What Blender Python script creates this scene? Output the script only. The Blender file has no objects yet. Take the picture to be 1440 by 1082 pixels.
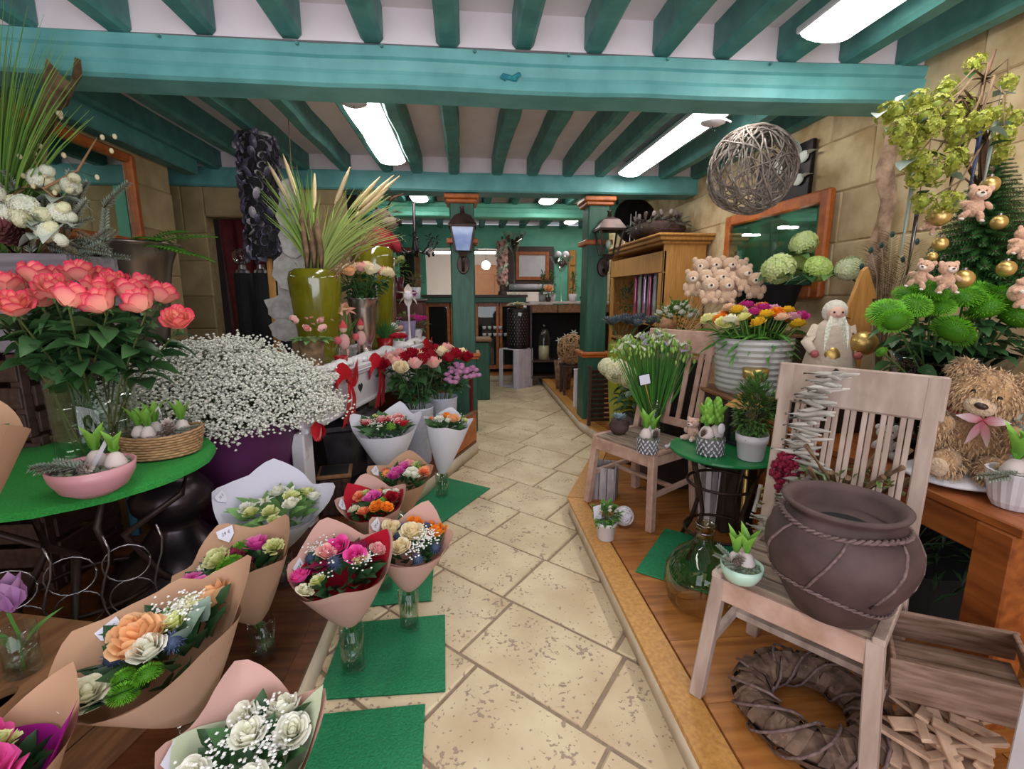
import bpy, math, random
from mathutils import Vector, Matrix, Euler
R = math.radians
PI = math.pi
sc = bpy.context.scene
C = sc.collection
rnd = random.Random(7)
U = rnd.uniform

# ---------------- camera, daylight, exposure ----------------
cam_data = bpy.data.cameras.new('camera')
cam = bpy.data.objects.new('camera', cam_data)
C.objects.link(cam)
cam.location = (0, 0, 1.45)
cam.rotation_euler = (R(90 - 10.6), 0, R(-5.344))
cam_data.sensor_fit = 'HORIZONTAL'
cam_data.sensor_width = 36
cam_data.lens = 36 * 683 / 1440
cam_data.clip_start = 0.02
sc.camera = cam
sc.view_settings.view_transform = 'Standard'
sc.view_settings.look = 'None'
sc.view_settings.gamma = 1
sc.view_settings.use_curve_mapping = False
sc.view_settings.exposure = 0.12
w = bpy.data.worlds.new('world')
sc.world = w
w.use_nodes = True
w.node_tree.nodes['Background'].inputs[0].default_value = (0.86, 0.90, 1.0, 1)
w.node_tree.nodes['Background'].inputs[1].default_value = 0.55

def area(name, loc, rot, sx, sy, power, color):
    l = bpy.data.lights.new(name, 'AREA')
    l.shape = 'RECTANGLE'; l.size = sx; l.size_y = sy; l.energy = power; l.color = color
    o = bpy.data.objects.new(name, l); C.objects.link(o)
    o.location = loc; o.rotation_euler = rot
    return o
area('shopfront_daylight', (0.0, -1.35, 1.6), (R(90), 0, 0), 4.0, 2.0, 95, (0.93, 0.94, 1.0))

# ---------------- mesh helpers ----------------
def V(*a): return Vector(a)
def frame(d):
    d = Vector(d).normalized()
    a = Vector((0, 0, 1)) if abs(d.z) < .95 else Vector((1, 0, 0))
    x = d.cross(a).normalized(); y = x.cross(d).normalized()
    return x, y, d
class MB:
    def __init__(s): s.v = []; s.f = []; s.c = []; s.col = (1, 1, 1)
    def vert(s, p, col=None):
        s.v.append(tuple(p)); s.c.append(col or s.col); return len(s.v) - 1
    def face(s, *i): s.f.append(i)
    def add(s, o, m=None, col=None):
        n = len(s.v)
        for p, c in zip(o.v, o.c):
            s.v.append(tuple(m @ Vector(p)) if m else p); s.c.append(col or c)
        for f in o.f: s.f.append(tuple(i + n for i in f))
        return s
    def box(s, c, sz, rot=None, b=0.0):
        hx, hy, hz = sz[0] / 2, sz[1] / 2, sz[2] / 2
        m = Matrix.Translation(c)
        if rot is not None: m = m @ (Euler(rot).to_matrix().to_4x4() if not isinstance(rot, Matrix) else rot.to_4x4())
        b = min(b, hx * .9, hy * .9, hz * .9)
        if b <= 0:
            i = [s.vert(m @ V(x * hx, y * hy, z * hz)) for x in (-1, 1) for y in (-1, 1) for z in (-1, 1)]
            for f in ((0, 1, 3, 2), (4, 6, 7, 5), (0, 4, 5, 1), (2, 3, 7, 6), (0, 2, 6, 4), (1, 5, 7, 3)): s.face(*[i[k] for k in f])
            return s
        ix = {}
        for x in (-1, 1):
            for y in (-1, 1):
                for z in (-1, 1):
                    ix[x, y, z, 0] = s.vert(m @ V(x * hx, y * (hy - b), z * (hz - b)))
                    ix[x, y, z, 1] = s.vert(m @ V(x * (hx - b), y * hy, z * (hz - b)))
                    ix[x, y, z, 2] = s.vert(m @ V(x * (hx - b), y * (hy - b), z * hz))
        for k in (-1, 1):
            q = lambda a: a if k > 0 else a[::-1]
            s.face(*q([ix[k, -1, -1, 0], ix[k, 1, -1, 0], ix[k, 1, 1, 0], ix[k, -1, 1, 0]]))
            s.face(*q([ix[-1, k, -1, 1], ix[-1, k, 1, 1], ix[1, k, 1, 1], ix[1, k, -1, 1]]))
            s.face(*q([ix[-1, -1, k, 2], ix[1, -1, k, 2], ix[1, 1, k, 2], ix[-1, 1, k, 2]]))
        for a in (-1, 1):
            for c2 in (-1, 1):
                s.face(ix[a, c2, -1, 0], ix[a, c2, 1, 0], ix[a, c2, 1, 1], ix[a, c2, -1, 1])
                s.face(ix[a, -1, c2, 0], ix[a, 1, c2, 0], ix[a, 1, c2, 2], ix[a, -1, c2, 2])
                s.face(ix[-1, a, c2, 1], ix[1, a, c2, 1], ix[1, a, c2, 2], ix[-1, a, c2, 2])
                for z in (-1, 1): s.face(ix[a, c2, z, 0], ix[a, c2, z, 1], ix[a, c2, z, 2])
        return s
    def beam(s, p0, p1, wx, wy, b=0.0, up=None):
        # square bar from p0 to p1
        p0, p1 = Vector(p0), Vector(p1); d = (p1 - p0)
        if up is None: x, y, z = frame(d)
        else:
            z = d.normalized(); x = Vector(up).cross(z).normalized(); y = z.cross(x)
        m = Matrix((x, y, z)).transposed()
        return s.box((p0 + p1) / 2, (wx, wy, d.length), m, b)
    def tube(s, pts, r, n=6, cap=True, col=None):
        pts = [Vector(p) for p in pts]; k = len(pts); rings = []
        rs = r if isinstance(r, (list, tuple)) else [r] * k
        x = None
        for i, p in enumerate(pts):
            d = (pts[min(i + 1, k - 1)] - pts[max(i - 1, 0)])
            if d.length < 1e-9: d = V(0, 0, 1)
            d.normalize()
            if x is None: x, y, _ = frame(d)
            else:
                x = (x - d * x.dot(d))
                if x.length < 1e-6: x, y, _ = frame(d)
                x.normalize(); y = d.cross(x)
            rings.append([s.vert(p + (x * math.cos(2 * PI * j / n) + y * math.sin(2 * PI * j / n)) * rs[i], col) for j in range(n)])
        for a, b in zip(rings, rings[1:]):
            for j in range(n): s.face(a[j], a[(j + 1) % n], b[(j + 1) % n], b[j])
        if cap: s.face(*rings[0][::-1]); s.face(*rings[-1])
        return s
    def lathe(s, prof, n=24, c=(0, 0, 0), sq=(1, 1), wob=None):
        rings = []
        for r, z in prof:
            if r < 1e-5: rings.append([s.vert((c[0], c[1], c[2] + z))])
            else:
                rings.append([s.vert((c[0] + r * sq[0] * math.cos(2 * PI * j / n) * (wob(j, z) if wob else 1), c[1] + r * sq[1] * math.sin(2 * PI * j / n) * (wob(j, z) if wob else 1), c[2] + z)) for j in range(n)])
        for a, b in zip(rings, rings[1:]):
            for j in range(n):
                k = (j + 1) % n
                if len(a) == 1 and len(b) == 1: continue
                if len(a) == 1: s.face(a[0], b[k], b[j])
                elif len(b) == 1: s.face(a[j], a[k], b[0])
                else: s.face(a[j], a[k], b[k], b[j])
        return s
    def ball(s, c, r, n=10, m=6, sq=(1, 1, 1), rot=None, col=None, jit=0):
        o = MB(); o.col = col or s.col
        prof = [(math.sin(PI * i / m), -math.cos(PI * i / m)) for i in range(m + 1)]
        prof[0] = (0, -1); prof[-1] = (0, 1)
        o.lathe(prof, n)
        mt = Matrix.Translation(c) @ ((Euler(rot).to_matrix() if not isinstance(rot, Matrix) else rot).to_4x4() if rot is not None else Matrix()) @ Matrix.Diagonal((r * sq[0], r * sq[1], r * sq[2], 1))
        if jit: o.v = [tuple(Vector(p) * (1 + U(-jit, jit))) for p in o.v]
        return s.add(o, mt)
    def grid(s, rows, col=None, cols=None):
        ids = [[s.vert(p, (cols[i][j] if cols else col)) for j, p in enumerate(r)] for i, r in enumerate(rows)]
        for a, b in zip(ids, ids[1:]):
            for j in range(len(a) - 1): s.face(a[j], a[j + 1], b[j + 1], b[j])
        return s
    def leaf(s, p, d, L, Wd, col=None, up=(0, 0, 1), droop=.25, fold=.18, n=4, col2=None):
        p = Vector(p); d = Vector(d).normalized(); up = Vector(up)
        x = d.cross(up)
        if x.length < .05: x = d.cross(V(1, .3, 0))
        x.normalize(); u = x.cross(d)
        rows = []; cs = []
        c0 = col or s.col; c1 = col2 or c0
        for i in range(n + 1):
            t = i / n
            wv = Wd * .5 * (math.sin(PI * min(1, t ** .75)) + .04 * (1 - t))
            q = p + d * (L * t * (1 - .15 * droop * t)) - u * (droop * L * t * t)
            rows.append([q - x * wv + u * wv * fold * 2, q, q + x * wv + u * wv * fold * 2])
            cc = tuple(c0[k] * (1 - t) + c1[k] * t for k in range(3)); cs.append([cc] * 3)
        return s.grid(rows, cols=cs)
    def blade(s, pts, w0, col=None):
        # flat ribbon following pts, tapered
        pts = [Vector(p) for p in pts]; k = len(pts); rows = []
        for i, p in enumerate(pts):
            d = (pts[min(i + 1, k - 1)] - pts[max(i - 1, 0)]).normalized()
            x = d.cross(V(.3, 1, .1)).normalized()
            ww = w0 * (1 - (i / (k - 1)) ** 2 * .9) * .5
            rows.append([p - x * ww, p + x * ww])
        return s.grid(rows, col)
    def mesh(s, name, mat, smooth=True):
        me = bpy.data.meshes.new(name)
        me.from_pydata(s.v, [], s.f)
        at = me.attributes.new('Col', 'FLOAT_COLOR', 'POINT')
        buf = []
        for c in s.c: buf += [c[0], c[1], c[2], 1.0]
        at.data.foreach_set('color', buf)
        for m in (mat if isinstance(mat, (list, tuple)) else [mat]): me.materials.append(m)
        if smooth: me.polygons.foreach_set('use_smooth', [True] * len(me.polygons))
        me.update()
        return me
def link(name, me, parent=None, loc=(0, 0, 0), rot=(0, 0, 0), scale=(1, 1, 1)):
    o = bpy.data.objects.new(name, me); C.objects.link(o)
    o.location = loc
    if isinstance(rot, Matrix): o.rotation_euler = rot.to_3x3().to_euler()
    else: o.rotation_euler = rot
    o.scale = (scale,) * 3 if isinstance(scale, (int, float)) else scale
    if parent: o.parent = parent
    return o
def part(name, mb, mat, parent, smooth=False, loc=(0, 0, 0), rot=(0, 0, 0), label=None, stuff=False):
    o = link(name, mb.mesh(name, mat, smooth), parent, loc, rot)
    if label: o['label'] = label
    if stuff: o['kind'] = 'stuff'
    return o
def tag(o, label, cat, group=None):
    o['label'] = label; o['category'] = cat
    if group: o['group'] = group
    return o
def thing(name, label, cat, loc=(0, 0, 0), rot=(0, 0, 0), group=None, scale=1):
    o = link(name, None, None, loc, rot, scale); o.empty_display_size = .05
    return tag(o, label, cat, group)
def solo(name, mb, mat, label, cat, loc=(0, 0, 0), rot=(0, 0, 0), group=None, smooth=False, scale=1):
    return tag(link(name, mb.mesh(name, mat, smooth), None, loc, rot, scale), label, cat, group)
def struct(name, mb, mat, smooth=False):
    o = link(name, mb.mesh(name, mat, smooth)); o['kind'] = 'structure'; return o
def copy_tree(o, loc=None, rot=None, label=None, parent=None):
    c = o.copy(); C.objects.link(c)
    if parent: c.parent = parent
    if loc is not None: c.location = loc
    if rot is not None: c.rotation_euler = rot
    if label: c['label'] = label
    for ch in o.children: copy_tree(ch, parent=c)
    return c
def hexc(h):
    h = h.lstrip('#'); r = [int(h[i:i + 2], 16) / 255 for i in (0, 2, 4)]
    return tuple(c / 12.92 if c <= .04045 else ((c + .055) / 1.055) ** 2.4 for c in r)
def mixc(a, b, t): return tuple(a[i] * (1 - t) + b[i] * t for i in range(3))
def jit(c, a=.15):
    k = 1 + U(-a, a); return tuple(max(0, x * k * (1 + U(-a, a) * .3)) for x in c)

# ---------------- materials ----------------
def newmat(name):
    m = bpy.data.materials.new(name); m.use_nodes = True
    nt = m.node_tree; return m, nt, nt.nodes['Principled BSDF']
def mat(name, c1, c2=None, rough=.6, scale=8, bump=0.0, metal=0.0, stretch=None, detail=4, contrast=(.35, .65), spec=.5, rnd_amt=0.0, coat=0.0):
    m, nt, p = newmat(name); N = nt.nodes; L = nt.links
    c1 = hexc(c1) if isinstance(c1, str) else c1
    p.inputs['Roughness'].default_value = rough; p.inputs['Metallic'].default_value = metal
    p.inputs['Specular IOR Level'].default_value = spec; p.inputs['Coat Weight'].default_value = coat
    if c2 is None and not bump:
        p.inputs['Base Color'].default_value = (*c1, 1); return m
    tc = N.new('ShaderNodeTexCoord'); src = tc.outputs['Object']
    if stretch:
        mp = N.new('ShaderNodeMapping'); mp.inputs['Scale'].default_value = stretch
        L.new(src, mp.inputs[0]); src = mp.outputs[0]
    if rnd_amt:
        oi = N.new('ShaderNodeObjectInfo'); ad = N.new('ShaderNodeVectorMath'); ad.operation = 'MULTIPLY_ADD'
        ad.inputs[1].default_value = (1, 1, 1); L.new(src, ad.inputs[0])
        sca = N.new('ShaderNodeVectorMath'); sca.operation = 'SCALE'; sca.inputs[0].default_value = (31, 17, 23)
        L.new(oi.outputs['Random'], sca.inputs['Scale']); L.new(sca.outputs[0], ad.inputs[2]); src = ad.outputs[0]
    no = N.new('ShaderNodeTexNoise'); no.inputs['Scale'].default_value = scale; no.inputs['Detail'].default_value = detail
    L.new(src, no.inputs['Vector'])
    if c2 is not None:
        c2 = hexc(c2) if isinstance(c2, str) else c2
        r = N.new('ShaderNodeValToRGB'); r.color_ramp.elements[0].position, r.color_ramp.elements[1].position = contrast
        r.color_ramp.elements[0].color = (*c1, 1); r.color_ramp.elements[1].color = (*c2, 1)
        L.new(no.outputs['Fac'], r.inputs[0]); out = r.outputs[0]
        if rnd_amt:
            hv = N.new('ShaderNodeHueSaturation'); ma = N.new('ShaderNodeMapRange')
            ma.inputs['To Min'].default_value = 1 - rnd_amt; ma.inputs['To Max'].default_value = 1 + rnd_amt
            L.new(oi.outputs['Random'], ma.inputs[0]); L.new(ma.outputs[0], hv.inputs['Value']); L.new(out, hv.inputs['Color']); out = hv.outputs[0]
        L.new(out, p.inputs['Base Color'])
    else: p.inputs['Base Color'].default_value = (*c1, 1)
    if bump:
        b = N.new('ShaderNodeBump'); b.inputs['Strength'].default_value = bump; b.inputs['Distance'].default_value = .01
        L.new(no.outputs['Fac'], b.inputs['Height']); L.new(b.outputs[0], p.inputs['Normal'])
    return m
def vcmat(name, rough=.6, trans=0.0, spec=.4, rnd_amt=.08, metal=0.0, sheen=0.0, bump=0.0, bscale=60):
    # colour comes from the mesh itself (petal and leaf pigments)
    m, nt, p = newmat(name); N = nt.nodes; L = nt.links
    a = N.new('ShaderNodeAttribute'); a.attribute_name = 'Col'
    oi = N.new('ShaderNodeObjectInfo'); hv = N.new('ShaderNodeHueSaturation'); ma = N.new('ShaderNodeMapRange')
    ma.inputs['To Min'].default_value = 1 - rnd_amt; ma.inputs['To Max'].default_value = 1 + rnd_amt
    L.new(oi.outputs['Random'], ma.inputs[0]); L.new(ma.outputs[0], hv.inputs['Value']); L.new(a.outputs['Color'], hv.inputs['Color'])
    L.new(hv.outputs[0], p.inputs['Base Color'])
    p.inputs['Roughness'].default_value = rough; p.inputs['Specular IOR Level'].default_value = spec
    p.inputs['Metallic'].default_value = metal; p.inputs['Sheen Weight'].default_value = sheen
    if bump:
        no = N.new('ShaderNodeTexNoise'); no.inputs['Scale'].default_value = bscale
        b = N.new('ShaderNodeBump'); b.inputs['Strength'].default_value = bump; b.inputs['Distance'].default_value = .01
        tc = N.new('ShaderNodeTexCoord'); L.new(tc.outputs['Object'], no.inputs['Vector'])
        L.new(no.outputs['Fac'], b.inputs['Height']); L.new(b.outputs[0], p.inputs['Normal'])
    if trans:
        t = N.new('ShaderNodeBsdfTranslucent'); mx = N.new('ShaderNodeMixShader'); mx.inputs[0].default_value = trans
        L.new(hv.outputs[0], t.inputs['Color']); L.new(p.outputs[0], mx.inputs[1]); L.new(t.outputs[0], mx.inputs[2])
        L.new(mx.outputs[0], N['Material Output'].inputs['Surface'])
    return m
def glassmat(name, tint=(.95, .98, .96), rough=0.02, ior=1.45, gain=1.0):
    m, nt, p = newmat(name); N = nt.nodes; L = nt.links
    t = N.new('ShaderNodeBsdfTransparent'); t.inputs[0].default_value = (*tint, 1)
    g = N.new('ShaderNodeBsdfGlossy'); g.inputs['Roughness'].default_value = rough
    f = N.new('ShaderNodeLayerWeight'); f.inputs[0].default_value = .35
    mx = N.new('ShaderNodeMixShader'); mm = N.new('ShaderNodeMath'); mm.operation = 'MULTIPLY_ADD'
    mm.inputs[1].default_value = .45 * gain; mm.inputs[2].default_value = .03
    L.new(f.outputs['Facing'], mm.inputs[0]); L.new(mm.outputs[0], mx.inputs[0])
    L.new(t.outputs[0], mx.inputs[1]); L.new(g.outputs[0], mx.inputs[2])
    L.new(mx.outputs[0], N['Material Output'].inputs['Surface'])
    return m
def emat(name, col, st):
    m, nt, p = newmat(name)
    p.inputs['Emission Color'].default_value = (*col, 1); p.inputs['Emission Strength'].default_value = st
    p.inputs['Base Color'].default_value = (*col, 1)
    return m
M = {}
M['teal'] = mat('teal_paint', '#5a9c9c', '#6db2b1', rough=.5, scale=6, bump=.25, detail=6, stretch=(1, 1, 1))
M['joist'] = mat('joist_paint', '#457f7c', '#589590', rough=.55, scale=9, bump=.35, rnd_amt=.06)
M['plaster'] = mat('ceiling_plaster', '#eee1e6', '#f3e9ee', rough=.9, scale=5, bump=.1)
M['green'] = mat('pillar_green', '#1b4636', '#2a5c49', rough=.5, scale=14, bump=.2, stretch=(3, 3, .35), contrast=(.3, .75))
M['backgreen'] = mat('back_green', '#6cbfa6', '#7accb3', rough=.6, scale=5, bump=.1)
M['orange'] = mat('orange_wood', '#9c4d1c', '#b96427', rough=.4, scale=14, bump=.1, stretch=(1, 1, 1))
M['pine'] = mat('pine', '#b07a3c', '#c8924f', rough=.45, scale=10, bump=.12, stretch=(6, 6, .6), rnd_amt=.05)
M['darkmetal'] = mat('dark_metal', '#1d1618', '#2b2022', rough=.45, scale=20, metal=.6)
M['black'] = mat('black_velvet', '#08070a', '#0d0b0f', rough=.85, scale=40)
M['white'] = mat('white_paint', '#d8d3da', '#cfc8cf', rough=.6, scale=10, bump=.08)
M['grout'] = mat('grout', '#8a7663', '#9a8774', rough=.9, scale=30, bump=.2)
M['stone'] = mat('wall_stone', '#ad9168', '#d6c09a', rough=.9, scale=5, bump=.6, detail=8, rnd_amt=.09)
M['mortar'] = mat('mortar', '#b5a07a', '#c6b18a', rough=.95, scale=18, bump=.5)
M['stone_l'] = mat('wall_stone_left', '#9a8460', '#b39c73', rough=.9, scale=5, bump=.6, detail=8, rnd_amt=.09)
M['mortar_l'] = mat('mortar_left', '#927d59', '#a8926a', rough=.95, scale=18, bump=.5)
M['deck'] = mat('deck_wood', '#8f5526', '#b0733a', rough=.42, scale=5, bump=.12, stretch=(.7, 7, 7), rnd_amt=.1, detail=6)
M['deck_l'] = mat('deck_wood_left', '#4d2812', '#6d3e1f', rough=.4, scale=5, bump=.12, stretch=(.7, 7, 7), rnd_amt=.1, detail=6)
M['cream'] = mat('riser_cream', '#c3b199', '#d2c2ac', rough=.8, scale=9, bump=.2)
M['leaf'] = vcmat('leaf', rough=.42, trans=.18, rnd_amt=.2)
M['petal'] = vcmat('petal', rough=.55, trans=.22, rnd_amt=.06, spec=.3)
M['paint'] = vcmat('pigment', rough=.6, rnd_amt=.06)
M['satin'] = vcmat('satin_pigment', rough=.3, rnd_amt=.04)
M['rough'] = vcmat('rough_pigment', rough=.9, rnd_amt=.1, bump=.4)
M['fur'] = vcmat('plush_fur', rough=.95, rnd_amt=.05, sheen=.4, bump=.8, bscale=120)
M['glass'] = glassmat('clear_glass')
M['water'] = glassmat('water', (.86, .92, .86), gain=.5)
M['dglass'] = glassmat('dark_green_glass', (.05, .12, .08), gain=1.4)
M['brglass'] = glassmat('demijohn_glass', (.72, .66, .45), gain=1.2)
M['lamp'] = emat('fluorescent_tube', (1, .97, .93), 14)
# travertine
def travertine():
    m, nt, p = newmat('travertine'); N = nt.nodes; L = nt.links
    tc = N.new('ShaderNodeTexCoord'); oi = N.new('ShaderNodeObjectInfo')
    sca = N.new('ShaderNodeVectorMath'); sca.operation = 'SCALE'; sca.inputs[0].default_value = (31, 17, 23)
    L.new(oi.outputs['Random'], sca.inputs['Scale'])
    ad = N.new('ShaderNodeVectorMath'); L.new(tc.outputs['Object'], ad.inputs[0]); L.new(sca.outputs[0], ad.inputs[1])
    n1 = N.new('ShaderNodeTexNoise'); n1.inputs['Scale'].default_value = 4; n1.inputs['Detail'].default_value = 6; L.new(ad.outputs[0], n1.inputs['Vector'])
    r1 = N.new('ShaderNodeValToRGB'); r1.color_ramp.elements[0].position = .32; r1.color_ramp.elements[1].position = .7
    r1.color_ramp.elements[0].color = (*hexc('#c3ab8b'), 1); r1.color_ramp.elements[1].color = (*hexc('#dccaa9'), 1)
    L.new(n1.outputs['Fac'], r1.inputs[0])
    # pits: fine noise gated by a coarse one
    n2 = N.new('ShaderNodeTexNoise'); n2.inputs['Scale'].default_value = 60; n2.inputs['Detail'].default_value = 3; L.new(ad.outputs[0], n2.inputs['Vector'])
    n3 = N.new('ShaderNodeTexNoise'); n3.inputs['Scale'].default_value = 9; n3.inputs['Detail'].default_value = 3; L.new(ad.outputs[0], n3.inputs['Vector'])
    mu = N.new('ShaderNodeMath'); mu.operation = 'MULTIPLY_ADD'; mu.inputs[1].default_value = .55; L.new(n3.outputs['Fac'], mu.inputs[0]); L.new(n2.outputs['Fac'], mu.inputs[2])
    r2 = N.new('ShaderNodeValToRGB'); r2.color_ramp.elements[0].position = .90; r2.color_ramp.elements[1].position = .96
    r2.color_ramp.elements[0].color = (0, 0, 0, 1); r2.color_ramp.elements[1].color = (1, 1, 1, 1)
    L.new(mu.outputs[0], r2.inputs[0])
    mx = N.new('ShaderNodeMix'); mx.data_type = 'RGBA'; L.new(r2.outputs[0], mx.inputs[0]); L.new(r1.outputs[0], mx.inputs[6]); mx.inputs[7].default_value = (*hexc('#a08a78'), 1)
    L.new(mx.outputs[2], p.inputs['Base Color'])
    b = N.new('ShaderNodeBump'); b.invert = True; b.inputs['Strength'].default_value = .5; b.inputs['Distance'].default_value = .006
    L.new(r2.outputs[0], b.inputs['Height']); L.new(b.outputs[0], p.inputs['Normal'])
    p.inputs['Roughness'].default_value = .55; p.inputs['Specular IOR Level'].default_value = .35
    return m
M['tile'] = travertine()

FRONT_JOISTS = [-1.8599999999999999, -2.23, -1.49, -1.128, -0.759, -0.402, -0.061, 0.284, 0.625, 0.966, 1.275, 1.606, 1.923, 2.234, 2.594]
MID_JOISTS = [-3.033, -2.648, -2.263, -1.878, -1.493, -1.108, -0.723, -0.438, -0.088, 0.32, 0.659, 1.009, 1.331, 1.654, 1.991, 2.322, 2.652]

# ---------------- setting: floor, platforms, walls, ceiling ----------------
XL, XR, YB = -2.4, 2.35, 9.0
fl = struct('floor', MB().box((0, 3.9, -.05), (6.6, 11.4, .08)), M['grout'])
# diagonal travertine slabs
ua, va = R(-43.5), R(51.5)
uu = V(math.cos(ua), math.sin(ua), 0); vv = V(math.cos(va), math.sin(va), 0)
o0 = V(.20, 2.09, 0)
known = {-1: [-.60, 0.0, .58], -2: [-1.1, -.52, .05, .62], 0: [-.66, -.10, .49, 1.07], 1: [-.62, -.02, .46]}
def seam_list(k):
    # seam positions along uu in row k (row k lies between lines k and k+1)
    base = {-1: [0, .58], -2: [-.45, .10], 0: [-.06, .53], 1: [-.04, .43]}.get(k)
    rr = random.Random(k * 13 + 5)
    if base is None: b0 = rr.uniform(-.3, .3); base = [b0, b0 + rr.uniform(.42, .62)]
    s = list(base)
    while s[0] > -7.5: s.insert(0, s[0] - rr.uniform(.42, .62))
    while s[-1] < 5: s.append(s[-1] + rr.uniform(.42, .62))
    return s
def inside(p):
    x, y = p.x, p.y
    if y < .75 or y > 8.6: return False
    lo = -.75 if y < 2.6 else min(.25, -.85 + (y - 2.6) * .38)
    if y > 5: lo = -.45
    hi = .85 if y < 3 else min(1.45, .85 + (y - 3) * .45)
    return lo - .25 < x < hi + .25
for k in range(-6, 17):
    sl = seam_list(k)
    for a, b in zip(sl, sl[1:]):
        g = .008; vw = .405
        c0 = o0 + vv * (k * vw)
        mid = c0 + uu * ((a + b) / 2) + vv * (vw / 2)
        if not inside(mid): continue
        mb = MB()
        t = [(a + g, g), (b - g, g), (b - g, vw - g), (a + g, vw - g)]
        bot = [mb.vert(c0 + uu * p + vv * q - mid + V(0, 0, -.02)) for p, q in t]
        e = .006; wv = lambda: rnd.uniform(-.002, .002)
        mi = [mb.vert(c0 + uu * p + vv * q - mid + V(wv(), wv(), -.006)) for p, q in t]
        t2 = [(a + g + e, g + e), (b - g - e, g + e), (b - g - e, vw - g - e), (a + g + e, vw - g - e)]
        top = [mb.vert(c0 + uu * p + vv * q - mid) for p, q in t2]
        for i in range(4):
            j = (i + 1) % 4
            mb.face(bot[i], bot[j], mi[j], mi[i]); mb.face(mi[i], mi[j], top[j], top[i])
        mb.face(*top)
        part('tile', mb, M['tile'], fl, loc=(mid.x, mid.y, rnd.uniform(-.0015, .0015)))

# raised platforms
def prism(poly, z0, z1):
    mb = MB(); n = len(poly)
    a = [mb.vert((x, y, z0)) for x, y in poly]; b = [mb.vert((x, y, z1)) for x, y in poly]
    for i in range(n): mb.face(a[i], a[(i + 1) % n], b[(i + 1) % n], b[i])
    mb.face(*b); mb.face(*a[::-1]); return mb
PZ = .12
rp = [(.66, -1.0), (2.35, -1.0), (2.35, 8.99), (1.2, 8.99), (1.2, 4.95), (1.3, 4.4), (.66, 2.99)]
pr_ = link('platform_right', prism(rp, -.01, PZ - .022).mesh('platform_right', M['cream'])); pr_['kind'] = 'structure'
pr_.name = 'trim_1'
def clip(poly, nx, ny, d):
    out = []
    for i, p in enumerate(poly):
        q = poly[(i + 1) % len(poly)]; a = p[0] * nx + p[1] * ny - d; b = q[0] * nx + q[1] * ny - d
        if a >= 0: out.append(p)
        if a * b < 0: t = a / (a - b); out.append((p[0] + (q[0] - p[0]) * t, p[1] + (q[1] - p[1]) * t))
    return out
def plank(poly, parent, m, z=PZ):
    if len(poly) < 3: return
    ar = sum(p[0] * poly[(i + 1) % len(poly)][1] - p[1] * poly[(i + 1) % len(poly)][0] for i, p in enumerate(poly))
    if abs(ar) < .004: return
    cx = sum(p[0] for p in poly) / len(poly); cy = sum(p[1] for p in poly) / len(poly)
    q = []
    for x, y in poly:
        dx, dy = x - cx, y - cy; l = math.hypot(dx, dy); q.append((dx * (1 - .003 / l), dy * (1 - .003 / l)))
    if ar < 0: q = q[::-1]
    part('plank', prism(q, -.022, 0), m, parent, loc=(cx, cy, z + rnd.uniform(-.001, .001)))
bw = .11
# border boards
plank([(.65, -1), (.65 + bw, -1), (.65 + bw, 2.965), (.65, 2.99)], pr_, M['pine'])
plank([(.65, 2.995), (.65 + bw, 2.97), (1.3 + bw, 4.40), (1.3, 4.42)], pr_, M['pine'])
plank([(1.3, 4.425), (1.3 + bw, 4.405), (1.2 + bw, 4.95), (1.2, 4.95)], pr_, M['pine'])
plank([(1.19, 4.955), (1.2 + bw, 4.955), (1.2 + bw, 8.99), (1.19, 8.99)], pr_, M['pine'])
inner = [(.655 + bw, -1.0), (2.35, -1.0), (2.35, 8.99), (1.205 + bw, 8.99), (1.205 + bw, 4.95), (1.305 + bw, 4.4), (.655 + bw, 2.97)]
yy = -1.0
while yy < 8.9:
    h = U(.22, .30)
    strip = clip(clip(inner, 0, 1, yy), 0, -1, -(yy + h))
    for xa, xb in ((.6, 1.55 + U(-.1, .1)), (1.5, 2.4)):
        s2 = clip(clip(strip, 1, 0, xa if xa < 1 else s_x), -1, 0, -(xb if xb < 2 else 2.36)); s_x = xb
        plank(s2, pr_, M['deck'])
    yy += h
lp = [(-.59, -1.0), (-.59, 2.72), (.09, 4.32), (-.02, 4.95), (-.3, 9), (-3.2, 9), (-3.2, -1)]
pl_ = link('trim_2', prism(lp, -.01, PZ - .022).mesh('platform_left', M['cream'])); pl_['kind'] = 'structure'
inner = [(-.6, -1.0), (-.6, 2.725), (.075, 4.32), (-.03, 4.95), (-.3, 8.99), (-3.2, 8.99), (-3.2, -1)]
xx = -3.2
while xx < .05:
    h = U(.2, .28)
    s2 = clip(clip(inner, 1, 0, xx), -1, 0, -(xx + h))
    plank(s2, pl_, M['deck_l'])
    xx += h
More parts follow.
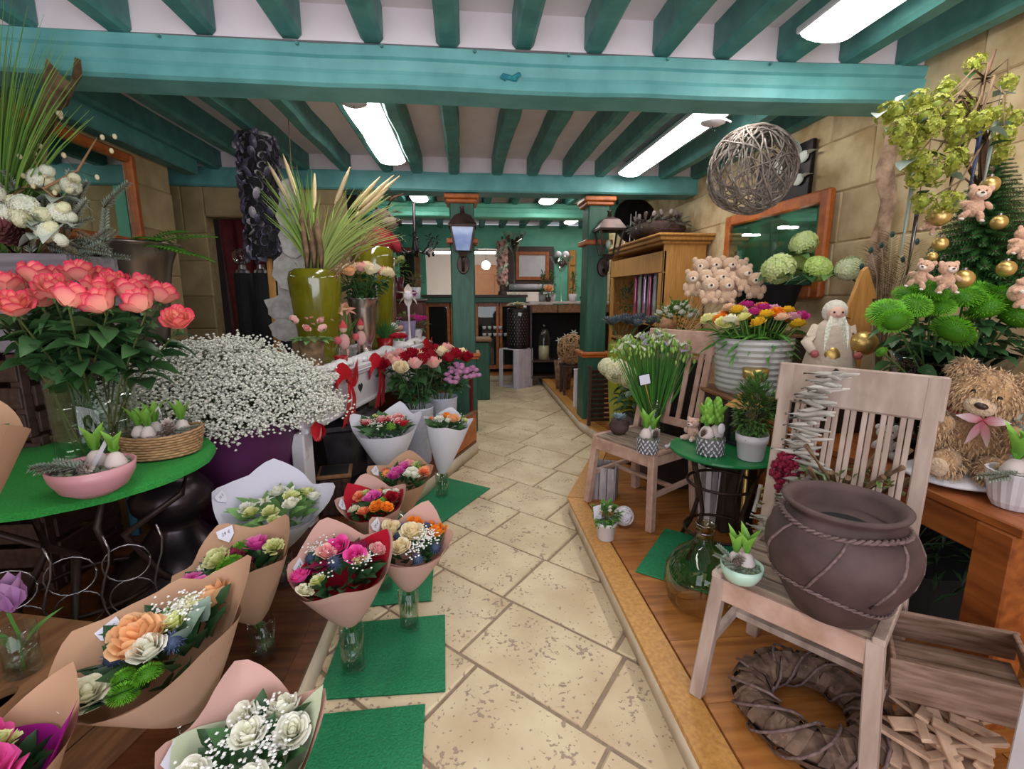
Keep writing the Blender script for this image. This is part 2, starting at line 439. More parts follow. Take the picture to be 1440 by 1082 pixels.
# stone walls
def stone_wall(name, axis, const, a0, a1, z0, z1, mw, ms, thick=.14, sgn=1, hole=None, seed=1):
    # axis 'x': the wall lies in a plane x = const, its face turned along sgn
    rr = random.Random(seed)
    b = MB()
    def bx(u0, u1, w0, w1, d0, d1, bev, mbx, jitv=0):
        cu, cw, cd = (u0 + u1) / 2, (w0 + w1) / 2, (d0 + d1) / 2
        c = (const + cd, cu, cw) if axis == 'x' else (cu, const + cd, cw)
        s = (abs(d1 - d0), u1 - u0, w1 - w0) if axis == 'x' else (u1 - u0, abs(d1 - d0), w1 - w0)
        mbx.box((0, 0, 0), s, None, bev); return c
    regs = [(a0, a1, z0, z1)]
    if hole:
        h0, h1, k0, k1 = hole; regs = [(a0, h0, z0, z1), (h1, a1, z0, z1), (h0, h1, k1, z1)]
        if k0 > z0: regs.append((h0, h1, z0, k0))
    for u0, u1, w0, w1 in regs:
        mm = MB(); c = bx(u0, u1, w0, w1, -sgn * thick, 0, 0, mm)
        b.add(mm, Matrix.Translation(c))
    wall = struct(name, b, mw)
    for u0, u1, w0, w1 in regs:
        z = w0
        while z < w1 - .02:
            h = min(rr.uniform(.24, .36), w1 - z)
            if w1 - z - h < .1: h = w1 - z
            u = u0
            while u < u1 - .02:
                l = min(rr.uniform(.32, .62), u1 - u)
                if u1 - u - l < .15: l = u1 - u
                mm = MB(); g = .003
                c = bx(u + g, u + l - g, z + g, z + h - g, -sgn * .03, sgn * rr.uniform(.004, .014), .008, mm)
                part('stone_block', mm, ms, wall, loc=c)
                u += l
            z += h
    return wall
CZ = 2.73
stone_wall('wall_right', 'x', XR, -.6, 9.0, 0, CZ, M['mortar'], M['stone'], sgn=-1, seed=3)
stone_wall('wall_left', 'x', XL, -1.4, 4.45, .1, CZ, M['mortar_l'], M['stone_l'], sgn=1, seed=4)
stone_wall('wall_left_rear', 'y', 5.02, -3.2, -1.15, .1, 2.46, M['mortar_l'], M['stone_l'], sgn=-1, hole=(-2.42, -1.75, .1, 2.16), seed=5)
struct('wall_left_return', MB().box((-3.25, 4.7, 1.4), (.1, 1.0, 2.7)).box((-2.8, 4.43, 1.4), (.75, .06, 2.7)), M['mortar_l'])
struct('wall_left_back', MB().box((-1.6, 7.0, 1.4), (.1, 4.0, 2.7)), M['backgreen'])
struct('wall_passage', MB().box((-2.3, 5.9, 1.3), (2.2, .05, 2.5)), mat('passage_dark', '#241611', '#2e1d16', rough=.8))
struct('wall_front', MB().box((0, -1.45, .3), (6.4, .1, .6)).box((0, -1.45, 2.75), (6.4, .1, .3)).box((-2.8, -1.45, 1.6), (1.2, .1, 2.2)).box((2.8, -1.45, 1.6), (1.2, .1, 2.2)), M['white'])
# ceiling
ce = struct('ceiling', MB().box((-.3, 3.9, CZ + .03), (6.4, 11.2, .06)), M['plaster'])
def joist(x, y0, y1, w0=.105, h=.155, sk=0.0, z=2.575):
    mb = MB(); n = 6; rows = []
    rr = random.Random(int(x * 1000) + int(y0 * 10))
    for i in range(n + 1):
        y = y0 + (y1 - y0) * i / n; j = rr.uniform(-.008, .008); ww = w0 / 2 * rr.uniform(.93, 1.06); dz = rr.uniform(-.008, .006)
        xo = x + sk * i / n + j
        rows.append([(xo - ww, y, z + h), (xo - ww, y, z + .02 + dz), (xo - ww + .018, y, z + dz), (xo + ww - .018, y, z + dz), (xo + ww, y, z + .02 + dz), (xo + ww, y, z + h)])
    ox, oy = x, (y0 + y1) / 2
    rows = [[(a - ox, b - oy, c) for a, b, c in r] for r in rows]
    mb.grid([r[::-1] for r in rows])
    mb.f.append(tuple(range(6))); mb.f.append(tuple(range(len(mb.v) - 6, len(mb.v)))[::-1])
    part('joist', mb, M['joist'], ce, loc=(ox, oy, 0))
for px in FRONT_JOISTS: joist(px, -1.3, 2.52)
for px in MID_JOISTS: joist(px, 2.68, 5.0)
for i in range(12): joist(-1.5 + i * .36, 5.15, 6.65, .1, .12, z=2.6)
for i in range(12): joist(-1.5 + i * .36, 6.8, 9.0, .1, .12, z=2.6)
def mould_beam(y0, depth, zb, zt, x0, x1, m, mould=True, sag=.01, sk=0.0):
    # profile in (y, z): stepped mouldings on the front face
    h = zt - zb
    if mould: prof = [(0, zb + .012), (0, zb + h * .30), (.012, zb + h * .33), (.004, zb + h * .40), (-.004, zb + h * .62), (.014, zb + h * .66), (.002, zb + h * .72), (-.004, zb + h * .95), (.01, zt)]
    else: prof = [(0, zb + .015), (0, zt)]
    prof = [(depth, zt), (depth, zb + .015), (depth - .02, zb), (.018, zb)] + prof
    mb = MB(); n = 16; rows = []
    rr = random.Random(int(y0 * 100)); cx = (x0 + x1) / 2
    for i in range(n + 1):
        t = i / n; dz = rr.uniform(-.004, .004) - sag * math.sin(PI * t); dy = rr.uniform(-.003, .003) + sk * (t - .5)
        rows.append([(x0 + (x1 - x0) * t - cx, y0 + a + dy, b + dz) for a, b in prof])
    mb.grid(rows)
    k = len(prof); mb.f.append(tuple(range(k))[::-1]); mb.f.append(tuple(range(len(mb.v) - k, len(mb.v))))
    return part('beam', mb, m, ce, loc=(cx, 0, 0))
fb = mould_beam(2.5, .22, 2.405, 2.585, XL, XR, M['teal'], sag=.02)
mould_beam(4.97, .30, 2.43, 2.60, -3.2, XR, M['teal'], mould=False)
mould_beam(6.65, .2, 2.44, 2.63, -1.55, XR, M['backgreen'])
# plaster set between the joist ends above the beams
part('infill', MB().box((0, 0, 0), (XR - XL, .03, .15)), M['plaster'], ce, loc=((XR + XL) / 2, 2.54, 2.655))
part('infill', MB().box((0, 0, 0), (5.5, .03, .15)), M['plaster'], ce, loc=(-.42, 5.01, 2.665))
# wall plates (teal) along the side walls
part('wall_plate', MB().box((0, 0, 0), (.12, 1.95, .13), None, .01), M['joist'], ce, loc=(-2.33, 3.7, 2.52))
# pegs and the chipped spot on the front beam
for px in (-1.31, -.73, -.36, .06, .5, .98, 1.5):
    part('peg', MB().lathe([(0, 0), (.007, 0), (.007, .012), (0, .012)], 8), M['joist'], fb, loc=(px - fb.location.x, 2.49, 2.55 + U(-.004, .004)), rot=(R(90), 0, 0))
chip = MB(); chip.box((0, 0, 0), (.075, .01, .022), (0, .2, 0), .004).box((.03, -.001, .006), (.05, .01, .02), (0, -.5, 0), .004).box((-.03, 0, -.004), (.03, .01, .012), (0, .6, 0), .003)
part('chipped_patch', chip, mat('chip_blue', '#0d6a78', '#1a8790', scale=60), fb, loc=(.222 - fb.location.x, 2.494, 2.447), label='dark blue chipped hollow in the painted beam')
# back lintel and back wall
lin = struct('wall_back', MB().box((.4, 9.08, 2.45), (3.9, .16, .4)).box((-.78, 9.08, 1.3), (.16, .1, 2.0)).box((2.0, 9.08, 1.15), (.75, .14, 2.3)).box((1.1, 9.08, .6), (1.6, .12, 1.2)), M['backgreen'])
struct('wall_back_left', MB().box((-1.35, 9.08, 1.3), (.95, .12, 2.4)), M['pine'])

# ---------------- ceiling lamps ----------------
def lamp(x, y0, y1, z, wd, label, strength='lamp', power=30):
    t = thing('ceiling_light', label, 'lamp', (x, (y0 + y1) / 2, z), group=None)
    L = y1 - y0
    part('housing', MB().box((0, 0, .02), (wd, L, .03), None, .006), M['white'], t)
    d = MB()
    n = 8; rows = []
    for i in range(n + 1):
        a = PI * i / n; rows.append([(math.cos(a) * wd * .46, -L / 2 + .02, -math.sin(a) * .035 + .005), (math.cos(a) * wd * .46, L / 2 - .02, -math.sin(a) * .035 + .005)])
    d.grid(rows); part('diffuser', d, M['lamp'], t, smooth=True)
    for s in (-1, 1):
        e = MB(); pts = [(math.cos(PI * i / n) * wd * .46, 0, -math.sin(PI * i / n) * .035 + .005) for i in range(n + 1)]
        for p in pts: e.vert(p)
        e.f.append(tuple(range(n + 1))); part('end_cap', e, M['white'], t, loc=(0, s * (L / 2 - .018), 0))
    return t

# ---------------- flower, leaf and vessel builders ----------------
MESH = {}
def cached(key, fn, mt, smooth=True):
    if key not in MESH: MESH[key] = fn().mesh(key.split('|')[0], mt, smooth)
    return MESH[key]
def petal(mb, a, w, r0, r1, h0, h1, curl, cin, cout, nu=4, nt=4, rim=None):
    rows = []; cs = []
    for i in range(nt + 1):
        t = i / nt; row = []; cc = []
        for j in range(nu + 1):
            u = j / nu * 2 - 1
            ww = w * (math.sin(PI * (.12 + .62 * t)) ** .7)
            ang = a + u * ww
            r = r0 + (r1 - r0) * (t ** .55) + curl * t ** 3 - .06 * r1 * u * u * t
            z = h0 + (h1 - h0) * t - (h1 - h0) * .26 * u * u * t - curl * .6 * t ** 4
            row.append((r * math.cos(ang), r * math.sin(ang), z)); k = t ** 1.3
            cc.append(mixc(cin, rim if (rim and t > .9) else cout, k))
        rows.append(row); cs.append(cc)
    mb.grid(rows, cols=cs)
def rose_mb(cin, cout, seed=1, open_=1.0, rim=None, layers=((3, .26, 1.12), (4, .42, 1.16), (5, .60, 1.10), (5, .78, .98), (5, .92, .80))):
    # a unit bloom: radius about 1, base at the origin
    rr = random.Random(seed); mb = MB(); mb.col = cin
    mb.ball((0, 0, .55), .26, 8, 5, (1, 1, 1.5), col=cin)
    for li, (n, r, h) in enumerate(layers):
        off = rr.uniform(0, 6)
        for k in range(n):
            a = off + 2 * PI * k / n + rr.uniform(-.15, .15)
            cc = mixc(cin, cout, min(1, .25 + .22 * li))
            petal(mb, a, 3.0 / n * 1.15, r * .35, r, .05, 1.12 * h * rr.uniform(.95, 1.05), (.0 + .05 * li) * open_, mixc(cin, cc, .5), jit(cc, .06), rim=rim)
    # sepals
    for k in range(5): mb.leaf((0, 0, .06), (math.cos(k * 1.26), math.sin(k * 1.26), -.35), .5, .2, col=(.07, .17, .05))
    return mb
def ranun_mb(c, seed=1, c2=None):
    rr = random.Random(seed); c2 = c2 or c
    return rose_mb(mixc(c, (.3, .45, .05), .15), c2, seed, .8, layers=((4, .2, .7), (5, .38, .82), (6, .55, .85), (6, .72, .78), (7, .88, .62), (6, 1.0, .42)))
def carn_mb(c, c2, seed=1):
    rr = random.Random(seed); mb = MB()
    for li, (n, r, h) in enumerate(((4, .25, 1.0), (6, .5, .95), (8, .78, .75), (9, 1.0, .5))):
        for k in range(n):
            a = 2 * PI * k / n + rr.uniform(0, 1)
            x, y = math.cos(a), math.sin(a); t = V(-y, x, 0)
            b = V(x, y, 0) * r * .25; top = V(x * r, y * r, h)
            rows = [[b - t * .05, b, b + t * .05]]; cs = [[c] * 3]
            wv = [rr.uniform(-.1, .1) for _ in range(5)]
            rows = [[b + t * (j - 2) * .02 for j in range(5)], [top * .7 + t * (j - 2) * .13 for j in range(5)], [top + t * (j - 2) * .17 + V(x, y, .6) * wv[j] for j in range(5)]]
            mb.grid(rows, cols=[[c] * 5, [c] * 5, [c2] * 5])
    mb.col = (.12, .25, .08); mb.lathe([(.0, -.5), (.16, -.45), (.2, 0), (.12, .1)], 7)
    return mb
def daisy_mb(c, cc, n=14, seed=1, c2=None):
    rr = random.Random(seed); mb = MB()
    for lay in range(2):
        for k in range(n):
            a = 2 * PI * (k + lay * .5) / n + rr.uniform(-.06, .06)
            mb.leaf((0, 0, .04 * lay), (math.cos(a), math.sin(a), .28 + .3 * lay), 1 - .22 * lay, .34, col=jit(c, .06), col2=c2 or c, droop=.15, n=3)
    mb.ball((0, 0, .08), .26, 8, 4, (1, 1, .6), col=cc)
    return mb
def pom_mb(c, seed=1, n=90, L=1.0, flat=.75, w=.16, c2=None, full=False, fl=.5):
    # bristly ball of narrow florets (green dianthus, thistle, button mum)
    rr = random.Random(seed); mb = MB(); mb.ball((0, 0, 0), .72 * L, 9, 6, (1, 1, flat), col=mixc(c, (0, .02, 0), .45))
    for k in range(n):
        zz = 1 - (2 if full else 1.45) * (k + .5) / n; a = k * 2.39996
        s = math.sqrt(max(0, 1 - zz * zz)); d = V(s * math.cos(a), s * math.sin(a), zz * flat)
        d2 = (d + V(rr.uniform(-.2, .2), rr.uniform(-.2, .2), rr.uniform(-.1, .2))).normalized()
        mb.leaf(d * (1.05 - fl) * L, d2, fl * L, w, col=jit(mixc(c, (0, .03, 0), .25), .1), col2=jit(c2 or c, .12), droop=.2, n=2)
    return mb
def hydra_mb(c, c2, seed=1, n=200):
    rr = random.Random(seed); mb = MB(); mb.ball((0, 0, 0), .72, 10, 6, (1, 1, .7), col=mixc(c, (.10, .2, .02), .35))
    for k in range(n):
        zz = 1 - 1.85 * (k + .5) / n; a = k * 2.39996; s = math.sqrt(max(0, 1 - zz * zz))
        d = V(s * math.cos(a), s * math.sin(a), zz * .8); x, y, z = frame(d); col = jit(mixc(c, c2, rr.random()), .08); q = rr.uniform(0, 1.5); ctr = d * rr.uniform(.85, .98)
        for m in range(4):
            b = q + m * PI / 2; t = x * math.cos(b) + y * math.sin(b); o = d.cross(t)
            i0 = mb.vert(ctr, mixc(col, (.3, .4, .1), .3)); i1 = mb.vert(ctr + t * .11 + o * .09 + d * .03, col); i2 = mb.vert(ctr + t * .21 + d * .035, col); i3 = mb.vert(ctr + t * .11 - o * .09 + d * .03, col)
            mb.face(i0, i1, i2, i3)
    return mb
def lily_mb(c, seed=1):
    mb = MB()
    for k in range(6):
        a = k * PI / 3
        mb.leaf((0, 0, 0), (math.cos(a) * .75, math.sin(a) * .75, .7), 1.1, .42, col=mixc(c, (.3, .4, .1), .25), col2=c, droop=.45, n=5)
    for k in range(5): mb.tube([(0, 0, .1), (.18 * math.cos(k * 1.26), .18 * math.sin(k * 1.26), .6)], .025, 4, col=(.5, .35, .05))
    return mb
def freesia_mb(c, seed=1):
    rr = random.Random(seed); mb = MB()
    for k in range(5):
        t = k / 5; p = V(.25 * k * .55, 0, .25 + .12 * k); L = .5 - .07 * k
        for m in range(5):
            a = m * 1.257 + k; mb.leaf(p, (math.cos(a) * .5 + .15, math.sin(a) * .5, .9), L, L * .5, col=mixc(c, (.35, .5, .1), .35), col2=c, droop=.3, n=2)
        mb.tube([p - V(.06, 0, .14), p + V(0, 0, .06)], [.03, .07], 5, col=(.2, .4, .06))
    mb.tube([(-.1, 0, -.2), (.1, 0, .2), (.75, 0, .75)], .025, 4, col=(.13, .3, .05))
    return mb
WHITE = (.86, .84, .76); CREAMC = (.88, .80, .60); PEACH = (.90, .52, .24); ORANGE = (.93, .30, .03); HOT = (.80, .06, .33); PINK = (.85, .36, .44)
RED = (.45, .01, .03); DRED = (.22, .008, .02); LILAC = (.62, .28, .52); YEL = (.90, .62, .06); GREENF = (.16, .48, .03); LIME = (.50, .66, .16); BLUE = (.09, .12, .24); MAG = (.62, .03, .36)
def FM(kind, i=0):
    """flower mesh by name; i picks one of a few individual variants"""
    P = M['petal']; s = i % 3 + 1
    d = {
        'rose_pinkcream': lambda: rose_mb((.95, .56, .34), (.92, .22, .24), s, .9, rim=(.78, .02, .11)),
        'rose_peach': lambda: rose_mb((.92, .42, .16), (.92, .60, .34), s), 'rose_cream': lambda: rose_mb((.90, .72, .42), (.90, .82, .62), s),
        'rose_white': lambda: rose_mb((.80, .80, .62), (.86, .84, .76), s), 'rose_orange': lambda: rose_mb((.9, .22, .02), (.93, .36, .04), s),
        'rose_hot': lambda: rose_mb((.72, .03, .30), (.86, .12, .42), s), 'rose_red': lambda: rose_mb((.24, .004, .015), (.42, .012, .03), s),
        'rose_pink': lambda: rose_mb((.85, .25, .36), (.90, .62, .52), s), 'rose_lilac': lambda: rose_mb((.55, .16, .42), (.70, .36, .58), s),
        'ran_orange': lambda: ranun_mb((.92, .26, .02), s), 'ran_yellow': lambda: ranun_mb((.90, .58, .04), s), 'ran_white': lambda: ranun_mb((.88, .84, .66), s),
        'ran_pink': lambda: ranun_mb((.82, .42, .56), s), 'ran_mag': lambda: ranun_mb((.60, .03, .28), s), 'ran_peach': lambda: ranun_mb((.90, .62, .46), s), 'ran_lemon': lambda: ranun_mb((.84, .80, .36), s),
        'carn_redwhite': lambda: carn_mb((.70, .04, .08), (.90, .66, .62), s), 'carn_pink': lambda: carn_mb((.72, .06, .40), (.85, .22, .55), s), 'carn_lime': lambda: carn_mb((.62, .66, .22), (.82, .82, .45), s),
        'carn_white': lambda: carn_mb((.8, .8, .66), (.88, .87, .8), s), 'carn_salmon': lambda: carn_mb((.85, .22, .10), (.9, .42, .22), s), 'carn_red': lambda: carn_mb((.45, .01, .03), (.62, .04, .06), s),
        'gerb_dark': lambda: daisy_mb((.26, .006, .06), (.06, .01, .02), 18, s), 'gerb_hot': lambda: daisy_mb((.72, .03, .26), (.2, .02, .05), 16, s), 'freesia_hot': lambda: freesia_mb((.85, .2, .3), s),
        'daisy_white': lambda: daisy_mb((.86, .85, .78), (.5, .55, .1), 10, s), 'gerb_orange': lambda: daisy_mb((.9, .35, .1), (.4, .3, .02), 10, s), 'gerb_red': lambda: daisy_mb((.7, .05, .04), (.5, .3, .04), 10, s),
        'thistle': lambda: pom_mb((.10, .13, .26), s, 70, 1, 1.0, .1, full=True), 'green_pom': lambda: pom_mb((.12, .40, .02), s, 330, .98, .62, .07, c2=(.22, .58, .04), fl=.34), 'lime_pom': lambda: pom_mb((.25, .5, .05), s, 70, 1, .8, .2),
        'lisi_white': lambda: lily_mb((.86, .85, .76), s), 'freesia_white': lambda: freesia_mb((.88, .87, .78), s), 'freesia_lilac': lambda: freesia_mb((.55, .42, .72), s),
        'hydra_green': lambda: hydra_mb((.62, .74, .28), (.76, .84, .46), s), 'hydra_pale': lambda: hydra_mb((.74, .80, .50), (.86, .88, .66), s), 'hydra_lime': lambda: hydra_mb((.50, .70, .14), (.66, .80, .30), s),
        'hydra_cream': lambda: hydra_mb((.86, .82, .55), (.90, .86, .66), s), 'hydra_white': lambda: hydra_mb((.80, .80, .66), (.86, .85, .76), s),
        'mums_pink': lambda: pom_mb((.80, .06, .42), s, 120, 1, .55, .2),
    }
    return cached('%s|%d' % (kind, s), d[kind], P)
NAMEOF = {'rose': 'rose', 'ran': 'ranunculus', 'carn': 'carnation', 'gerb': 'gerbera', 'daisy': 'daisy', 'thistle': 'thistle', 'green': 'green_dianthus', 'lime': 'button_flower', 'lisi': 'lisianthus', 'freesia': 'freesia', 'hydra': 'hydrangea_head', 'mums': 'chrysanthemum'}
def fname(k): return NAMEOF[k.split('_')[0]]
def LM(kind, i=0):
    s = i % 3
    def mk(c, c2, L, Wd, droop): 
        def f():
            random.seed(s); mb = MB(); mb.leaf((0, 0, 0), (0, 1, 0), 1, Wd, col=c, col2=c2, droop=droop + .12 * s, n=4); return mb
        return f
    d = {'rose_leaf': mk((.035, .10, .035), (.06, .15, .05), 1, .66, .25), 'pale_leaf': mk((.12, .26, .08), (.2, .36, .12), 1, .55, .3), 'blade': mk((.06, .2, .03), (.1, .3, .05), 1, .14, .35),
         'eucal': mk((.20, .28, .22), (.27, .36, .30), 1, .85, .12), 'silver': mk((.36, .42, .36), (.50, .55, .48), 1, .7, .3), 'dark_leaf': mk((.02, .06, .02), (.03, .085, .03), 1, .6, .2)}
    return cached('%s|%d' % (kind, s), d[kind], M['leaf'])
def aim(d, spin=0.0):
    x, y, z = frame(d); m = Matrix((x, y, z)).transposed()
    return m @ Matrix.Rotation(spin, 3, 'Z')
def aim_leaf(d, roll=0.0):
    d = Vector(d).normalized(); x = d.cross(V(0, 0, 1))
    if x.length < .05: x = V(1, 0, 0)
    x.normalize(); z = x.cross(d)
    return Matrix((x, d, z)).transposed() @ Matrix.Rotation(roll, 3, 'Y')
def orient(d):
    # z along d, y towards the back of the shop, x to the right
    z = Vector(d).normalized(); y = V(0, 1, 0); y = (y - z * y.dot(z)).normalized(); x = y.cross(z)
    return Matrix((x, y, z)).transposed()
_fi = [0]
def nxt(): _fi[0] += 1; return _fi[0]
def gyp_mb(pts, r, rr, c=(.85, .84, .80)):
    mb = MB()
    for p in pts:
        n0 = len(mb.v); rot = rr.uniform(0, 1.5); cc = jit(c, .07)
        for k in range(4): mb.vert((p[0] + r * math.cos(rot + k * PI / 2), p[1] + r * math.sin(rot + k * PI / 2), p[2]), cc)
        mb.vert((p[0], p[1], p[2] + r * .8), cc); mb.vert((p[0], p[1], p[2] - r * .8), cc)
        for k in range(4): mb.face(n0 + k, n0 + (k + 1) % 4, n0 + 4); mb.face(n0 + (k + 1) % 4, n0 + k, n0 + 5)
    return mb
PAPER = {}
def paper(name, c, rough=.75):
    if name not in PAPER:
        PAPER[name] = vcmat(name, rough=rough, trans=.12, rnd_amt=.03, spec=.25); PAPER[name]['c'] = 0
    return PAPER[name]
PCOL = {'kraft': hexc('#bc9478'), 'pink_kraft': hexc('#c79d92'), 'white': hexc('#dcdbe6'), 'red': hexc('#b0122c'), 'magenta': hexc('#b51f9a'), 'green_tissue': hexc('#c6cfb0'), 'lilac_white': hexc('#d6d2e2')}
def wrap_mb(col, rb, rt, h, corners, th0=0.0, th1=2 * PI, rlift=0.0, n=44, nt=8, over=.0, bend=.04, seed=0):
    # conical paper sheet; corners = [(angle, height added, angular half width)]
    rr = random.Random(seed); mb = MB(); rows = []; c2 = mixc(col, (1, 1, 1), .06)
    for i in range(nt + 1):
        t = i / nt; row = []
        for j in range(n + 1):
            a = th0 + (th1 - th0) * j / n
            hh = h
            for ca, dh, cw in corners:
                dd = abs((a - ca + PI) % (2 * PI) - PI)
                if dd < cw: hh += dh * (1 - dd / cw) ** 1.05
            s = hh / h
            r = rb + (rt - rb) * (t * s) ** .82 + bend * max(0, t * s - 1) + over * (j / n) + rlift
            r *= 1 + .02 * math.sin(a * 5 + seed) * t
            row.append((r * math.cos(a), r * math.sin(a), hh * t))
        rows.append(row)
    mb.grid(rows, col)
    return mb
def write(txt, size, parent, m, loc, rot, name='handwriting'):
    cu = bpy.data.curves.new('text', 'FONT'); cu.body = txt; cu.size = size; cu.align_x = 'CENTER'; cu.align_y = 'CENTER'; cu.shear = .25
    o = bpy.data.objects.new('text', cu); C.objects.link(o)
    dg = bpy.context.evaluated_depsgraph_get(); me = bpy.data.meshes.new_from_object(o.evaluated_get(dg))
    bpy.data.objects.remove(o); me.materials.clear(); me.materials.append(m)
    return link(name, me, parent, loc, rot)
M['ink'] = mat('ink', '#2c2a44', rough=.7)
M['tagw'] = mat('tag_paper', '#d9d6e4', rough=.7)
def bouquet(label, base, lean, col, rt, h, corners, flowers, greens=(), gyp=0, tissue=None, tagtxt=None, tag_a=None, spin=0.0, rb=.022, filler='rose_leaf', seed=1, nfill=44, group='wrapped hand-tied bouquets', stemlen=.13, collar=None, tagpos=.8, tissue_h=1.08, gyp_c=(.85, .84, .80), fill_lift=0, depth=1.0):
    """paper-wrapped bouquet; base = where the paper is tied, lean = direction of its axis"""
    rr = random.Random(seed); corners = [(a, dh * .62, cw * 1.05) for a, dh, cw in corners]; lean = (lean[0], lean[1] * .55, lean[2]); h *= 1.18; rt *= .96
    m3 = orient(lean) @ Matrix.Rotation(spin, 3, 'Z'); t = thing('wrapped_bouquet', label, 'bouquet', base, m3, group)
    pm = paper('wrapping_paper', None)
    part('paper_wrap', wrap_mb(PCOL[col], rb, rt, h, corners, seed=seed), pm, t, smooth=True)
    if collar: part('paper_fold', wrap_mb(mixc(PCOL[col], (1, 1, 1), .05), rb, rt, h, collar[2], collar[0], collar[1], rlift=.006, n=24, seed=seed + 3), pm, t, smooth=True)
    if tissue: part('tissue_paper', wrap_mb(PCOL[tissue[0]], rb, rt * .93, h * .97, [(a_, d_ * .72, c_ * .85) for a_, d_, c_ in tissue[1]], rlift=-.004, n=36, seed=seed + 9), pm, t, smooth=True, label=tissue[0].replace('_', ' ') + ' inner paper')
    hd = h * depth
    # bed of foliage
    for k in range(nfill):
        a = k * 2.4; r = rt * .80 * math.sqrt((k + .5) / nfill)
        d = V(math.cos(a) * .6, math.sin(a) * .6, 1.0)
        link('leaf', LM(filler, k), t, (r * math.cos(a) * .8, r * math.sin(a) * .8, hd - .05 + rr.uniform(-.02, .02) + fill_lift), aim_leaf(d, rr.uniform(-1, 1)), rt * rr.uniform(.38, .55))
    for g in greens:
        kind, x, y, s = g[:4]; d = V(x * .9, y * .9, 1)
        link('leaf', LM(kind, nxt()), t, (x * rt * .75, y * rt * .75, hd + .0), aim_leaf(d, rr.uniform(-.8, .8)), s)
    for f in flowers:
        kind, x, y, s = f[:4]; up = f[4] if len(f) > 4 else 0
        q = math.hypot(x, y); d = V(x * .55, y * .55, 1)
        link(fname(kind), FM(kind, nxt()), t, (x * rt, y * rt, hd + .035 * (1 - q * q) - s * .55 + up), aim(d, rr.uniform(0, 6)), s)
    if gyp:
        cl = [(rr.uniform(-.8, .8) * rt, rr.uniform(-.8, .8) * rt) for _ in range(9)]
        if isinstance(gyp, tuple): cl = [(a * rt, b * rt) for a, b in gyp[1]]; gyp = gyp[0]
        pts = []
        for k in range(gyp):
            cx, cy = rr.choice(cl); pts.append((cx + rr.gauss(0, .14 * rt), cy + rr.gauss(0, .14 * rt), hd + rr.uniform(.015, .05)))
        part('baby_breath', gyp_mb(pts, .0048, rr, gyp_c), M['petal'], t, stuff=True)
    sb = MB(); sb.col = (.09, .2, .05)
    for k in range(9):
        a = k * .7; r = rb * .7 * (.3 + .7 * (k % 3) / 2)
        sb.tube([(r * math.cos(a), r * math.sin(a), .03), (1.6 * r * math.cos(a + 1.5), 1.6 * r * math.sin(a + 1.5), -stemlen)], .0035, 5, col=jit((.10, .24, .06), .3))
    part('stem_bundle', sb, M['leaf'], t)
    if tagtxt is not None:
        a = tag_a; hh = h
        for ca, dh, cw in corners:
            dd = abs((a - ca + PI) % (2 * PI) - PI)
            if dd < cw: hh += dh * (1 - dd / cw)
        zt = hh - .034; s = zt / h
        r = rb + (rt - rb) * s ** .82 - .006; slope = math.atan2((rt - rb) * .82, h)
        mm = Matrix.Rotation(a + PI / 2, 3, 'Z') @ Matrix.Rotation(PI / 2 - slope, 3, 'X')
        mm = Matrix.Rotation(a - PI / 2, 3, 'Z') @ Matrix.Rotation(PI / 2 + slope, 3, 'X') if False else mm
        tg = MB(); w2, h2 = .028, .026
        q = [(-w2, h2 * .9), (w2, h2), (w2 * .9, -h2 * .2), (0, -h2 * 1.2), (-w2, -h2 * .1)]
        i0 = [tg.vert((x, y, .0012)) for x, y in q]; i1 = [tg.vert((x, y, -.0008)) for x, y in q]
        tg.face(*i0[::-1]); tg.face(*i1)
        for k in range(5): tg.face(i0[k], i0[(k + 1) % 5], i1[(k + 1) % 5], i1[k])
        # the card lies on the inner side of the paper and faces the opening
        X = V(math.sin(a), -math.cos(a), 0); inn = V(-math.cos(a) * math.cos(slope), -math.sin(a) * math.cos(slope), math.sin(slope)); Yv = inn.cross(X)
        mm = Matrix((X, Yv, inn)).transposed()
        to = part('price_tag', tg, M['tagw'], t, loc=(r * math.cos(a), r * math.sin(a), zt), rot=mm, label='white price tag')
        write(tagtxt, .016, to, M['ink'], (0, .005, .002), (0, 0, .15))
    return t
def vase(label, loc, r=.04, h=.17, water=.6, foot=True, name='glass_vase', group=None, m=None, flare=1.05):
    t = thing(name, label, 'vase', loc, group=group)
    mb = MB(); mb.lathe([(0, .0), (r * .96, 0), (r, .006), (r * .98, h * .3), (r * flare, h), (r * flare - .003, h + .001), (r * .95 - .002, h * .3), (r * .93, .018), (0, .014)], 28)
    part('glass_body', mb, m or M['glass'], t, smooth=True)
    if water: part('water', MB().lathe([(0, .016), (r * .92, .02), (r * .93, h * water), (0, h * water + .0005)], 24), M['water'], t, smooth=True)
    return t
def pebble_stems(t, r, h, n, c=(.07, .17, .04), sp=1.6):
    sb = MB()
    for k in range(n):
        a = k * 2.4; q = r * math.sqrt((k + .5) / n)
        sb.tube([(q * math.cos(a), q * math.sin(a), .02), (q * .6 * math.cos(a + 2), q * .6 * math.sin(a + 2), h)], .003, 5, col=jit(c, .3))
    return sb
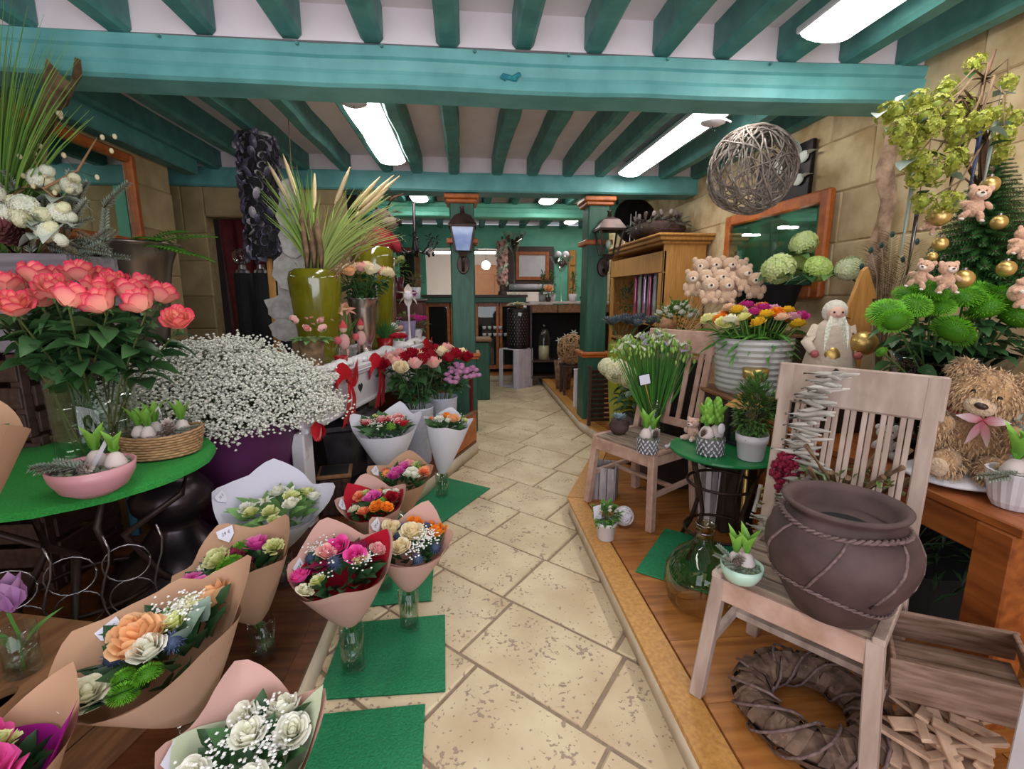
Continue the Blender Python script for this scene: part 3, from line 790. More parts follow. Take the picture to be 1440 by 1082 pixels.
def ribbon_bow(label, loc, rot, s=1.0, c=(.50, .012, .025), group=None):
    t = thing('ribbon_bow', label, 'bow', loc, rot, group)
    for sx in (-1, 1):
        mb = MB(); rows = []
        for i in range(9):
            a = i / 8 * PI * 1.0
            rad = .075 * s * math.sin(a); p = V(sx * .085 * s * math.sin(a * .5) ** 1.0 * (1.25 if i < 5 else 1.25 - .31 * (i - 4)), 0, 0)
            x = sx * (.005 + .105 * s * math.sin(a)); z = .055 * s * math.sin(2 * a) * .6 + .02 * s
            ww = (.02 + .028 * math.sin(a)) * s
            rows.append([(x, -.025 * s * math.cos(a), z - ww + .015 * s), (x, -.03 * s * math.cos(a), z + ww + .015 * s)])
        mb.grid(rows, c); part('bow_loop', mb, M['satin'], t, smooth=True)
        mb = MB(); rows = []
        for i in range(7):
            q = i / 6; x = sx * (.006 + .045 * s * q + .008 * math.sin(q * 6)); z = -.20 * s * q; ww = (.012 + .02 * q) * s
            rows.append([(x - ww, -.012 - .012 * math.sin(q * 5), z), (x, -.02 - .012 * math.sin(q * 5), z + (.02 * s if i == 6 else 0)), (x + ww, -.012 - .012 * math.sin(q * 5), z)])
        mb.grid(rows, mixc(c, (0, 0, 0), .1)); part('bow_tail', mb, M['satin'], t, smooth=True)
    part('bow_knot', MB().ball((0, -.015, .015 * s), .02 * s, 8, 6, (1, .8, 1.1), col=mixc(c, (0, 0, 0), .3)), M['satin'], t, smooth=True)
    return t
def rose_stem(label, group, base, tip, kind, s, nl=4, leaf='rose_leaf', ls=.07, cat='rose', name='rose', stemc=(.07, .14, .04), lo=.45, hi=.86, sr=.0035, thorn=None):
    """one cut flower: stem, leaves and bloom; base and tip in world space"""
    base = Vector(base); tip = Vector(tip); d = tip - base
    t = thing(name, label, cat, base, group=group)
    mid = d * .5 + V(d.x, d.y, 0) * -.12
    mb = MB(); mb.col = stemc; mb.tube([(0, 0, 0), mid, d * 1.0], sr, 5); part('stem', mb, M['leaf'], t)
    dd = (d - mid).normalized()
    link('bloom', FM(kind, nxt()), t, d, aim((dd + V(0, 0, .3) + V(U(-.15, .15), U(-.15, .15), 0)), U(0, 6)), (s, s, s * (1.25 if kind[:3] in ('ros', 'ran') else 1)))
    for k in range(nl):
        f = lo + (hi - lo) * (k + U(0, .9)) / nl; a = U(0, 6.28)
        q = mid * (2 * f) if f < .5 else mid + (d - mid) * ((f - .5) * 2)
        link('leaf', LM(leaf, nxt()), t, q, aim_leaf((math.cos(a), math.sin(a), U(-.35, .5)), U(-.6, .6)), ls * U(.75, 1.2))
    return t

D = R
# ---------------- green mats on the floor ----------------
M['turf'] = mat('green_mat', '#0f6a40', '#178556', rough=.6, scale=120, bump=.5, contrast=(.3, .7))
M['turf2'] = mat('green_felt', '#1d7a2c', '#2a9038', rough=.9, scale=160, bump=.6)
def mat_piece(label, poly, z=0.003):
    cx = sum(p[0] for p in poly) / len(poly); cy = sum(p[1] for p in poly) / len(poly)
    pr = [(x - cx, y - cy) for x, y in poly]
    mb = MB(); n = 14
    def P(u, v): 
        a = V(*pr[0], 0) * (1 - u) + V(*pr[1], 0) * u; b = V(*pr[3], 0) * (1 - u) + V(*pr[2], 0) * u; return a * (1 - v) + b * v
    top = []; 
    for i in range(n + 1):
        row = []
        for j in range(n + 1):
            p = P(i / n, j / n); edge = min(i, j, n - i, n - j)
            row.append((p.x, p.y, .004 + (.003 * math.sin(p.x * 19 + p.y * 11) + .002 * math.sin(p.y * 31) + .003 if edge else 0)))
        top.append(row)
    mb.grid(top); mb.grid([[(a, b, 0) for a, b, c in r] for r in top][::-1])
    return solo('floor_mat', mb, M['turf'], label, 'mat', (cx, cy, z), group=None, smooth=True)
mat_piece('green floor mat nearest the camera, in the bottom of the picture', [(-.62, 1.05), (-.15, 1.05), (-.17, 1.52), (-.57, 1.51)])
mat_piece('green floor mat carrying the vase of the red and hot pink bouquet', [(-.56, 1.575), (-.10, 1.57), (-.12, 2.01), (-.56, 1.99)])
mat_piece('green floor mat under the orange and cream bouquet, mostly hidden', [(-.56, 2.10), (-.19, 2.12), (-.20, 2.52), (-.56, 2.5)])
mat_piece('green floor mat set cornerwise under the slim white wrapped bouquet', [(-.50, 2.98), (-.22, 2.86), (.16, 3.46), (-.20, 3.72)])

# ---------------- wrapped bouquets on the left ----------------
pi = PI
def dg(*a): return [(R(x), y, z) for x, y, z in a]
vase('small clear vase holding the orange and cream kraft bouquet', (-.27, 1.93, .009), .042, .185)
bouquet('kraft paper bouquet of cream roses, orange blooms and blue thistles', (-.265, 1.93, .205), (.08, -.30, 1), 'pink_kraft', .155, .20, dg((75, .13, .75), (160, .11, .75), (5, .07, .7)), [
    ('rose_cream', -.62, .42, .047), ('rose_cream', .02, .12, .05), ('rose_cream', -.18, -.45, .042), ('rose_orange', .02, .72, .036), ('rose_orange', .78, .40, .043), ('rose_orange', -.72, -.05, .032),
    ('thistle', .38, .70, .028), ('thistle', .72, -.20, .03), ('thistle', -.30, .50, .026), ('thistle', .28, -.70, .026), ('thistle', -.35, .05, .022), ('rose_orange', .55, .85, .025)],
    gyp=(170, [(.4, .2), (.35, -.25), (.2, -.55), (.5, 0)]), tagtxt='24 €', tag_a=R(160), tagpos=.80, seed=2, collar=(R(200), R(345), dg((215, .06, .5), (330, .05, .5))), filler='dark_leaf')
vase('small clear vase holding the red and hot pink bouquet', (-.46, 1.71, .009), .044, .19)
bouquet('kraft bouquet with red paper, dark gerberas, hot pink roses and thistles', (-.46, 1.71, .215), (-.02, -.32, 1), 'pink_kraft', .175, .22, dg((118, .14, .8), (35, .10, .7), (178, .05, .6), (290, .04, .6)), [
    ('rose_hot', -.18, .62, .042), ('gerb_dark', .22, .52, .058), ('gerb_dark', -.50, .02, .055), ('rose_hot', .26, .15, .04), ('rose_hot', -.78, -.30, .036), ('rose_pink', -.45, .38, .036), ('rose_pink', .66, .42, .032),
    ('thistle', -.78, .40, .028), ('thistle', -.16, .05, .03), ('ran_white', -.62, -.62, .028), ('carn_lime', .38, -.02, .026), ('carn_lime', -.35, -.48, .028), ('daisy_white', .48, .18, .026), ('gerb_dark', .62, .70, .045)],
    gyp=(90, [(-.6, .5), (-.3, -.3), (.45, -.05), (-.55, .6)]), tissue=('red', dg((40, .10, .8))), tagtxt='29 €', tag_a=R(172), tagpos=.78, seed=3, collar=(R(230), R(355), dg((285, .08, .8),)), filler='dark_leaf')
vase('small clear vase hidden behind the orange bouquet', (-.43, 2.24, .0), .045, .22)
bouquet('kraft bouquet with red inner paper, orange and pink spray flowers', (-.43, 2.24, .255), (-.10, -.32, 1), 'pink_kraft', .145, .19, dg((110, .12, .8), (178, .08, .7), (20, .08, .7)), [
    ('freesia_hot', .25, .70, .034), ('gerb_orange', .12, .62, .03), ('carn_pink', .02, .18, .036), ('carn_salmon', -.55, .45, .03), ('carn_lime', -.30, .50, .024), ('rose_orange', .25, -.45, .034), ('carn_salmon', -.18, -.60, .034),
    ('rose_red', .62, .05, .034), ('ran_white', -.55, -.35, .026), ('carn_white', .45, .30, .028), ('carn_white', .70, .45, .026), ('gerb_red', .40, .55, .028), ('carn_pink', -.12, .0, .03), ('lime_pom', .36, -.1, .022), ('rose_orange', .5, -.5, .03)],
    tissue=('red', dg((140, .10, .9), (20, .05, .6))), tagtxt='24 €', tag_a=R(180), tagpos=.85, seed=4)
vase('small clear vase of the magenta carnation bouquet', (-.36, 2.66, .0), .045, .2)
bouquet('kraft bouquet of magenta carnations, orange gerbera and white sprigs', (-.36, 2.66, .225), (-.06, -.34, 1), 'kraft', .165, .19, dg((80, .10, .8), (165, .09, .7), (8, .06, .6)), [
    ('carn_pink', -.15, .05, .044), ('carn_pink', .05, .40, .042), ('carn_pink', -.28, -.20, .038), ('gerb_orange', -.55, .25, .036), ('gerb_red', -.62, .48, .03), ('rose_pink', .18, .62, .034), ('carn_lime', .42, .55, .034),
    ('carn_white', .35, .05, .034), ('carn_white', .45, -.25, .032), ('carn_salmon', .75, .12, .036), ('carn_salmon', .82, .32, .026), ('lime_pom', .55, .4, .022), ('carn_white', .25, -.2, .03)],
    greens=[('pale_leaf', .6, .6, .06), ('rose_leaf', .8, .5, .05)], tagtxt='19 €', tag_a=R(160), tagpos=.85, seed=5)
vase('clear vase under the wide white wrapped carnation bouquet', (-.52, 3.12, PZ), .05, .16)
bouquet('wide white paper bouquet of red and white carnations', (-.52, 3.12, .27), (-.02, -.26, 1), 'white', .215, .30, dg((72, .13, .55), (20, .10, .45), (160, .10, .5)), [
    ('carn_redwhite', -.55, .05, .042), ('carn_redwhite', -.12, .1, .045), ('carn_redwhite', .36, .35, .045), ('carn_red', .62, -.15, .04), ('carn_redwhite', .12, .18, .036), ('green_pom', -.02, .48, .036), ('lime_pom', .22, -.28, .034), ('carn_lime', -.40, .62, .026),
    ('daisy_white', -.35, -.05, .026), ('daisy_white', -.12, -.28, .026), ('carn_redwhite', .42, 0, .034), ('carn_redwhite', -.72, .2, .03)], gyp=(70, [(-.4, -.1), (-.1, -.25), (.2, 0), (.4, .1)]), seed=6)
vase('small clear vase on the cornerwise mat under the slim white bouquet', (-.195, 3.34, .009), .045, .17)
bouquet('slim pale paper bouquet of peach and orange flowers', (-.19, 3.34, .19), (.12, -.14, 1), 'white', .165, .32, dg((85, .10, .7), (178, .05, .6), (5, .08, .6)), [
    ('rose_orange', -.05, .35, .036), ('rose_peach', .25, .05, .044), ('carn_salmon', -.02, .5, .03), ('carn_white', -.35, -.05, .036), ('thistle', -.55, .35, .024), ('carn_lime', .75, .5, .026), ('carn_salmon', -.7, .1, .024), ('carn_white', .05, -.25, .028), ('rose_peach', .3, .35, .03)],
    greens=[('pale_leaf', .7, .6, .07), ('eucal', -.5, .5, .05)], gyp=(60, [(-.3, -.2), (.4, .3)]), seed=7, collar=(R(215), R(330), dg((270, .03, .6))))
vase('clear vase under the large white cream-flower bouquet', (-.87, 2.14, PZ), .05, .16)
bouquet('large white paper bouquet of cream and lime flowers', (-.87, 2.14, .30), (.02, -.34, 1), 'lilac_white', .215, .18, dg((108, .17, .9), (168, .13, .6), (20, .12, .7), (300, .04, .4)), [
    ('lisi_white', .15, .62, .045), ('lisi_white', -.22, .2, .045), ('carn_lime', .30, .30, .04), ('carn_lime', .55, .55, .04), ('carn_lime', .05, -.25, .036), ('carn_white', -.5, -.05, .034), ('carn_lime', -.32, -.25, .034), ('carn_white', .72, .4, .038), ('lime_pom', .36, .55, .03), ('rose_white', .4, .0, .035), ('carn_lime', .2, -.5, .03), ('rose_white', -.05, .5, .035)],
    filler='pale_leaf', tagtxt='35 €', tag_a=R(170), tagpos=.9, seed=8, collar=(R(235), R(350), dg((300, .06, .7))))
vase('small clear vase on the dark boards under the pink and green kraft bouquet', (-.77, 1.67, PZ), .045, .15)
bouquet('kraft bouquet of pink carnations, green dianthus and burgundy plumes', (-.78, 1.66, .285), (-.16, -.26, 1), 'kraft', .175, .20, dg((45, .13, .8), (120, .12, .8), (190, .05, .5)), [
    ('carn_pink', .30, .50, .048), ('carn_pink', -.40, -.55, .042), ('carn_pink', -.75, -.25, .034), ('green_pom', -.05, -.02, .048), ('green_pom', -.12, .62, .042), ('gerb_dark', -.15, .38, .046), ('gerb_dark', .22, -.08, .04), ('carn_lime', -.45, .30, .044), ('carn_lime', -.30, .1, .036), ('carn_lime', .66, .42, .036), ('carn_lime', -.08, -.52, .04), ('daisy_white', -.72, .15, .024)],
    tagtxt='29 €', tag_a=R(118), tagpos=.9, seed=9, collar=(R(270), R(400), dg((310, .10, .8))), filler='dark_leaf')
vase('clear vase under the big apricot rose bouquet', (-.74, 1.20, PZ), .05, .2)
bouquet('big kraft bouquet with a large apricot rose, thistles and white blooms', (-.745, 1.19, .345), (-.22, -.24, 1), 'kraft', .20, .20, dg((35, .17, .8), (165, .10, .8), (100, .07, .8), (215, .03, .5)), [
    ('rose_peach', -.10, -.02, .062), ('rose_peach', -.42, .30, .05), ('rose_peach', .48, .72, .05), ('ran_white', -.52, -.55, .046), ('rose_white', .10, -.22, .04), ('thistle', -.45, -.08, .032), ('thistle', .32, -.08, .03), ('green_pom', .02, -.68, .034), ('green_pom', .22, -.50, .034), ('green_pom', -.08, -.48, .028),
    ('hydra_cream', .08, .60, .055), ('carn_lime', .22, .22, .036), ('lime_pom', .12, .3, .03), ('lime_pom', -.05, .52, .028), ('carn_lime', .35, .5, .028)],
    greens=[('eucal', .55, .15, .075), ('eucal', .62, .38, .07), ('eucal', .5, -.05, .06), ('dark_leaf', -.30, .62, .07), ('dark_leaf', .78, .75, .06), ('rose_leaf', -.7, .3, .07), ('pale_leaf', .0, .45, .05)],
    gyp=(200, [(.0, .5), (.25, .45), (.3, .3), (.1, .35), (-.1, .55)]), filler='dark_leaf', tagtxt='24 €', tag_a=R(150), tagpos=.85, seed=10, collar=(R(265), R(400), dg((330, .05, .9))))
vase('clear vase under the white rose and baby breath bouquet', (-.50, 1.0, .0), .045, .175)
bouquet('kraft bouquet of white roses and baby breath nearest the camera', (-.50, 1.0, .20), (-.06, -.20, 1), 'pink_kraft', .155, .19, dg((112, .15, .8), (30, .10, .6), (178, .08, .6)), [
    ('rose_white', .02, .15, .038), ('rose_white', .38, .60, .04), ('rose_white', .62, .25, .038), ('rose_white', -.22, .62, .034), ('rose_white', -.62, -.25, .036), ('rose_white', .35, -.50, .038), ('rose_white', -.2, -.6, .034), ('carn_lime', .35, .8, .02)],
    greens=[('dark_leaf', .0, .75, .07), ('dark_leaf', .3, .3, .06), ('rose_leaf', -.4, .2, .07), ('dark_leaf', .75, .5, .07), ('rose_leaf', -.45, -.5, .07), ('dark_leaf', .1, -.25, .06), ('dark_leaf', .7, -.15, .07), ('rose_leaf', .1, -.8, .06), ('dark_leaf', -.7, .3, .06)], gyp=(330, [(-.2, .4), (.15, .45), (.2, .1), (-.3, .1), (-.1, -.3), (.4, 0), (.2, .6), (-.45, -.3), (.5, -.2), (.3, -.6)]), tissue=('green_tissue', dg((170, .07, .8), (30, .12, .5))), tagtxt='19 €', tag_a=R(178), tagpos=.95, seed=11)
M['crate_b'] = mat('crate_brown', '#6f4a30', '#8d6240', rough=.6, scale=7, bump=.2, stretch=(6, 1, 6), rnd_amt=.1)
M['darkwood'] = mat('dark_wood', '#33201b', '#48302a', rough=.5, scale=8, bump=.15, stretch=(6, 1, 6), rnd_amt=.12)
# upturned crate with an oval hand hole (bottom left corner)
t = thing('wooden_crate', 'upturned wooden crate with an oval hand hole, bottom left corner', 'crate', (-1.42, 1.13, PZ), (0, 0, R(-14)))
mb = MB(); n = 24; W2, H2 = .34, .38
ox, oy = .22, .05
for zz, flip in ((.33, False), (.31, True)):
    out = []; inn = []
    for k in range(n):
        a = 2 * PI * k / n; c, s = math.cos(a), math.sin(a); q = 1 / max(abs(c), abs(s))
        out.append(mb.vert((c * q * W2, s * q * H2, zz))); inn.append(mb.vert((ox + .035 * c, oy + .085 * s, zz)))
    for k in range(n):
        f = (out[k], out[(k + 1) % n], inn[(k + 1) % n], inn[k]); mb.face(*(f[::-1] if flip else f))
for k in range(n): mb.face(k * 2 + 1, (k * 2 + 3) % (2 * n), (k * 2 + 3) % (2 * n) + 2 * n, k * 2 + 1 + 2 * n)
part('top_board', mb, M['crate_b'], t)
for sx in (-1, 1):
    part('side_board', MB().box((sx * (W2 - .008), 0, .2325), (.016, 2 * H2, .155), None, .003), M['crate_b'], t); part('side_board', MB().box((sx * (W2 - .008), 0, .0755), (.016, 2 * H2, .15), None, .003), M['crate_b'], t)
    part('end_board', MB().box((0, sx * (H2 - .008), .2325), (2 * W2 - .034, .016, .155), None, .003), M['crate_b'], t); part('end_board', MB().box((0, sx * (H2 - .008), .0755), (2 * W2 - .034, .016, .15), None, .003), M['crate_b'], t)
vase('tall clear vase on the upturned crate at the left edge', (-1.23, 1.08, PZ + .332), .045, .28)
bouquet('large plain kraft cone bouquet at the left edge of the picture', (-1.22, 1.08, .76), (.06, .1, 1), 'kraft', .20, .32, dg((350, .10, .9), (90, .1, .7), (180, .1, .7)), [('rose_pink', 0, 0, .05), ('rose_white', -.4, .3, .05), ('rose_pink', -.4, -.3, .045), ('rose_white', .4, -.4, .04)], seed=12)
vase('small clear vase with a lilac tulip at the left edge', (-1.20, 1.26, PZ + .332), .04, .13, water=.6)
tu = thing('lilac_tulip', 'single lilac tulip in a small vase at the left edge', 'tulip', (-1.20, 1.26, PZ + .345))
sm = MB(); sm.tube([(0, 0, 0), (.005, 0, .1), (.0, -.01, .17)], .004, 5, col=(.12, .3, .06)); part('stem', sm, M['leaf'], tu)
sm = MB(); sm.leaf((0, 0, .04), (.5, .3, 1), .14, .04, col=(.15, .35, .08)); sm.leaf((0, 0, .04), (-.5, -.2, 1), .13, .04, col=(.15, .35, .08)); part('leaf_pair', sm, M['leaf'], tu, smooth=True)
sm = MB()
for k in range(6): a = k * PI / 3; sm.leaf((.008 * math.cos(a), .008 * math.sin(a), .165), (math.cos(a) * .35, math.sin(a) * .35, 1), .10, .07, col=(.42, .16, .40), col2=(.55, .30, .55), droop=-.1, up=(-math.cos(a), -math.sin(a), .2))
part('bloom', sm, M['petal'], tu, smooth=True)
vase('clear vase under the hot pink rose bouquet in the bottom left corner', (-.94, .90, .12), .045, .165)
bouquet('kraft bouquet of hot pink roses with magenta paper, bottom left corner', (-.945, .89, .31), (-.10, -.16, 1), 'kraft', .15, .18, dg((65, .15, .9), (5, .06, .7), (165, .1, .7)), [
    ('rose_hot', .28, -.25, .07), ('rose_lilac', -.20, .10, .055), ('rose_hot', -.35, .45, .05), ('rose_lilac', -.05, -.55, .05), ('carn_lime', .05, .42, .03), ('carn_lime', .62, -.4, .028), ('rose_hot', -.6, -.2, .05), ('thistle', -.3, -.2, .03)],
    tissue=('magenta', dg((22, .16, .55))), seed=13, filler='dark_leaf', tissue_h=1.0)

# ---------------- left side furniture and pots ----------------
M['iron'] = mat('cast_iron', '#2a1b18', '#3a2723', rough=.5, scale=14, metal=.3)
M['bronze'] = mat('dark_bronze', '#2e2528', '#443a3e', rough=.28, scale=6, metal=.7)
M['pewter'] = mat('pewter', '#7d6f66', '#9a8c82', rough=.3, scale=5, metal=.85, stretch=(3, 3, .4))
M['steel'] = mat('brushed_steel', '#b5aeac', '#c6c0be', rough=.25, scale=8, metal=.95, stretch=(4, 4, .3))
M['olive'] = mat('olive_glaze', '#5f5c0c', '#7a7618', rough=.12, scale=5, coat=.6, spec=.6)
M['lime_glaze'] = mat('lime_glaze', '#7d8424', '#92993a', rough=.3, scale=6)
M['purple'] = mat('purple_bucket', '#4a1a44', '#5d2655', rough=.5, scale=5, bump=.1, stretch=(1, 1, .3))
M['pinkbowl'] = mat('pink_glaze', '#c98a94', '#d39aa2', rough=.35, scale=5)
M['wicker'] = mat('wicker', '#8f6a48', '#b78f68', rough=.7, scale=30, rnd_amt=.15)
M['soil'] = mat('soil', '#20150e', '#33241a', rough=.95, scale=60, bump=.8)
M['silver'] = mat('chrome_wire', '#8d8688', rough=.25, metal=.9)
M['bark'] = mat('bark', '#5a4230', '#8b6e52', rough=.9, scale=18, bump=.8)
M['greybox'] = mat('grey_wood', '#6f6770', '#8a828a', rough=.8, scale=6, bump=.3, stretch=(.6, 6, 6))
M['terracotta_d'] = mat('dark_pot', '#3a2a28', '#4a3836', rough=.6, scale=8)
# bistro table with felt top and iron legs
tx, ty = -1.52, 1.94
t = thing('bistro_table', 'round iron table with a green felt top, on the left', 'table', (tx, ty, PZ))
part('table_top', MB().lathe([(0, .655), (.445, .655), (.452, .662), (.45, .675), (0, .675)], 40), M['iron'], t)
tt = MB(); n = 48; 
tt.lathe([(0, .68), (.3, .681), (.46, .68), (.466, .672), (.468, .655)], 60, wob=lambda j, z: 1 + .006 * math.sin(j * 1.7) + .004 * math.sin(j * 3.1))
part('felt_cover', tt, M['turf2'], t, smooth=True, label='green felt table cover')
for a in (20, 110, 200, 290):
    c, s = math.cos(R(a)), math.sin(R(a)); lg = MB()
    lg.tube([(.38 * c, .38 * s, .655), (.33 * c, .33 * s, .5), (.12 * c, .12 * s, .36), (.22 * c, .22 * s, .16), (.38 * c, .38 * s, .01)], [.016, .014, .016, .014, .018], 6)
    part('leg', lg, M['iron'], t, smooth=True)
lg = MB(); lg.tube([(.22 * math.cos(k * PI / 12), .22 * math.sin(k * PI / 12), .16) for k in range(25)], .01, 5); part('ring_stretcher', lg, M['iron'], t, smooth=True)
# wire wine rack of rings under the table
t = thing('wire_rack', 'silver wire rack of round rings under the green table', 'rack', (-1.40, 1.60, PZ), (0, 0, R(28)))
for i in range(4):
    for j in range(3):
        rg = MB(); r = .068
        rg.tube([(r * math.cos(k * PI / 9), 0, r * math.sin(k * PI / 9)) for k in range(19)], .0035, 5, cap=False)
        part('ring', rg, M['silver'], t, smooth=True, loc=(-.24 + i * .15, .0 + .04 * (j % 2), .09 + j * .15))
for i in range(5):
    rg = MB(); rg.tube([(-.30 + i * .15 + .02 * math.sin(k), -.01, .02 + k * .055) for k in range(10)], .004, 5); part('wavy_bar', rg, M['silver'], t, smooth=True)
# dark bronze turned vase standing on the boards
t = thing('bronze_urn', 'large dark bronze urn with a round waist and wide foot under the table', 'urn', (-1.36, 2.24, PZ))
part('urn_body', MB().lathe([(0, 0), (.30, .0), (.31, .02), (.26, .10), (.15, .20), (.10, .27), (.09, .30), (.12, .33), (.16, .38), (.165, .43), (.12, .50), (.08, .53), (.10, .56), (.10, .58), (.06, .58), (.05, .5), (0, .5)], 36), M['bronze'], t, smooth=True)
#
M['tealleg'] = mat('teal_leg', '#1f5666', '#2a6777', rough=.5, scale=9)
# folded dark crates behind the table
for k, (x, y, z, rz) in enumerate([(-2.12, 2.40, PZ, 0), (-2.10, 2.42, PZ + .361, 2), (-2.11, 2.41, PZ + .722, -1)]):
    t = thing('slatted_crate', ['dark slatted crate at the bottom of the stack behind the green table', 'dark slatted crate in the middle of the stack behind the green table', 'dark slatted crate on top of the stack behind the green table'][k], 'crate', (x, y, z), (0, 0, R(rz)), 'dark crates behind the table')
    for sx in (-1, 1):
        for sy in (-1, 1): part('corner_post', MB().box((sx * .23, sy * .2, .18), (.045, .045, .36), None, .004), M['darkwood'], t)
        for j in range(3):
            part('slat', MB().box((0, sx * .228, .06 + j * .115), (.50, .014, .09), None, .003), M['darkwood'], t)
            part('slat', MB().box((sx * .258, 0, .06 + j * .115), (.014, .36, .09), None, .003), M['darkwood'], t)
# tall clear vase of bicolour roses
vx, vy, vz = -1.46, 2.0, PZ + .69
t = vase('large clear glass vase of bicolour roses on the green table', (vx, vy, vz), .135, .34, water=.45, flare=1.03)
bl = [(20, 430, 1.72), (75, 406, 1.80), (45, 388, 1.95), (112, 385, 1.95), (150, 425, 1.75), (205, 425, 1.78), (252, 448, 1.9), (6, 402, 1.85), (180, 412, 1.9), (128, 410, 1.85), (98, 420, 1.7), (160, 398, 2.0), (60, 420, 1.9), (222, 412, 1.95), (85, 388, 2.1), (-20, 415, 1.8), (-15, 395, 2.0), (30, 400, 2.05), (140, 390, 2.1), (192, 400, 2.05)]
ROSEPOS = [(-1.443, 1.720, 1.412), (-1.380, 1.800, 1.467), (-1.559, 1.950, 1.514), (-1.398, 1.950, 1.522), (-1.185, 1.750, 1.423), (-1.082, 1.780, 1.422), (-1.047, 1.900, 1.361), (-1.572, 1.850, 1.477), (-1.210, 1.900, 1.453), (-1.298, 1.850, 1.463), (-1.266, 1.700, 1.435), (-1.320, 2.000, 1.485), (-1.497, 1.900, 1.433), (-1.139, 1.950, 1.445), (-1.578, 2.100, 1.508), (-1.591, 1.800, 1.446), (-1.682, 2.050, 1.480), (-1.435, 2.100, 1.508), (-1.271, 2.050, 1.480), (-1.773, 2.000, 1.484)]
for k, p in enumerate(ROSEPOS):
    a = k * 2.4; q = .09 * math.sqrt((k % 10 + .5) / 10)
    rose_stem('coral pink and cream rose in the large vase on the green table' if k != 6 else 'coral pink rose standing apart at the right of the large vase', 'coral and cream roses', (vx + q * math.cos(a), vy + q * math.sin(a), vz + .03), (p[0], p[1], p[2] - .03), 'rose_pinkcream', .052, nl=14, ls=.105, lo=.56, hi=.93, stemc=(.10, .12, .04))
# pink bowl of bulbs
def bulb_plant(parent, loc, s=1.0, flower=None, tall=1.0, name='hyacinth'):
    x, y, z = loc
    b = MB(); b.lathe([(0, -.02), (.022, -.012), (.028, .008), (.018, .03), (.008, .04), (0, .04)], 12); b.c = [(.62, .52, .50)] * len(b.v)
    b.v = [(p[0] * s, p[1] * s, p[2] * s) for p in b.v]
    o = part('bulb', b, M['paint'], parent, smooth=True, loc=loc)
    for k in range(4):
        a = k * 1.57 + U(-.3, .3); l = MB(); L = U(.085, .11) * s * tall
        l.leaf((.006 * math.cos(a), .006 * math.sin(a), .03 * s), (math.cos(a) * .28, math.sin(a) * .28, 1), L, .034 * s, col=(.09, .28, .03), col2=(.28, .55, .08), droop=.1, up=(-math.cos(a), -math.sin(a), .3), fold=.4)
        part('leaf', l, M['leaf'], parent, smooth=True, loc=loc)
    if flower:
        f = MB()
        for k in range(26):
            zz = .05 + .07 * (k / 26) * tall; r = .016 * (1.1 - k / 34); a = k * 2.4
            f.ball((r * math.cos(a) * s, r * math.sin(a) * s, zz * s * 1.15), .0085 * s, 6, 4, (1, 1, 1.5), col=jit(flower, .15))
        part('flower_bud', f, M['petal'], parent, smooth=True, loc=loc)
def cone_mb(r=.03, h=.06, c=(.20, .13, .10), c2=(.55, .48, .46), n=48):
    mb = MB(); mb.lathe([(0, 0), (r * .5, h * .1), (r * .55, h * .5), (0, h)], 8); mb.c = [mixc(c, (0, 0, 0), .5)] * len(mb.v)
    for k in range(n):
        f = (k + .5) / n; zz = h * f; rad = r * math.sin(PI * (.12 + .8 * f)) * .75; a = k * 2.4
        mb.leaf((rad * .4 * math.cos(a), rad * .4 * math.sin(a), zz), (math.cos(a), math.sin(a), .55), r * .62, r * .5, col=c, col2=c2, droop=-.25, n=2)
    return mb
def fir_mb(L=.15, c=(.16, .22, .15), c2=(.40, .44, .38), n=110, w=.0035, nl=.028):
    mb = MB(); pts = [(0, L * i / 4, -.015 * (i / 4) ** 2) for i in range(5)]; mb.tube(pts, .003, 5, col=(.12, .08, .05))
    for k in range(n):
        f = (k + .5) / n; a = k * 2.4
        mb.leaf((0, L * f, -.015 * f * f), (math.cos(a), .75, math.sin(a)), nl * (1.1 - .4 * f), w * 1.6, col=jit(c, .2), col2=jit(c2, .15), droop=.05, n=2)
    return mb
FIRF = lambda i=0: cached('fir_sprig|f%d' % (i % 2), lambda: fir_mb(.15), M['leaf'])
FIRG = lambda i=0: cached('fir_sprig|g%d' % (i % 2), lambda: fir_mb(.16, (.03, .10, .03), (.07, .2, .05)), M['leaf'])
CONE = lambda: cached('pine_cone|1', lambda: cone_mb(), M['rough'])
def moss(parent, r, z, c=(.16, .18, .12), n=60):
    mb = MB(); 
    for k in range(n):
        a = k * 2.4; q = r * math.sqrt((k + .5) / n)
        mb.ball((q * math.cos(a), q * math.sin(a), z + U(-.004, .006)), U(.008, .014), 5, 3, col=jit(c, .35))
    part('moss', mb, M['rough'], parent, stuff=True)
bx_ = (-1.247, 1.603, 0.820)
t = thing('pink_bowl', 'pink glazed bowl of hyacinth bulbs and frosted fir on the green table', 'planter', (bx_[0] + .02, bx_[1] + .03, PZ + .682))
part('bowl', MB().lathe([(0, 0), (.05, 0), (.09, .025), (.112, .065), (.118, .10), (.112, .10), (.105, .068), (.08, .035), (0, .03)], 32, wob=lambda j, z: 1), M['pinkbowl'], t, smooth=True)
moss(t, .10, .082)
bulb_plant(t, (-.005, .03, .095), 1.1); bulb_plant(t, (.075, .0, .095), 1.15, tall=.75)
for k, (x, y, a) in enumerate([(-.05, -.03, 100), (-.06, .0, 120), (-.04, -.05, 85), (-.07, .02, 150), (-.03, -.04, 70)]): link('fir_sprig', FIRF(k), t, (x + .04, y, .10), (R(10), 0, R(a)), .85)
link('pine_cone', CONE(), t, (.0, -.05, .10), (R(75), 0, R(60)), .9)
part('label_stick', MB().box((.03, .0, .135), (.012, .002, .09), (0, .5, .4), 0), M['white'], t)
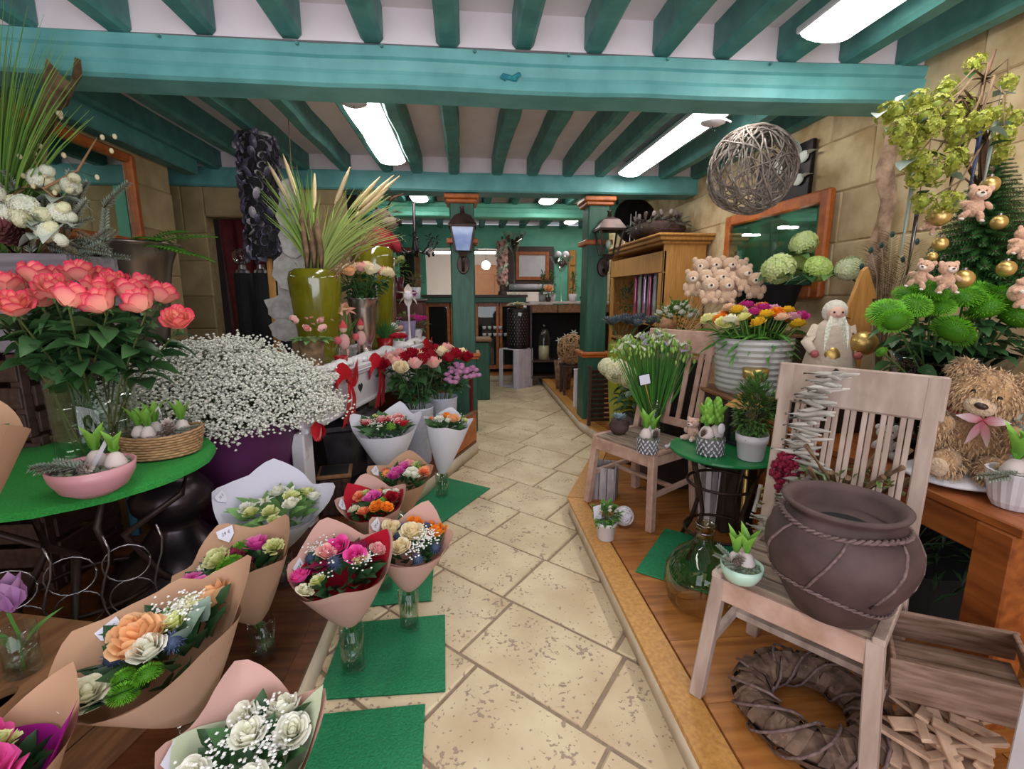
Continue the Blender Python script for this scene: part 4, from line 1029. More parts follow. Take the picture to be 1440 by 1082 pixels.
# wicker basket
def basket(label, loc, rz, rx, ry, h, flare=1.12):
    t = thing('wicker_basket', label, 'basket', loc, (0, 0, rz))
    rows = 9; n = 46
    for k in range(rows):
        z = .008 + h * k / (rows - 1); f = .86 + .14 * (k / (rows - 1)) ** .7 * flare
        mb = MB(); pts = []
        for j in range(n + 1):
            a = 2 * PI * j / n; w = 1 + .022 * math.cos(PI * j + k * PI)
            pts.append((rx * f * w * math.cos(a), ry * f * w * math.sin(a), z + .012 * (k / rows) * abs(math.cos(a)) ** 2))
        mb.tube(pts, h / rows * .62, 5, cap=False); part('woven_strand' if k < rows - 1 else 'rim', mb, M['wicker'], t, smooth=True)
    part('base', MB().lathe([(0, .0), (rx * .86, .0), (rx * .95, h * .78), (0, h * .8)], 24, sq=(1, ry / rx)), M['soil'], t)
    return t
t = basket('oval wicker basket of bulbs and pine cone on the green table', (-1.235, 2.02, PZ + .685), R(28), .14, .10, .085)
moss(t, .085, .085, (.2, .16, .15))
for x, y, tl in ((-.07, -.01, 1.0), (-.02, .03, 1.1), (.07, .01, 1.05), (-.04, -.04, .9)): bulb_plant(t, (x, y, .095), 1.0, tall=tl)
link('pine_cone', CONE(), t, (.025, -.03, .09), (R(40), 0, 0), 1.2)
for k, (x, y, a) in enumerate([(.06, -.03, -70), (.02, -.02, -120), (-.08, .02, 90)]): link('fir_sprig', FIRF(k), t, (x, y, .10), (R(5), 0, R(a)), .6)
hd = MB(); hd.tube([(0, .012, .09), (.005, .012, .16), (.0, .0, .20), (-.012, 0, .18)], .004, 5); part('white_handle', hd, M['white'], t, smooth=True)
# purple bucket of baby's breath
t = thing('purple_bucket', 'tall purple bucket full of white baby breath', 'bucket', (-1.27, 2.77, PZ))
part('bucket_body', MB().lathe([(0, 0), (.235, 0), (.24, .02), (.275, .40), (.33, .63), (.345, .66), (.335, .665), (.32, .63), (.26, .40), (.22, .05), (0, .05)], 40), M['purple'], t, smooth=True)
rr = random.Random(5)
gb = MB(); stems = MB(); stems.col = (.16, .24, .08)
pts = []; gc = V(-1.33, 2.72, .80)
cl = []
for k in range(190):
    a = k * 2.39996; q = math.sqrt((k + .5) / 190); el = q * 1.5
    rad = rr.uniform(.88, 1.06)
    d = V(math.cos(a) * math.sin(el) * .58, math.sin(a) * math.sin(el) * .42, math.cos(el) * .41 - .03) * rad
    cl.append(gc + d); stems.tube([gc + V(0, 0, -.3), gc + d * .5 + V(0, 0, .02), gc + d], [.003, .002, .001], 4, cap=False)
for c in cl:
    for m in range(95):
        o = V(rr.gauss(0, .036), rr.gauss(0, .036), rr.gauss(0, .026)); p = c + o; pts.append(p)
        if m % 3 == 0: stems.tube([c + (gc - c) * .12, p], .0008, 3, cap=False)
gy = thing('baby_breath_bunch', 'huge cloud of white baby breath in the purple bucket', 'flowers', (gc.x, gc.y, PZ + .1))
off = Matrix.Translation((-gc.x, -gc.y, -PZ - .1))
part('blossoms', MB().add(gyp_mb(pts, .0080, rr, (.86, .85, .78)), off), M['petal'], gy, stuff=True)
part('stems', MB().add(stems, off), M['leaf'], gy, stuff=True)
# grey planter box with mixed arrangement, top left
t = thing('planter_box', 'weathered grey wooden planter box at the left edge, above the roses', 'planter', (-1.98, 2.34, 1.205), (0, 0, R(2)))
for j in range(3):
    for sy in (-1, 1): part('board', MB().box((0, sy * .15, .07 + j * .135), (.72, .022, .13), None, .005), M['greybox'], t)
    for sx in (-1, 1): part('board', MB().box((sx * .35, 0, .07 + j * .135), (.022, .276, .13), None, .005), M['greybox'], t)
part('soil', MB().box((0, 0, .36), (.67, .27, .05)), M['soil'], t)
part('floor_board', MB().box((0, 0, .012), (.67, .27, .02)), M['greybox'], t)
ar = []
AX = (-1.95, 2.33, 1.59)
def sprout(name, label, cat, loc, build, mt, group=None, smooth=True):
    t = thing(name, label, cat, loc, group=group); mb = MB(); build(mb); part('stem', mb, mt, t, smooth=smooth); return t
for k, (p, s, kd) in enumerate([((-1.693, 2.140, 1.778), .066, 'hydra_white'), ((-1.598, 2.180, 1.764), .055, 'hydra_white'), ((-1.700, 2.240, 1.908), .055, 'hydra_white'), ((-1.585, 2.240, 1.878), .045, 'hydra_white'), ((-1.760, 2.140, 1.756), .055, 'hydra_white'), ((-1.615, 2.120, 1.689), .05, 'hydra_white'), ((-1.861, 2.200, 1.830), .08, 'hydra_white')]):
    b = V(AX[0] + .05 * (k - 3), AX[1], AX[2] - .02); t = thing('white_hydrangea', 'white hydrangea head in the grey planter box at top left', 'flower', b, group='white hydrangeas in the planter box')
    d = V(*p) - b; mb = MB(); mb.tube([(0, 0, 0), d * .6, d], .004, 5, col=(.15, .25, .08)); part('stem', mb, M['leaf'], t)
    link('bloom', FM(kd, k), t, d, aim((.15, -.6, .7), k), s * .8)
    for m in range(3): o = V(U(-.07, .07), U(-.05, .02), U(-.06, .05)); link('bloom', FM(['hydra_cream', 'hydra_white'][m % 2], m), t, d + o, aim(o + V(0, -.1, .1), m), s * U(.45, .65))
    for m in range(3): a = m * 2.1 + k; link('leaf', LM('silver' if k % 2 else 'pale_leaf', m), t, d * .85, aim_leaf((math.cos(a), math.sin(a) - .3, .1)), .10)
t = thing('pine_cone', 'large dark red pine cone at the front of the grey planter box', 'pine cone', (-1.770, 2.160, 1.679), (R(70), 0, R(10)), scale=1)
link('scales', cached('cone_scales|b', lambda: cone_mb(.07, .10, (.10, .02, .02), (.20, .06, .06), 70), M['rough']), t, (0, 0, -.05))
def grass_tuft(parent, base, n, L, spread, c, w=.008, seedhead=0, lean=(0, 0, 0), rr=random.Random(9), hc=(.62, .48, .28)):
    mb = MB()
    for k in range(n):
        a = rr.uniform(0, 6.28); s = spread * math.sqrt(rr.random()); l = L * rr.uniform(.6, 1.05)
        e = V(math.cos(a) * s, math.sin(a) * s, 0); pts = [Vector(base) + V(e.x * .1, e.y * .1, 0)]
        for i in range(1, 6): t_ = i / 5; pts.append(Vector(base) + e * (.1 + .9 * t_ ** 1.8) + V(*lean) * t_ ** 1.5 + V(0, 0, l * t_ * (1 - .18 * t_ * (s / spread))))
        mb.blade(pts, w, jit(c, .3))
    part('grass_blades', mb, M['leaf'], parent, stuff=True)
    for k in range(seedhead):
        a = rr.uniform(0, 6.28); s = spread * rr.uniform(.3, .9); l = L * rr.uniform(.85, 1.1); e = V(math.cos(a) * s, math.sin(a) * s, 0)
        hd = MB(); p1 = Vector(base) + e + V(*lean) + V(0, 0, l); p0 = Vector(base) + e * .5 + V(*lean) * .5 + V(0, 0, l * .65)
        hd.tube([Vector(base), p0], .0025, 4, col=mixc(c, (.4, .4, .1), .4)); hd.tube([p0, p0 * .7 + p1 * .3, p0 * .3 + p1 * .7, p1], [.006, .016, .013, .003], 6, col=hc); part('seed_head', hd, M['rough'], parent, smooth=True)
t = thing('tall_grass', 'tall green ornamental grass rising from the planter box, top left', 'grass', (-1.97, 2.34, 1.57)); grass_tuft(t, (0, 0, 0), 150, .95, .26, (.20, .37, .08), .011, lean=(.34, -.26, 0))
t = thing('twisted_branch', 'twisted brown corkscrew hazel branch with pale buds, top left', 'branch', (-1.86, 2.30, 1.58))
for k, ps in enumerate([[(0, 0, 0), (.10, -.08, .12), (.06, -.10, .24), (.16, -.05, .33), (.10, 0, .45), (.17, .02, .60)], [(0, 0, 0), (.18, -.05, .1), (.26, -.06, .2), (.20, -.1, .28), (.30, -.05, .36), (.36, 0, .50)], [(0, 0, 0), (-.05, -.1, .15), (.02, -.14, .27), (-.06, -.1, .35)]]):
    b = MB(); b.tube(ps, [.012, .011, .009, .007, .005, .003][:len(ps)], 6, col=(.24, .13, .06)); part('twig', b, M['rough'], t, smooth=True)
    b = MB()
    for m in range(9): p = V(*ps[-1 - m % 3]) + V(U(-.06, .06), U(-.04, .04), U(-.06, .08)); b.tube([ps[-1 - m % 3], p], .0015, 3, col=(.2, .12, .06)); b.ball(p, .009, 6, 4, (1, 1, 1.3), col=(.75, .66, .42))
    part('buds', b, M['petal'], t, smooth=True, stuff=True)
t = thing('bark_curl', 'large curl of pale birch bark in the planter box, top left', 'bark', (-1.90, 2.42, 1.58))
b = MB(); rows = []
for i in range(9):
    z = .80 * i / 8; rows.append([(.02 * i + .07 * math.cos(a) + .07 * math.sin(i), .05 * math.sin(a), z + .05 * math.sin(a * 2 + i)) for a in (-.4, .2, .8, 1.5, 2.2, 2.9)])
b.grid(rows); part('bark_sheet', b, M['bark'], t, smooth=True)
t = thing('silver_foliage', 'grey green feathery foliage sprays in the planter box', 'foliage', (-1.80, 2.30, 1.58))
for k in range(22): a = U(-.6, 1.6); link('spray', FIRF(k), t, (U(0, .28), U(-.06, .05), U(.02, .24)), aim_leaf((math.cos(a), U(-.5, .2), math.sin(a))), U(.8, 1.1))
for k in range(9): link('leaf', LM('silver', k), t, (U(.1, .26), U(-.16, -.06), U(.06, .14)), aim_leaf((U(-.3, 1), -.8, U(-.2, .5))), U(.09, .13))
t = thing('fern', 'bright green fern fronds behind the pewter pot', 'fern', (-1.72, 2.80, 1.68))
for k, (d, L) in enumerate([((.9, 0, .35), .45), ((.8, -.3, .15), .36), ((.6, .2, .5), .32), ((1, .1, .1), .38), ((.5, -.4, .3), .3)]):
    f = MB(); d = V(*d).normalized(); x = d.cross(V(0, 0, 1)).normalized(); f.col = (.12, .34, .04)
    pts = [d * (L * i / 8) + V(0, 0, -.10 * (i / 8) ** 2) for i in range(9)]; f.tube(pts, .0025, 4)
    for i in range(18):
        q = pts[0].lerp(pts[-1], (i + 1) / 19) + V(0, 0, .03 * math.sin(PI * i / 18))
        for sd in (-1, 1): f.leaf(q, x * sd + d * .4, .085 * math.sin(PI * (.15 + .8 * i / 18)), .022, col=jit((.10, .32, .03), .2), n=2)
    part('frond', f, M['leaf'], t)
# pewter pot
t = thing('pewter_pot', 'tapered pewter metal pot with a flared rim behind the roses', 'pot', (-1.78, 2.85, PZ + 1.066), scale=1.06)
part('pot_body', MB().lathe([(0, 0), (.11, 0), (.125, .02), (.15, .25), (.175, .40), (.205, .475), (.225, .49), (.222, .50), (.20, .485), (.165, .40), (0, .38)], 40), M['pewter'], t, smooth=True)
mb = MB(); mb.col = (.10, .10, .08)
for k in range(120): a = k * 2.4; q = .18 * math.sqrt((k + .5) / 120); mb.ball((q * math.cos(a), q * math.sin(a), .47 + U(-.01, .02)), .016, 5, 3, col=jit((.07, .09, .05), .4))
part('moss', mb, M['rough'], t, stuff=True)
t = thing('plant_stand', 'tall teal-legged stand with a cane panel under the pewter pot', 'stand', (-1.78, 2.85, PZ), (0, 0, R(15)))
part('top_board', MB().box((0, 0, 1.05), (.30, .30, .03), None, .005), M['darkwood'], t)
part('cane_panel', MB().box((0, -.10, .55), (.19, .012, .9)), M['wicker'], t)
for sx in (-1, 1):
    for sy in (-1, 1): part('leg', MB().box((sx * .115, sy * .115, .517), (.04, .04, 1.03), None, .004), M['tealleg'], t)
# framed mirror on left wall
def wall_frame(name, label, x, y0, y1, z0, z1, sgn, wd, m_in, cat='mirror'):
    t = thing(name, label, cat, (x, (y0 + y1) / 2, z0)); L = y1 - y0; H = z1 - z0
    for s in (-1, 1): part('frame_stile', MB().box((sgn * .02, s * (L / 2 - wd / 2), H / 2), (.05, wd, H), None, .012), M['orange'], t)
    for zz in (wd / 2, H - wd / 2): part('frame_rail', MB().box((sgn * .02, 0, zz), (.048, L - 2 * wd, wd), None, .012), M['orange'], t)
    part('mirror_glass', MB().box((sgn * .005, 0, H / 2), (.012, L - 2 * wd, H - 2 * wd)), m_in, t)
    return t
m, nt, p = newmat('mirror'); p.inputs['Metallic'].default_value = 1; p.inputs['Roughness'].default_value = .03; p.inputs['Base Color'].default_value = (.62, .70, .66, 1); M['mirror'] = m
wall_frame('framed_mirror', 'orange framed mirror on the left stone wall behind the foliage', XL + .02, 2.85, 3.95, 1.78, 2.42, 1, .06, M['mirror'])
# ---------------- mantel shelf, stove and things on it ----------------
mo = V(-.90, 2.70, 0); md = V(.214, 1, 0).normalized(); mrz = math.atan2(md.y, md.x); ML = 2.45; mn = V(-md.y, md.x, 0)
def onm(s, d, z=.975): # s metres along the mantel, d metres back from its front edge
    q = mo + md * s + mn * d; return (q.x, q.y, z)
t = thing('mantel_shelf', 'white painted mantel shelf with heart cutouts, running back on the left', 'shelf', mo, (0, 0, mrz))
part('shelf_top', MB().box((ML / 2, .29, .955), (ML + .06, .64, .035), None, .008), M['white'], t)
part('frieze', MB().box((ML / 2, .025, .80), (ML, .03, .20), None, .004), M['white'], t)
part('lower_moulding', MB().box((ML / 2, .012, .69), (ML, .045, .035), None, .01), M['white'], t)
part('upper_moulding', MB().box((ML / 2, .008, .915), (ML, .05, .03), None, .01), M['white'], t)
part('upper_moulding', MB().box((ML / 2, -.008, .935), (ML, .05, .012), None, .004), M['white'], t)
M['rust'] = mat('rusty_white', '#cfcad0', '#a8633a', rough=.7, scale=4, contrast=(.52, .6))
for s_, w in ((.04, .10), (ML - .05, .1)): part('post', MB().box((s_, .05, .34 + PZ / 2), (w, .08, .68 - PZ), None, .008), M['rust'], t)
hearts = [.33, .76, 1.2, 1.7]
for h_ in hearts:
    mb = MB(); n = 28; pts = []
    for k in range(n):
        a = 2 * PI * k / n; x = 16 * math.sin(a) ** 3; y = 13 * math.cos(a) - 5 * math.cos(2 * a) - 2 * math.cos(3 * a) - math.cos(4 * a); pts.append((x * .0024, y * .0024))
    c0 = [mb.vert((x, -.001, y)) for x, y in pts]; c1 = [mb.vert((x, .012, y)) for x, y in pts]; mb.f.append(tuple(c0))
    for k in range(n): mb.face(c0[k], c1[k], c1[(k + 1) % n], c0[(k + 1) % n])
    part('heart_cutout', mb, mat('heart_dark', '#2a2026', rough=.9) if 'hd' not in M else M['hd'], t, loc=(h_, .0095, .80), label='dark heart shaped cutout')
for k, (s_, lab) in enumerate([(.50, 'red ribbon bow nearest the camera on the white mantel'), (1.02, 'red ribbon bow second from the front on the white mantel'), (2.30, 'red ribbon bow farthest back on the white mantel')]):
    p = onm(s_, -.022, .88); ribbon_bow(lab, p, (0, 0, mrz), [1.4, 1.4, 1.3][k], group='red bows on the mantel')
p = onm(.06, -.03, .69)
t = thing('ribbon_tail', 'ragged red ribbon end hanging by the white mantel post', 'ribbon', p, (0, 0, mrz)); mb = MB()
for k in range(7): a = -.9 + k * .3; mb.leaf((0, 0, .05), (math.sin(a), -.3, -1), .12, .05, col=(.50, .012, .02), droop=.1, n=3)
part('ribbon', mb, M['satin'], t, smooth=True)
t = thing('snow_garland', 'fluffy white cotton snow strip along the front edge of the mantel', 'garland', mo, (0, 0, mrz)); mb = MB(); mb.col = (.80, .78, .80)
mb.tube([(.1 + k * .0786, .05 + .01 * math.sin(k * 2.1), .985 + .008 * math.sin(k * 1.3)) for k in range(30)], [.030 + .012 * abs(math.sin(k * 1.9)) for k in range(30)], 8)
for k in range(60): mb.ball((.1 + 2.25 * k / 60, .05 + U(-.05, .05), .985 + U(-.005, .012)), U(.02, .035), 6, 4, (1.3, 1.2, .7), jit=.1)
part('cotton', mb, M['fur'], t, smooth=True, stuff=True)
# cast iron stove
M['stove'] = mat('stove_iron', '#2e2a2e', '#46424a', rough=.4, scale=9, metal=.4)
so = thing('iron_stove', 'grey cast iron stove with faceted body under the white mantel', 'stove', (-.88, 3.46, PZ), (0, 0, mrz))
part('hearth_plate', MB().lathe([(0, .0), (.31, 0), (.33, .02), (.33, .05), (.30, .065), (0, .065)], 8, sq=(1.1, .85)), M['stove'], so)
part('stove_body', MB().lathe([(0, .065), (.20, .065), (.22, .09), (.25, .30), (.27, .42), (.29, .44), (.29, .47), (.24, .50), (0, .50)], 8, sq=(1.15, .8)), M['stove'], so)
part('stove_lid', MB().lathe([(.0, .50), (.17, .50), (.16, .53), (0, .54)], 20), M['stove'], so)
part('stove_door', MB().box((0, -.20, .24), (.20, .02, .20), None, .008), M['stove'], so)
part('name_plate', MB().box((.14, -.34, .045), (.07, .006, .03), (.2, 0, .2)), M['tagw'], so)
# small slate box stand by the stove
t = thing('slate_box', 'dark wooden box stand with a black slate top beside the stove', 'box', (-.82, 2.93, PZ), (0, 0, R(10)))
part('box_body', MB().box((0, 0, .12), (.17, .17, .24), None, .006), M['darkwood'], t); part('slate_top', MB().box((0, 0, .252), (.2, .2, .022), None, .004), M['crate_b'], t); part('slate_inlay', MB().box((0, 0, .265), (.16, .16, .004)), M['black'], t)
for k in range(4): part('slat', MB().box((-.06 + k * .04, -.0875, .12), (.03, .008, .22), None, .002), M['darkwood'], t)
# olive vases
def olive_vase(label, loc, r, h):
    t = thing('olive_vase', label, 'vase', loc)
    part('vase_body', MB().lathe([(0, 0), (r * .62, 0), (r * .68, h * .05), (r * .86, h * .45), (r * .98, h * .80), (r, h * .90), (r * .94, h * .97), (r * .80, h * .99), (r * .78, h), (r * .72, h * .985), (r * .74, h * .9), (0, h * .86)], 40), M['olive'], t, smooth=True)
    return t
olive_vase('near olive green glazed vase holding grasses on the mantel', onm(.78, .30), .175, .64)
olive_vase('far olive green glazed vase behind the steel rose vase', onm(1.62, .22), .175, .86)
gv = onm(.78, .30, 1.54)
t = thing('grass_arrangement', 'arrangement of bright grasses and fox tails in the near olive vase', 'grasses', gv)
grass_tuft(t, (0, 0, 0), 70, .78, .22, (.34, .50, .12), .014, 4, (-.12, 0, 0), random.Random(3)); grass_tuft(t, (.04, 0, 0), 110, .72, .26, (.42, .52, .16), .013, 7, (.34, 0, -.08), random.Random(4))
t = thing('bark_strips', 'upright strips of brown bark among the grasses', 'bark', (gv[0] - .0, gv[1] - .06, gv[2]))
for k in range(3): b = MB(); x = -.03 + k * .045; b.tube([(x, 0, -.02), (x + .01, -.01, .18), (x - .012, .01, .36), (x, 0, .50 - .05 * k)], [.02, .022, .02, .008], 6); part('strip', b, M['bark'], t, smooth=True)
t = thing('willow_curl', 'curly brown willow stems among the grasses', 'branch', (gv[0] + .09, gv[1] - .09, gv[2]))
for k in range(6):
    b = MB(); rr = random.Random(k); pts = [(0, 0, -.02)]
    for i in range(9): q = Vector(pts[-1]); pts.append(q + V(.035 + rr.uniform(-.03, .04), rr.uniform(-.03, .03), .05 * rr.uniform(.2, 1.4)))
    b.tube(pts, .0045, 5, col=(.26, .15, .08)); part('stem', b, M['rough'], t, smooth=True)
# white fish-shaped bark cutout panels (hung behind the vase)
t = thing('birch_string', 'string of pale birch bark scales hanging behind the near olive vase', 'decoration', (-1.263, 3.700, 1.314))
M['birch'] = mat('birch', '#9b9490', '#c3bdb8', rough=.8, scale=14, bump=.3)
for k, (dx, dz, w, h, a) in enumerate([(-.02, 0, .17, .10, .5), (.03, .16, .10, .20, -.3), (.06, .36, .10, .13, .2), (.0, .28, .09, .12, -.2), (.08, .52, .10, .14, .15), (.07, .66, .09, .15, 0), (-.03, -.12, .10, .08, .3), (.08, .80, .06, .1, 0)]):
    b = MB(); n = 14
    f0 = [b.vert((w * math.cos(2 * PI * j / n) * (1 + .12 * math.sin(3 * j)), -.006, h * math.sin(2 * PI * j / n))) for j in range(n)]; f1 = [b.vert((w * 1.02 * math.cos(2 * PI * j / n) * (1 + .12 * math.sin(3 * j)), .006, h * 1.02 * math.sin(2 * PI * j / n))) for j in range(n)]
    b.f.append(tuple(f0)); b.f.append(tuple(f1[::-1]))
    for j in range(n): b.face(f0[j], f1[j], f1[(j + 1) % n], f0[(j + 1) % n])
    part('bark_scale', b, M['birch'], t, loc=(dx, -.014 * k, dz), rot=(0, a, 0))
b = MB(); b.tube([(.08, .02, 1.455), (.06, .02, .3), (0, .02, -.1)], .003, 4); part('cord', b, M['bark'], t)
# steel vase of mixed roses
sv = onm(1.18, .14)
t = thing('steel_vase', 'flared brushed steel vase of mixed roses on the mantel', 'vase', sv)
part('vase_body', MB().lathe([(0, 0), (.07, 0), (.075, .01), (.045, .05), (.05, .08), (.085, .16), (.10, .36), (.118, .44), (.125, .445), (.112, .43), (.09, .35), (0, .33)], 32), M['steel'], t, smooth=True)
rr = random.Random(11)
for k in range(17):
    a = k * 2.4; q = math.sqrt((k + .5) / 17); kd = ['rose_cream', 'rose_cream', 'rose_pink', 'rose_peach', 'rose_cream', 'rose_white'][k % 6]
    if k == 3: kd = 'rose_hot'
    tip = V(sv[0] + .24 * q * math.cos(a), sv[1] + .20 * q * math.sin(a), sv[2] + .60 + .06 * (1 - q))
    rose_stem('mixed cream and pink rose in the steel vase on the mantel', 'roses in the steel vase', (sv[0] + .03 * math.cos(a), sv[1] + .03 * math.sin(a), sv[2] + .34), tip, kd, .046, nl=6, ls=.085, lo=.3, hi=.92)
# shell column lamp on a stand, black pedestals, red drape
t = thing('shell_lamp', 'tall column of dark mussel shells on a wooden stake', 'lamp', (-1.42, 3.75, PZ))
shm = []
def shell_mb(c, c2):
    mb = MB(); rows = []; cs = []
    for i in range(4):
        th = i / 3 * 1.3; rows.append([(math.sin(th) * math.cos(f) * 1.0, math.sin(th) * math.sin(f) * .62, .45 * math.cos(th)) for f in [2 * PI * j / 8 for j in range(9)]]); cs.append([mixc(c, c2, i / 3)] * 9)
    mb.grid(rows, cols=cs); return mb
SH = [shell_mb((.05, .04, .07), (.10, .09, .14)).mesh('shell', M['satin'], True), shell_mb((.03, .025, .035), (.06, .05, .07)).mesh('shell', M['satin'], True), shell_mb((.20, .18, .22), (.30, .27, .29)).mesh('shell', M['satin'], True)]
part('core', MB().lathe([(.0, 1.58), (.115, 1.58), (.115, 2.38), (0, 2.38)], 20), M['black'], t)
part('stake', MB().box((.02, 0, .79), (.04, .04, 1.58), None, .004), M['pine'], t)
n = 280
for k in range(n):
    a = k * 2.39996; z = 1.57 + .83 * k / n; d = V(math.cos(a), math.sin(a), U(-.9, .6))
    link('shell', SH[[0, 1, 0, 1, 0, 1, 2][k % 7]], t, (.124 * math.cos(a), .124 * math.sin(a), z), aim(d, U(0, 6)), U(.032, .052))
part('rim_ring', MB().lathe([(.08, 2.38), (.10, 2.38), (.10, 2.41), (.08, 2.41), (.08, 2.38)], 24), M['silver'], t)
for k, (px, lab) in enumerate([((-1.660, 3.900, 1.036), 'left black velvet pedestal below the shell column'), ((-1.508, 3.850, 1.051), 'middle black velvet pedestal below the shell column'), ((-1.431, 3.950, 1.084), 'right black velvet pedestal below the shell column')]):
    t = thing('black_pedestal', lab, 'pedestal', (px[0], px[1], PZ), group='black pedestals')
    h = 1.60 - PZ
    part('pedestal_body', MB().lathe([(0, 0), (.075, 0), (.065, .05), (.062, h - .01), (.062, h), (0, h)], 16), M['black'], t)
    part('metal_cap', MB().lathe([(.03, h), (.05, h), (.045, h + .02), (.028, h + .03), (.026, h + .06), (0, h + .06)], 16), M['silver'], t)
    if k == 0: part('glass_globe', MB().ball((0, 0, h + .12), .06, 16, 10), M['glass'], t, smooth=True)
t = thing('red_drape', 'dark red curtain hanging in the stone doorway', 'curtain', (-2.09, 5.2, PZ))
b = MB(); rows = []
for j in range(13): z = .3 + 1.75 * j / 12; rows.append([(-.30 + .6 * i / 20, .03 * math.sin(i * 1.3 + .3 * j), z) for i in range(21)])
b.grid(rows); part('cloth', b, mat('red_velvet', '#4a0a10', '#600f16', rough=.85, scale=20), t, smooth=True)
b = MB(); b.tube([(-.36, 0, 2.06), (.36, 0, 2.06)], .012, 6); part('rod', b, M['darkmetal'], t)
# white buckets with roses at the end of the platform
M['whitebucket'] = mat('white_bucket', '#c9cbdc', '#bfc1d4', rough=.55, scale=30, bump=.25)
def wbucket(label, loc, r, h):
    t = thing('white_bucket', label, 'bucket', loc)
    part('bucket_body', MB().lathe([(0, 0), (r * .74, 0), (r * .76, .01), (r * .97, h * .97), (r, h), (r * .96, h), (r * .92, h * .93), (0, h * .9)], 30), M['whitebucket'], t, smooth=True)
    return t
b1 = V(-.40, 3.78, PZ); b2 = V(-.22, 4.14, PZ)
wbucket('white bucket of red and pink roses behind the slim white bouquet', b1, .135, .46); wbucket('white bucket of red roses and lilac blooms at the platform corner', b2, .135, .46)
rr = random.Random(21)
KD = ['rose_red', 'rose_pink', 'rose_red', 'rose_cream', 'rose_pink', 'rose_red']
for bi, (b, n) in enumerate(((b1, 16), (b2, 15))):
    for k in range(n):
        a = k * 2.4; q = math.sqrt((k + .5) / n); kd = KD[(k + bi) % 6]
        tip = b + V(.24 * q * math.cos(a) - (.06 if bi == 0 else 0), .20 * q * math.sin(a), .76 + .09 * (1 - q))
        rose_stem(('dark red' if 'red' in kd else 'cream' if 'cream' in kd else 'pale pink') + (' rose in the left white bucket' if bi == 0 else ' rose in the right white bucket at the corner'), ('red' if 'red' in kd else 'cream' if 'cream' in kd else 'pink') + ' roses of the %s white bucket' % ('left' if bi == 0 else 'right'), b + V(.06 * math.cos(a), .06 * math.sin(a), .42), tip, kd, .058, nl=7, ls=.10, lo=.25, hi=.93)
for k in range(9):
    a = k * 2.4; q = math.sqrt((k + .5) / 9); tip = b2 + V(.16 + .13 * q * math.cos(a), -.16 + .1 * q * math.sin(a), .62 + .08 * U(0, 1))
    t = thing('lilac_spray', 'lilac pink spray flower at the corner of the right white bucket', 'flower', b2 + V(.06, -.04, .44), group='lilac sprays in the right white bucket')
    d = tip - (b2 + V(.06, -.04, .44)); s = MB(); s.tube([(0, 0, 0), d * .6 + V(0, 0, .03), d], .003, 4, col=(.1, .25, .06)); part('stem', s, M['leaf'], t)
    for m in range(5): o = V(U(-.045, .045), U(-.045, .045), U(-.03, .04)); link('bloom', FM('rose_lilac', m), t, d + o, aim(o + V(0, -.4, .6)), .026)
    for m in range(3): a2 = m * 2 + k; link('leaf', LM('rose_leaf', m), t, d * .6, aim_leaf((math.cos(a2), math.sin(a2), .1)), .07)
t = thing('corner_panel', 'low orange-brown wooden panel at the platform corner below the white buckets', 'panel', (-.03, 4.12, PZ), (0, 0, R(67)))
part('lower_panel', MB().box((0, 0, .13), (.50, .025, .26), None, .004), M['orange'], t); part('top_cap', MB().box((0, 0, .268), (.52, .045, .018), None, .004), M['crate_b'], t); part('upright_board', MB().box((.235, .03, .33), (.04, .03, .66), None, .004), bpy.data.materials['red_velvet'], t)

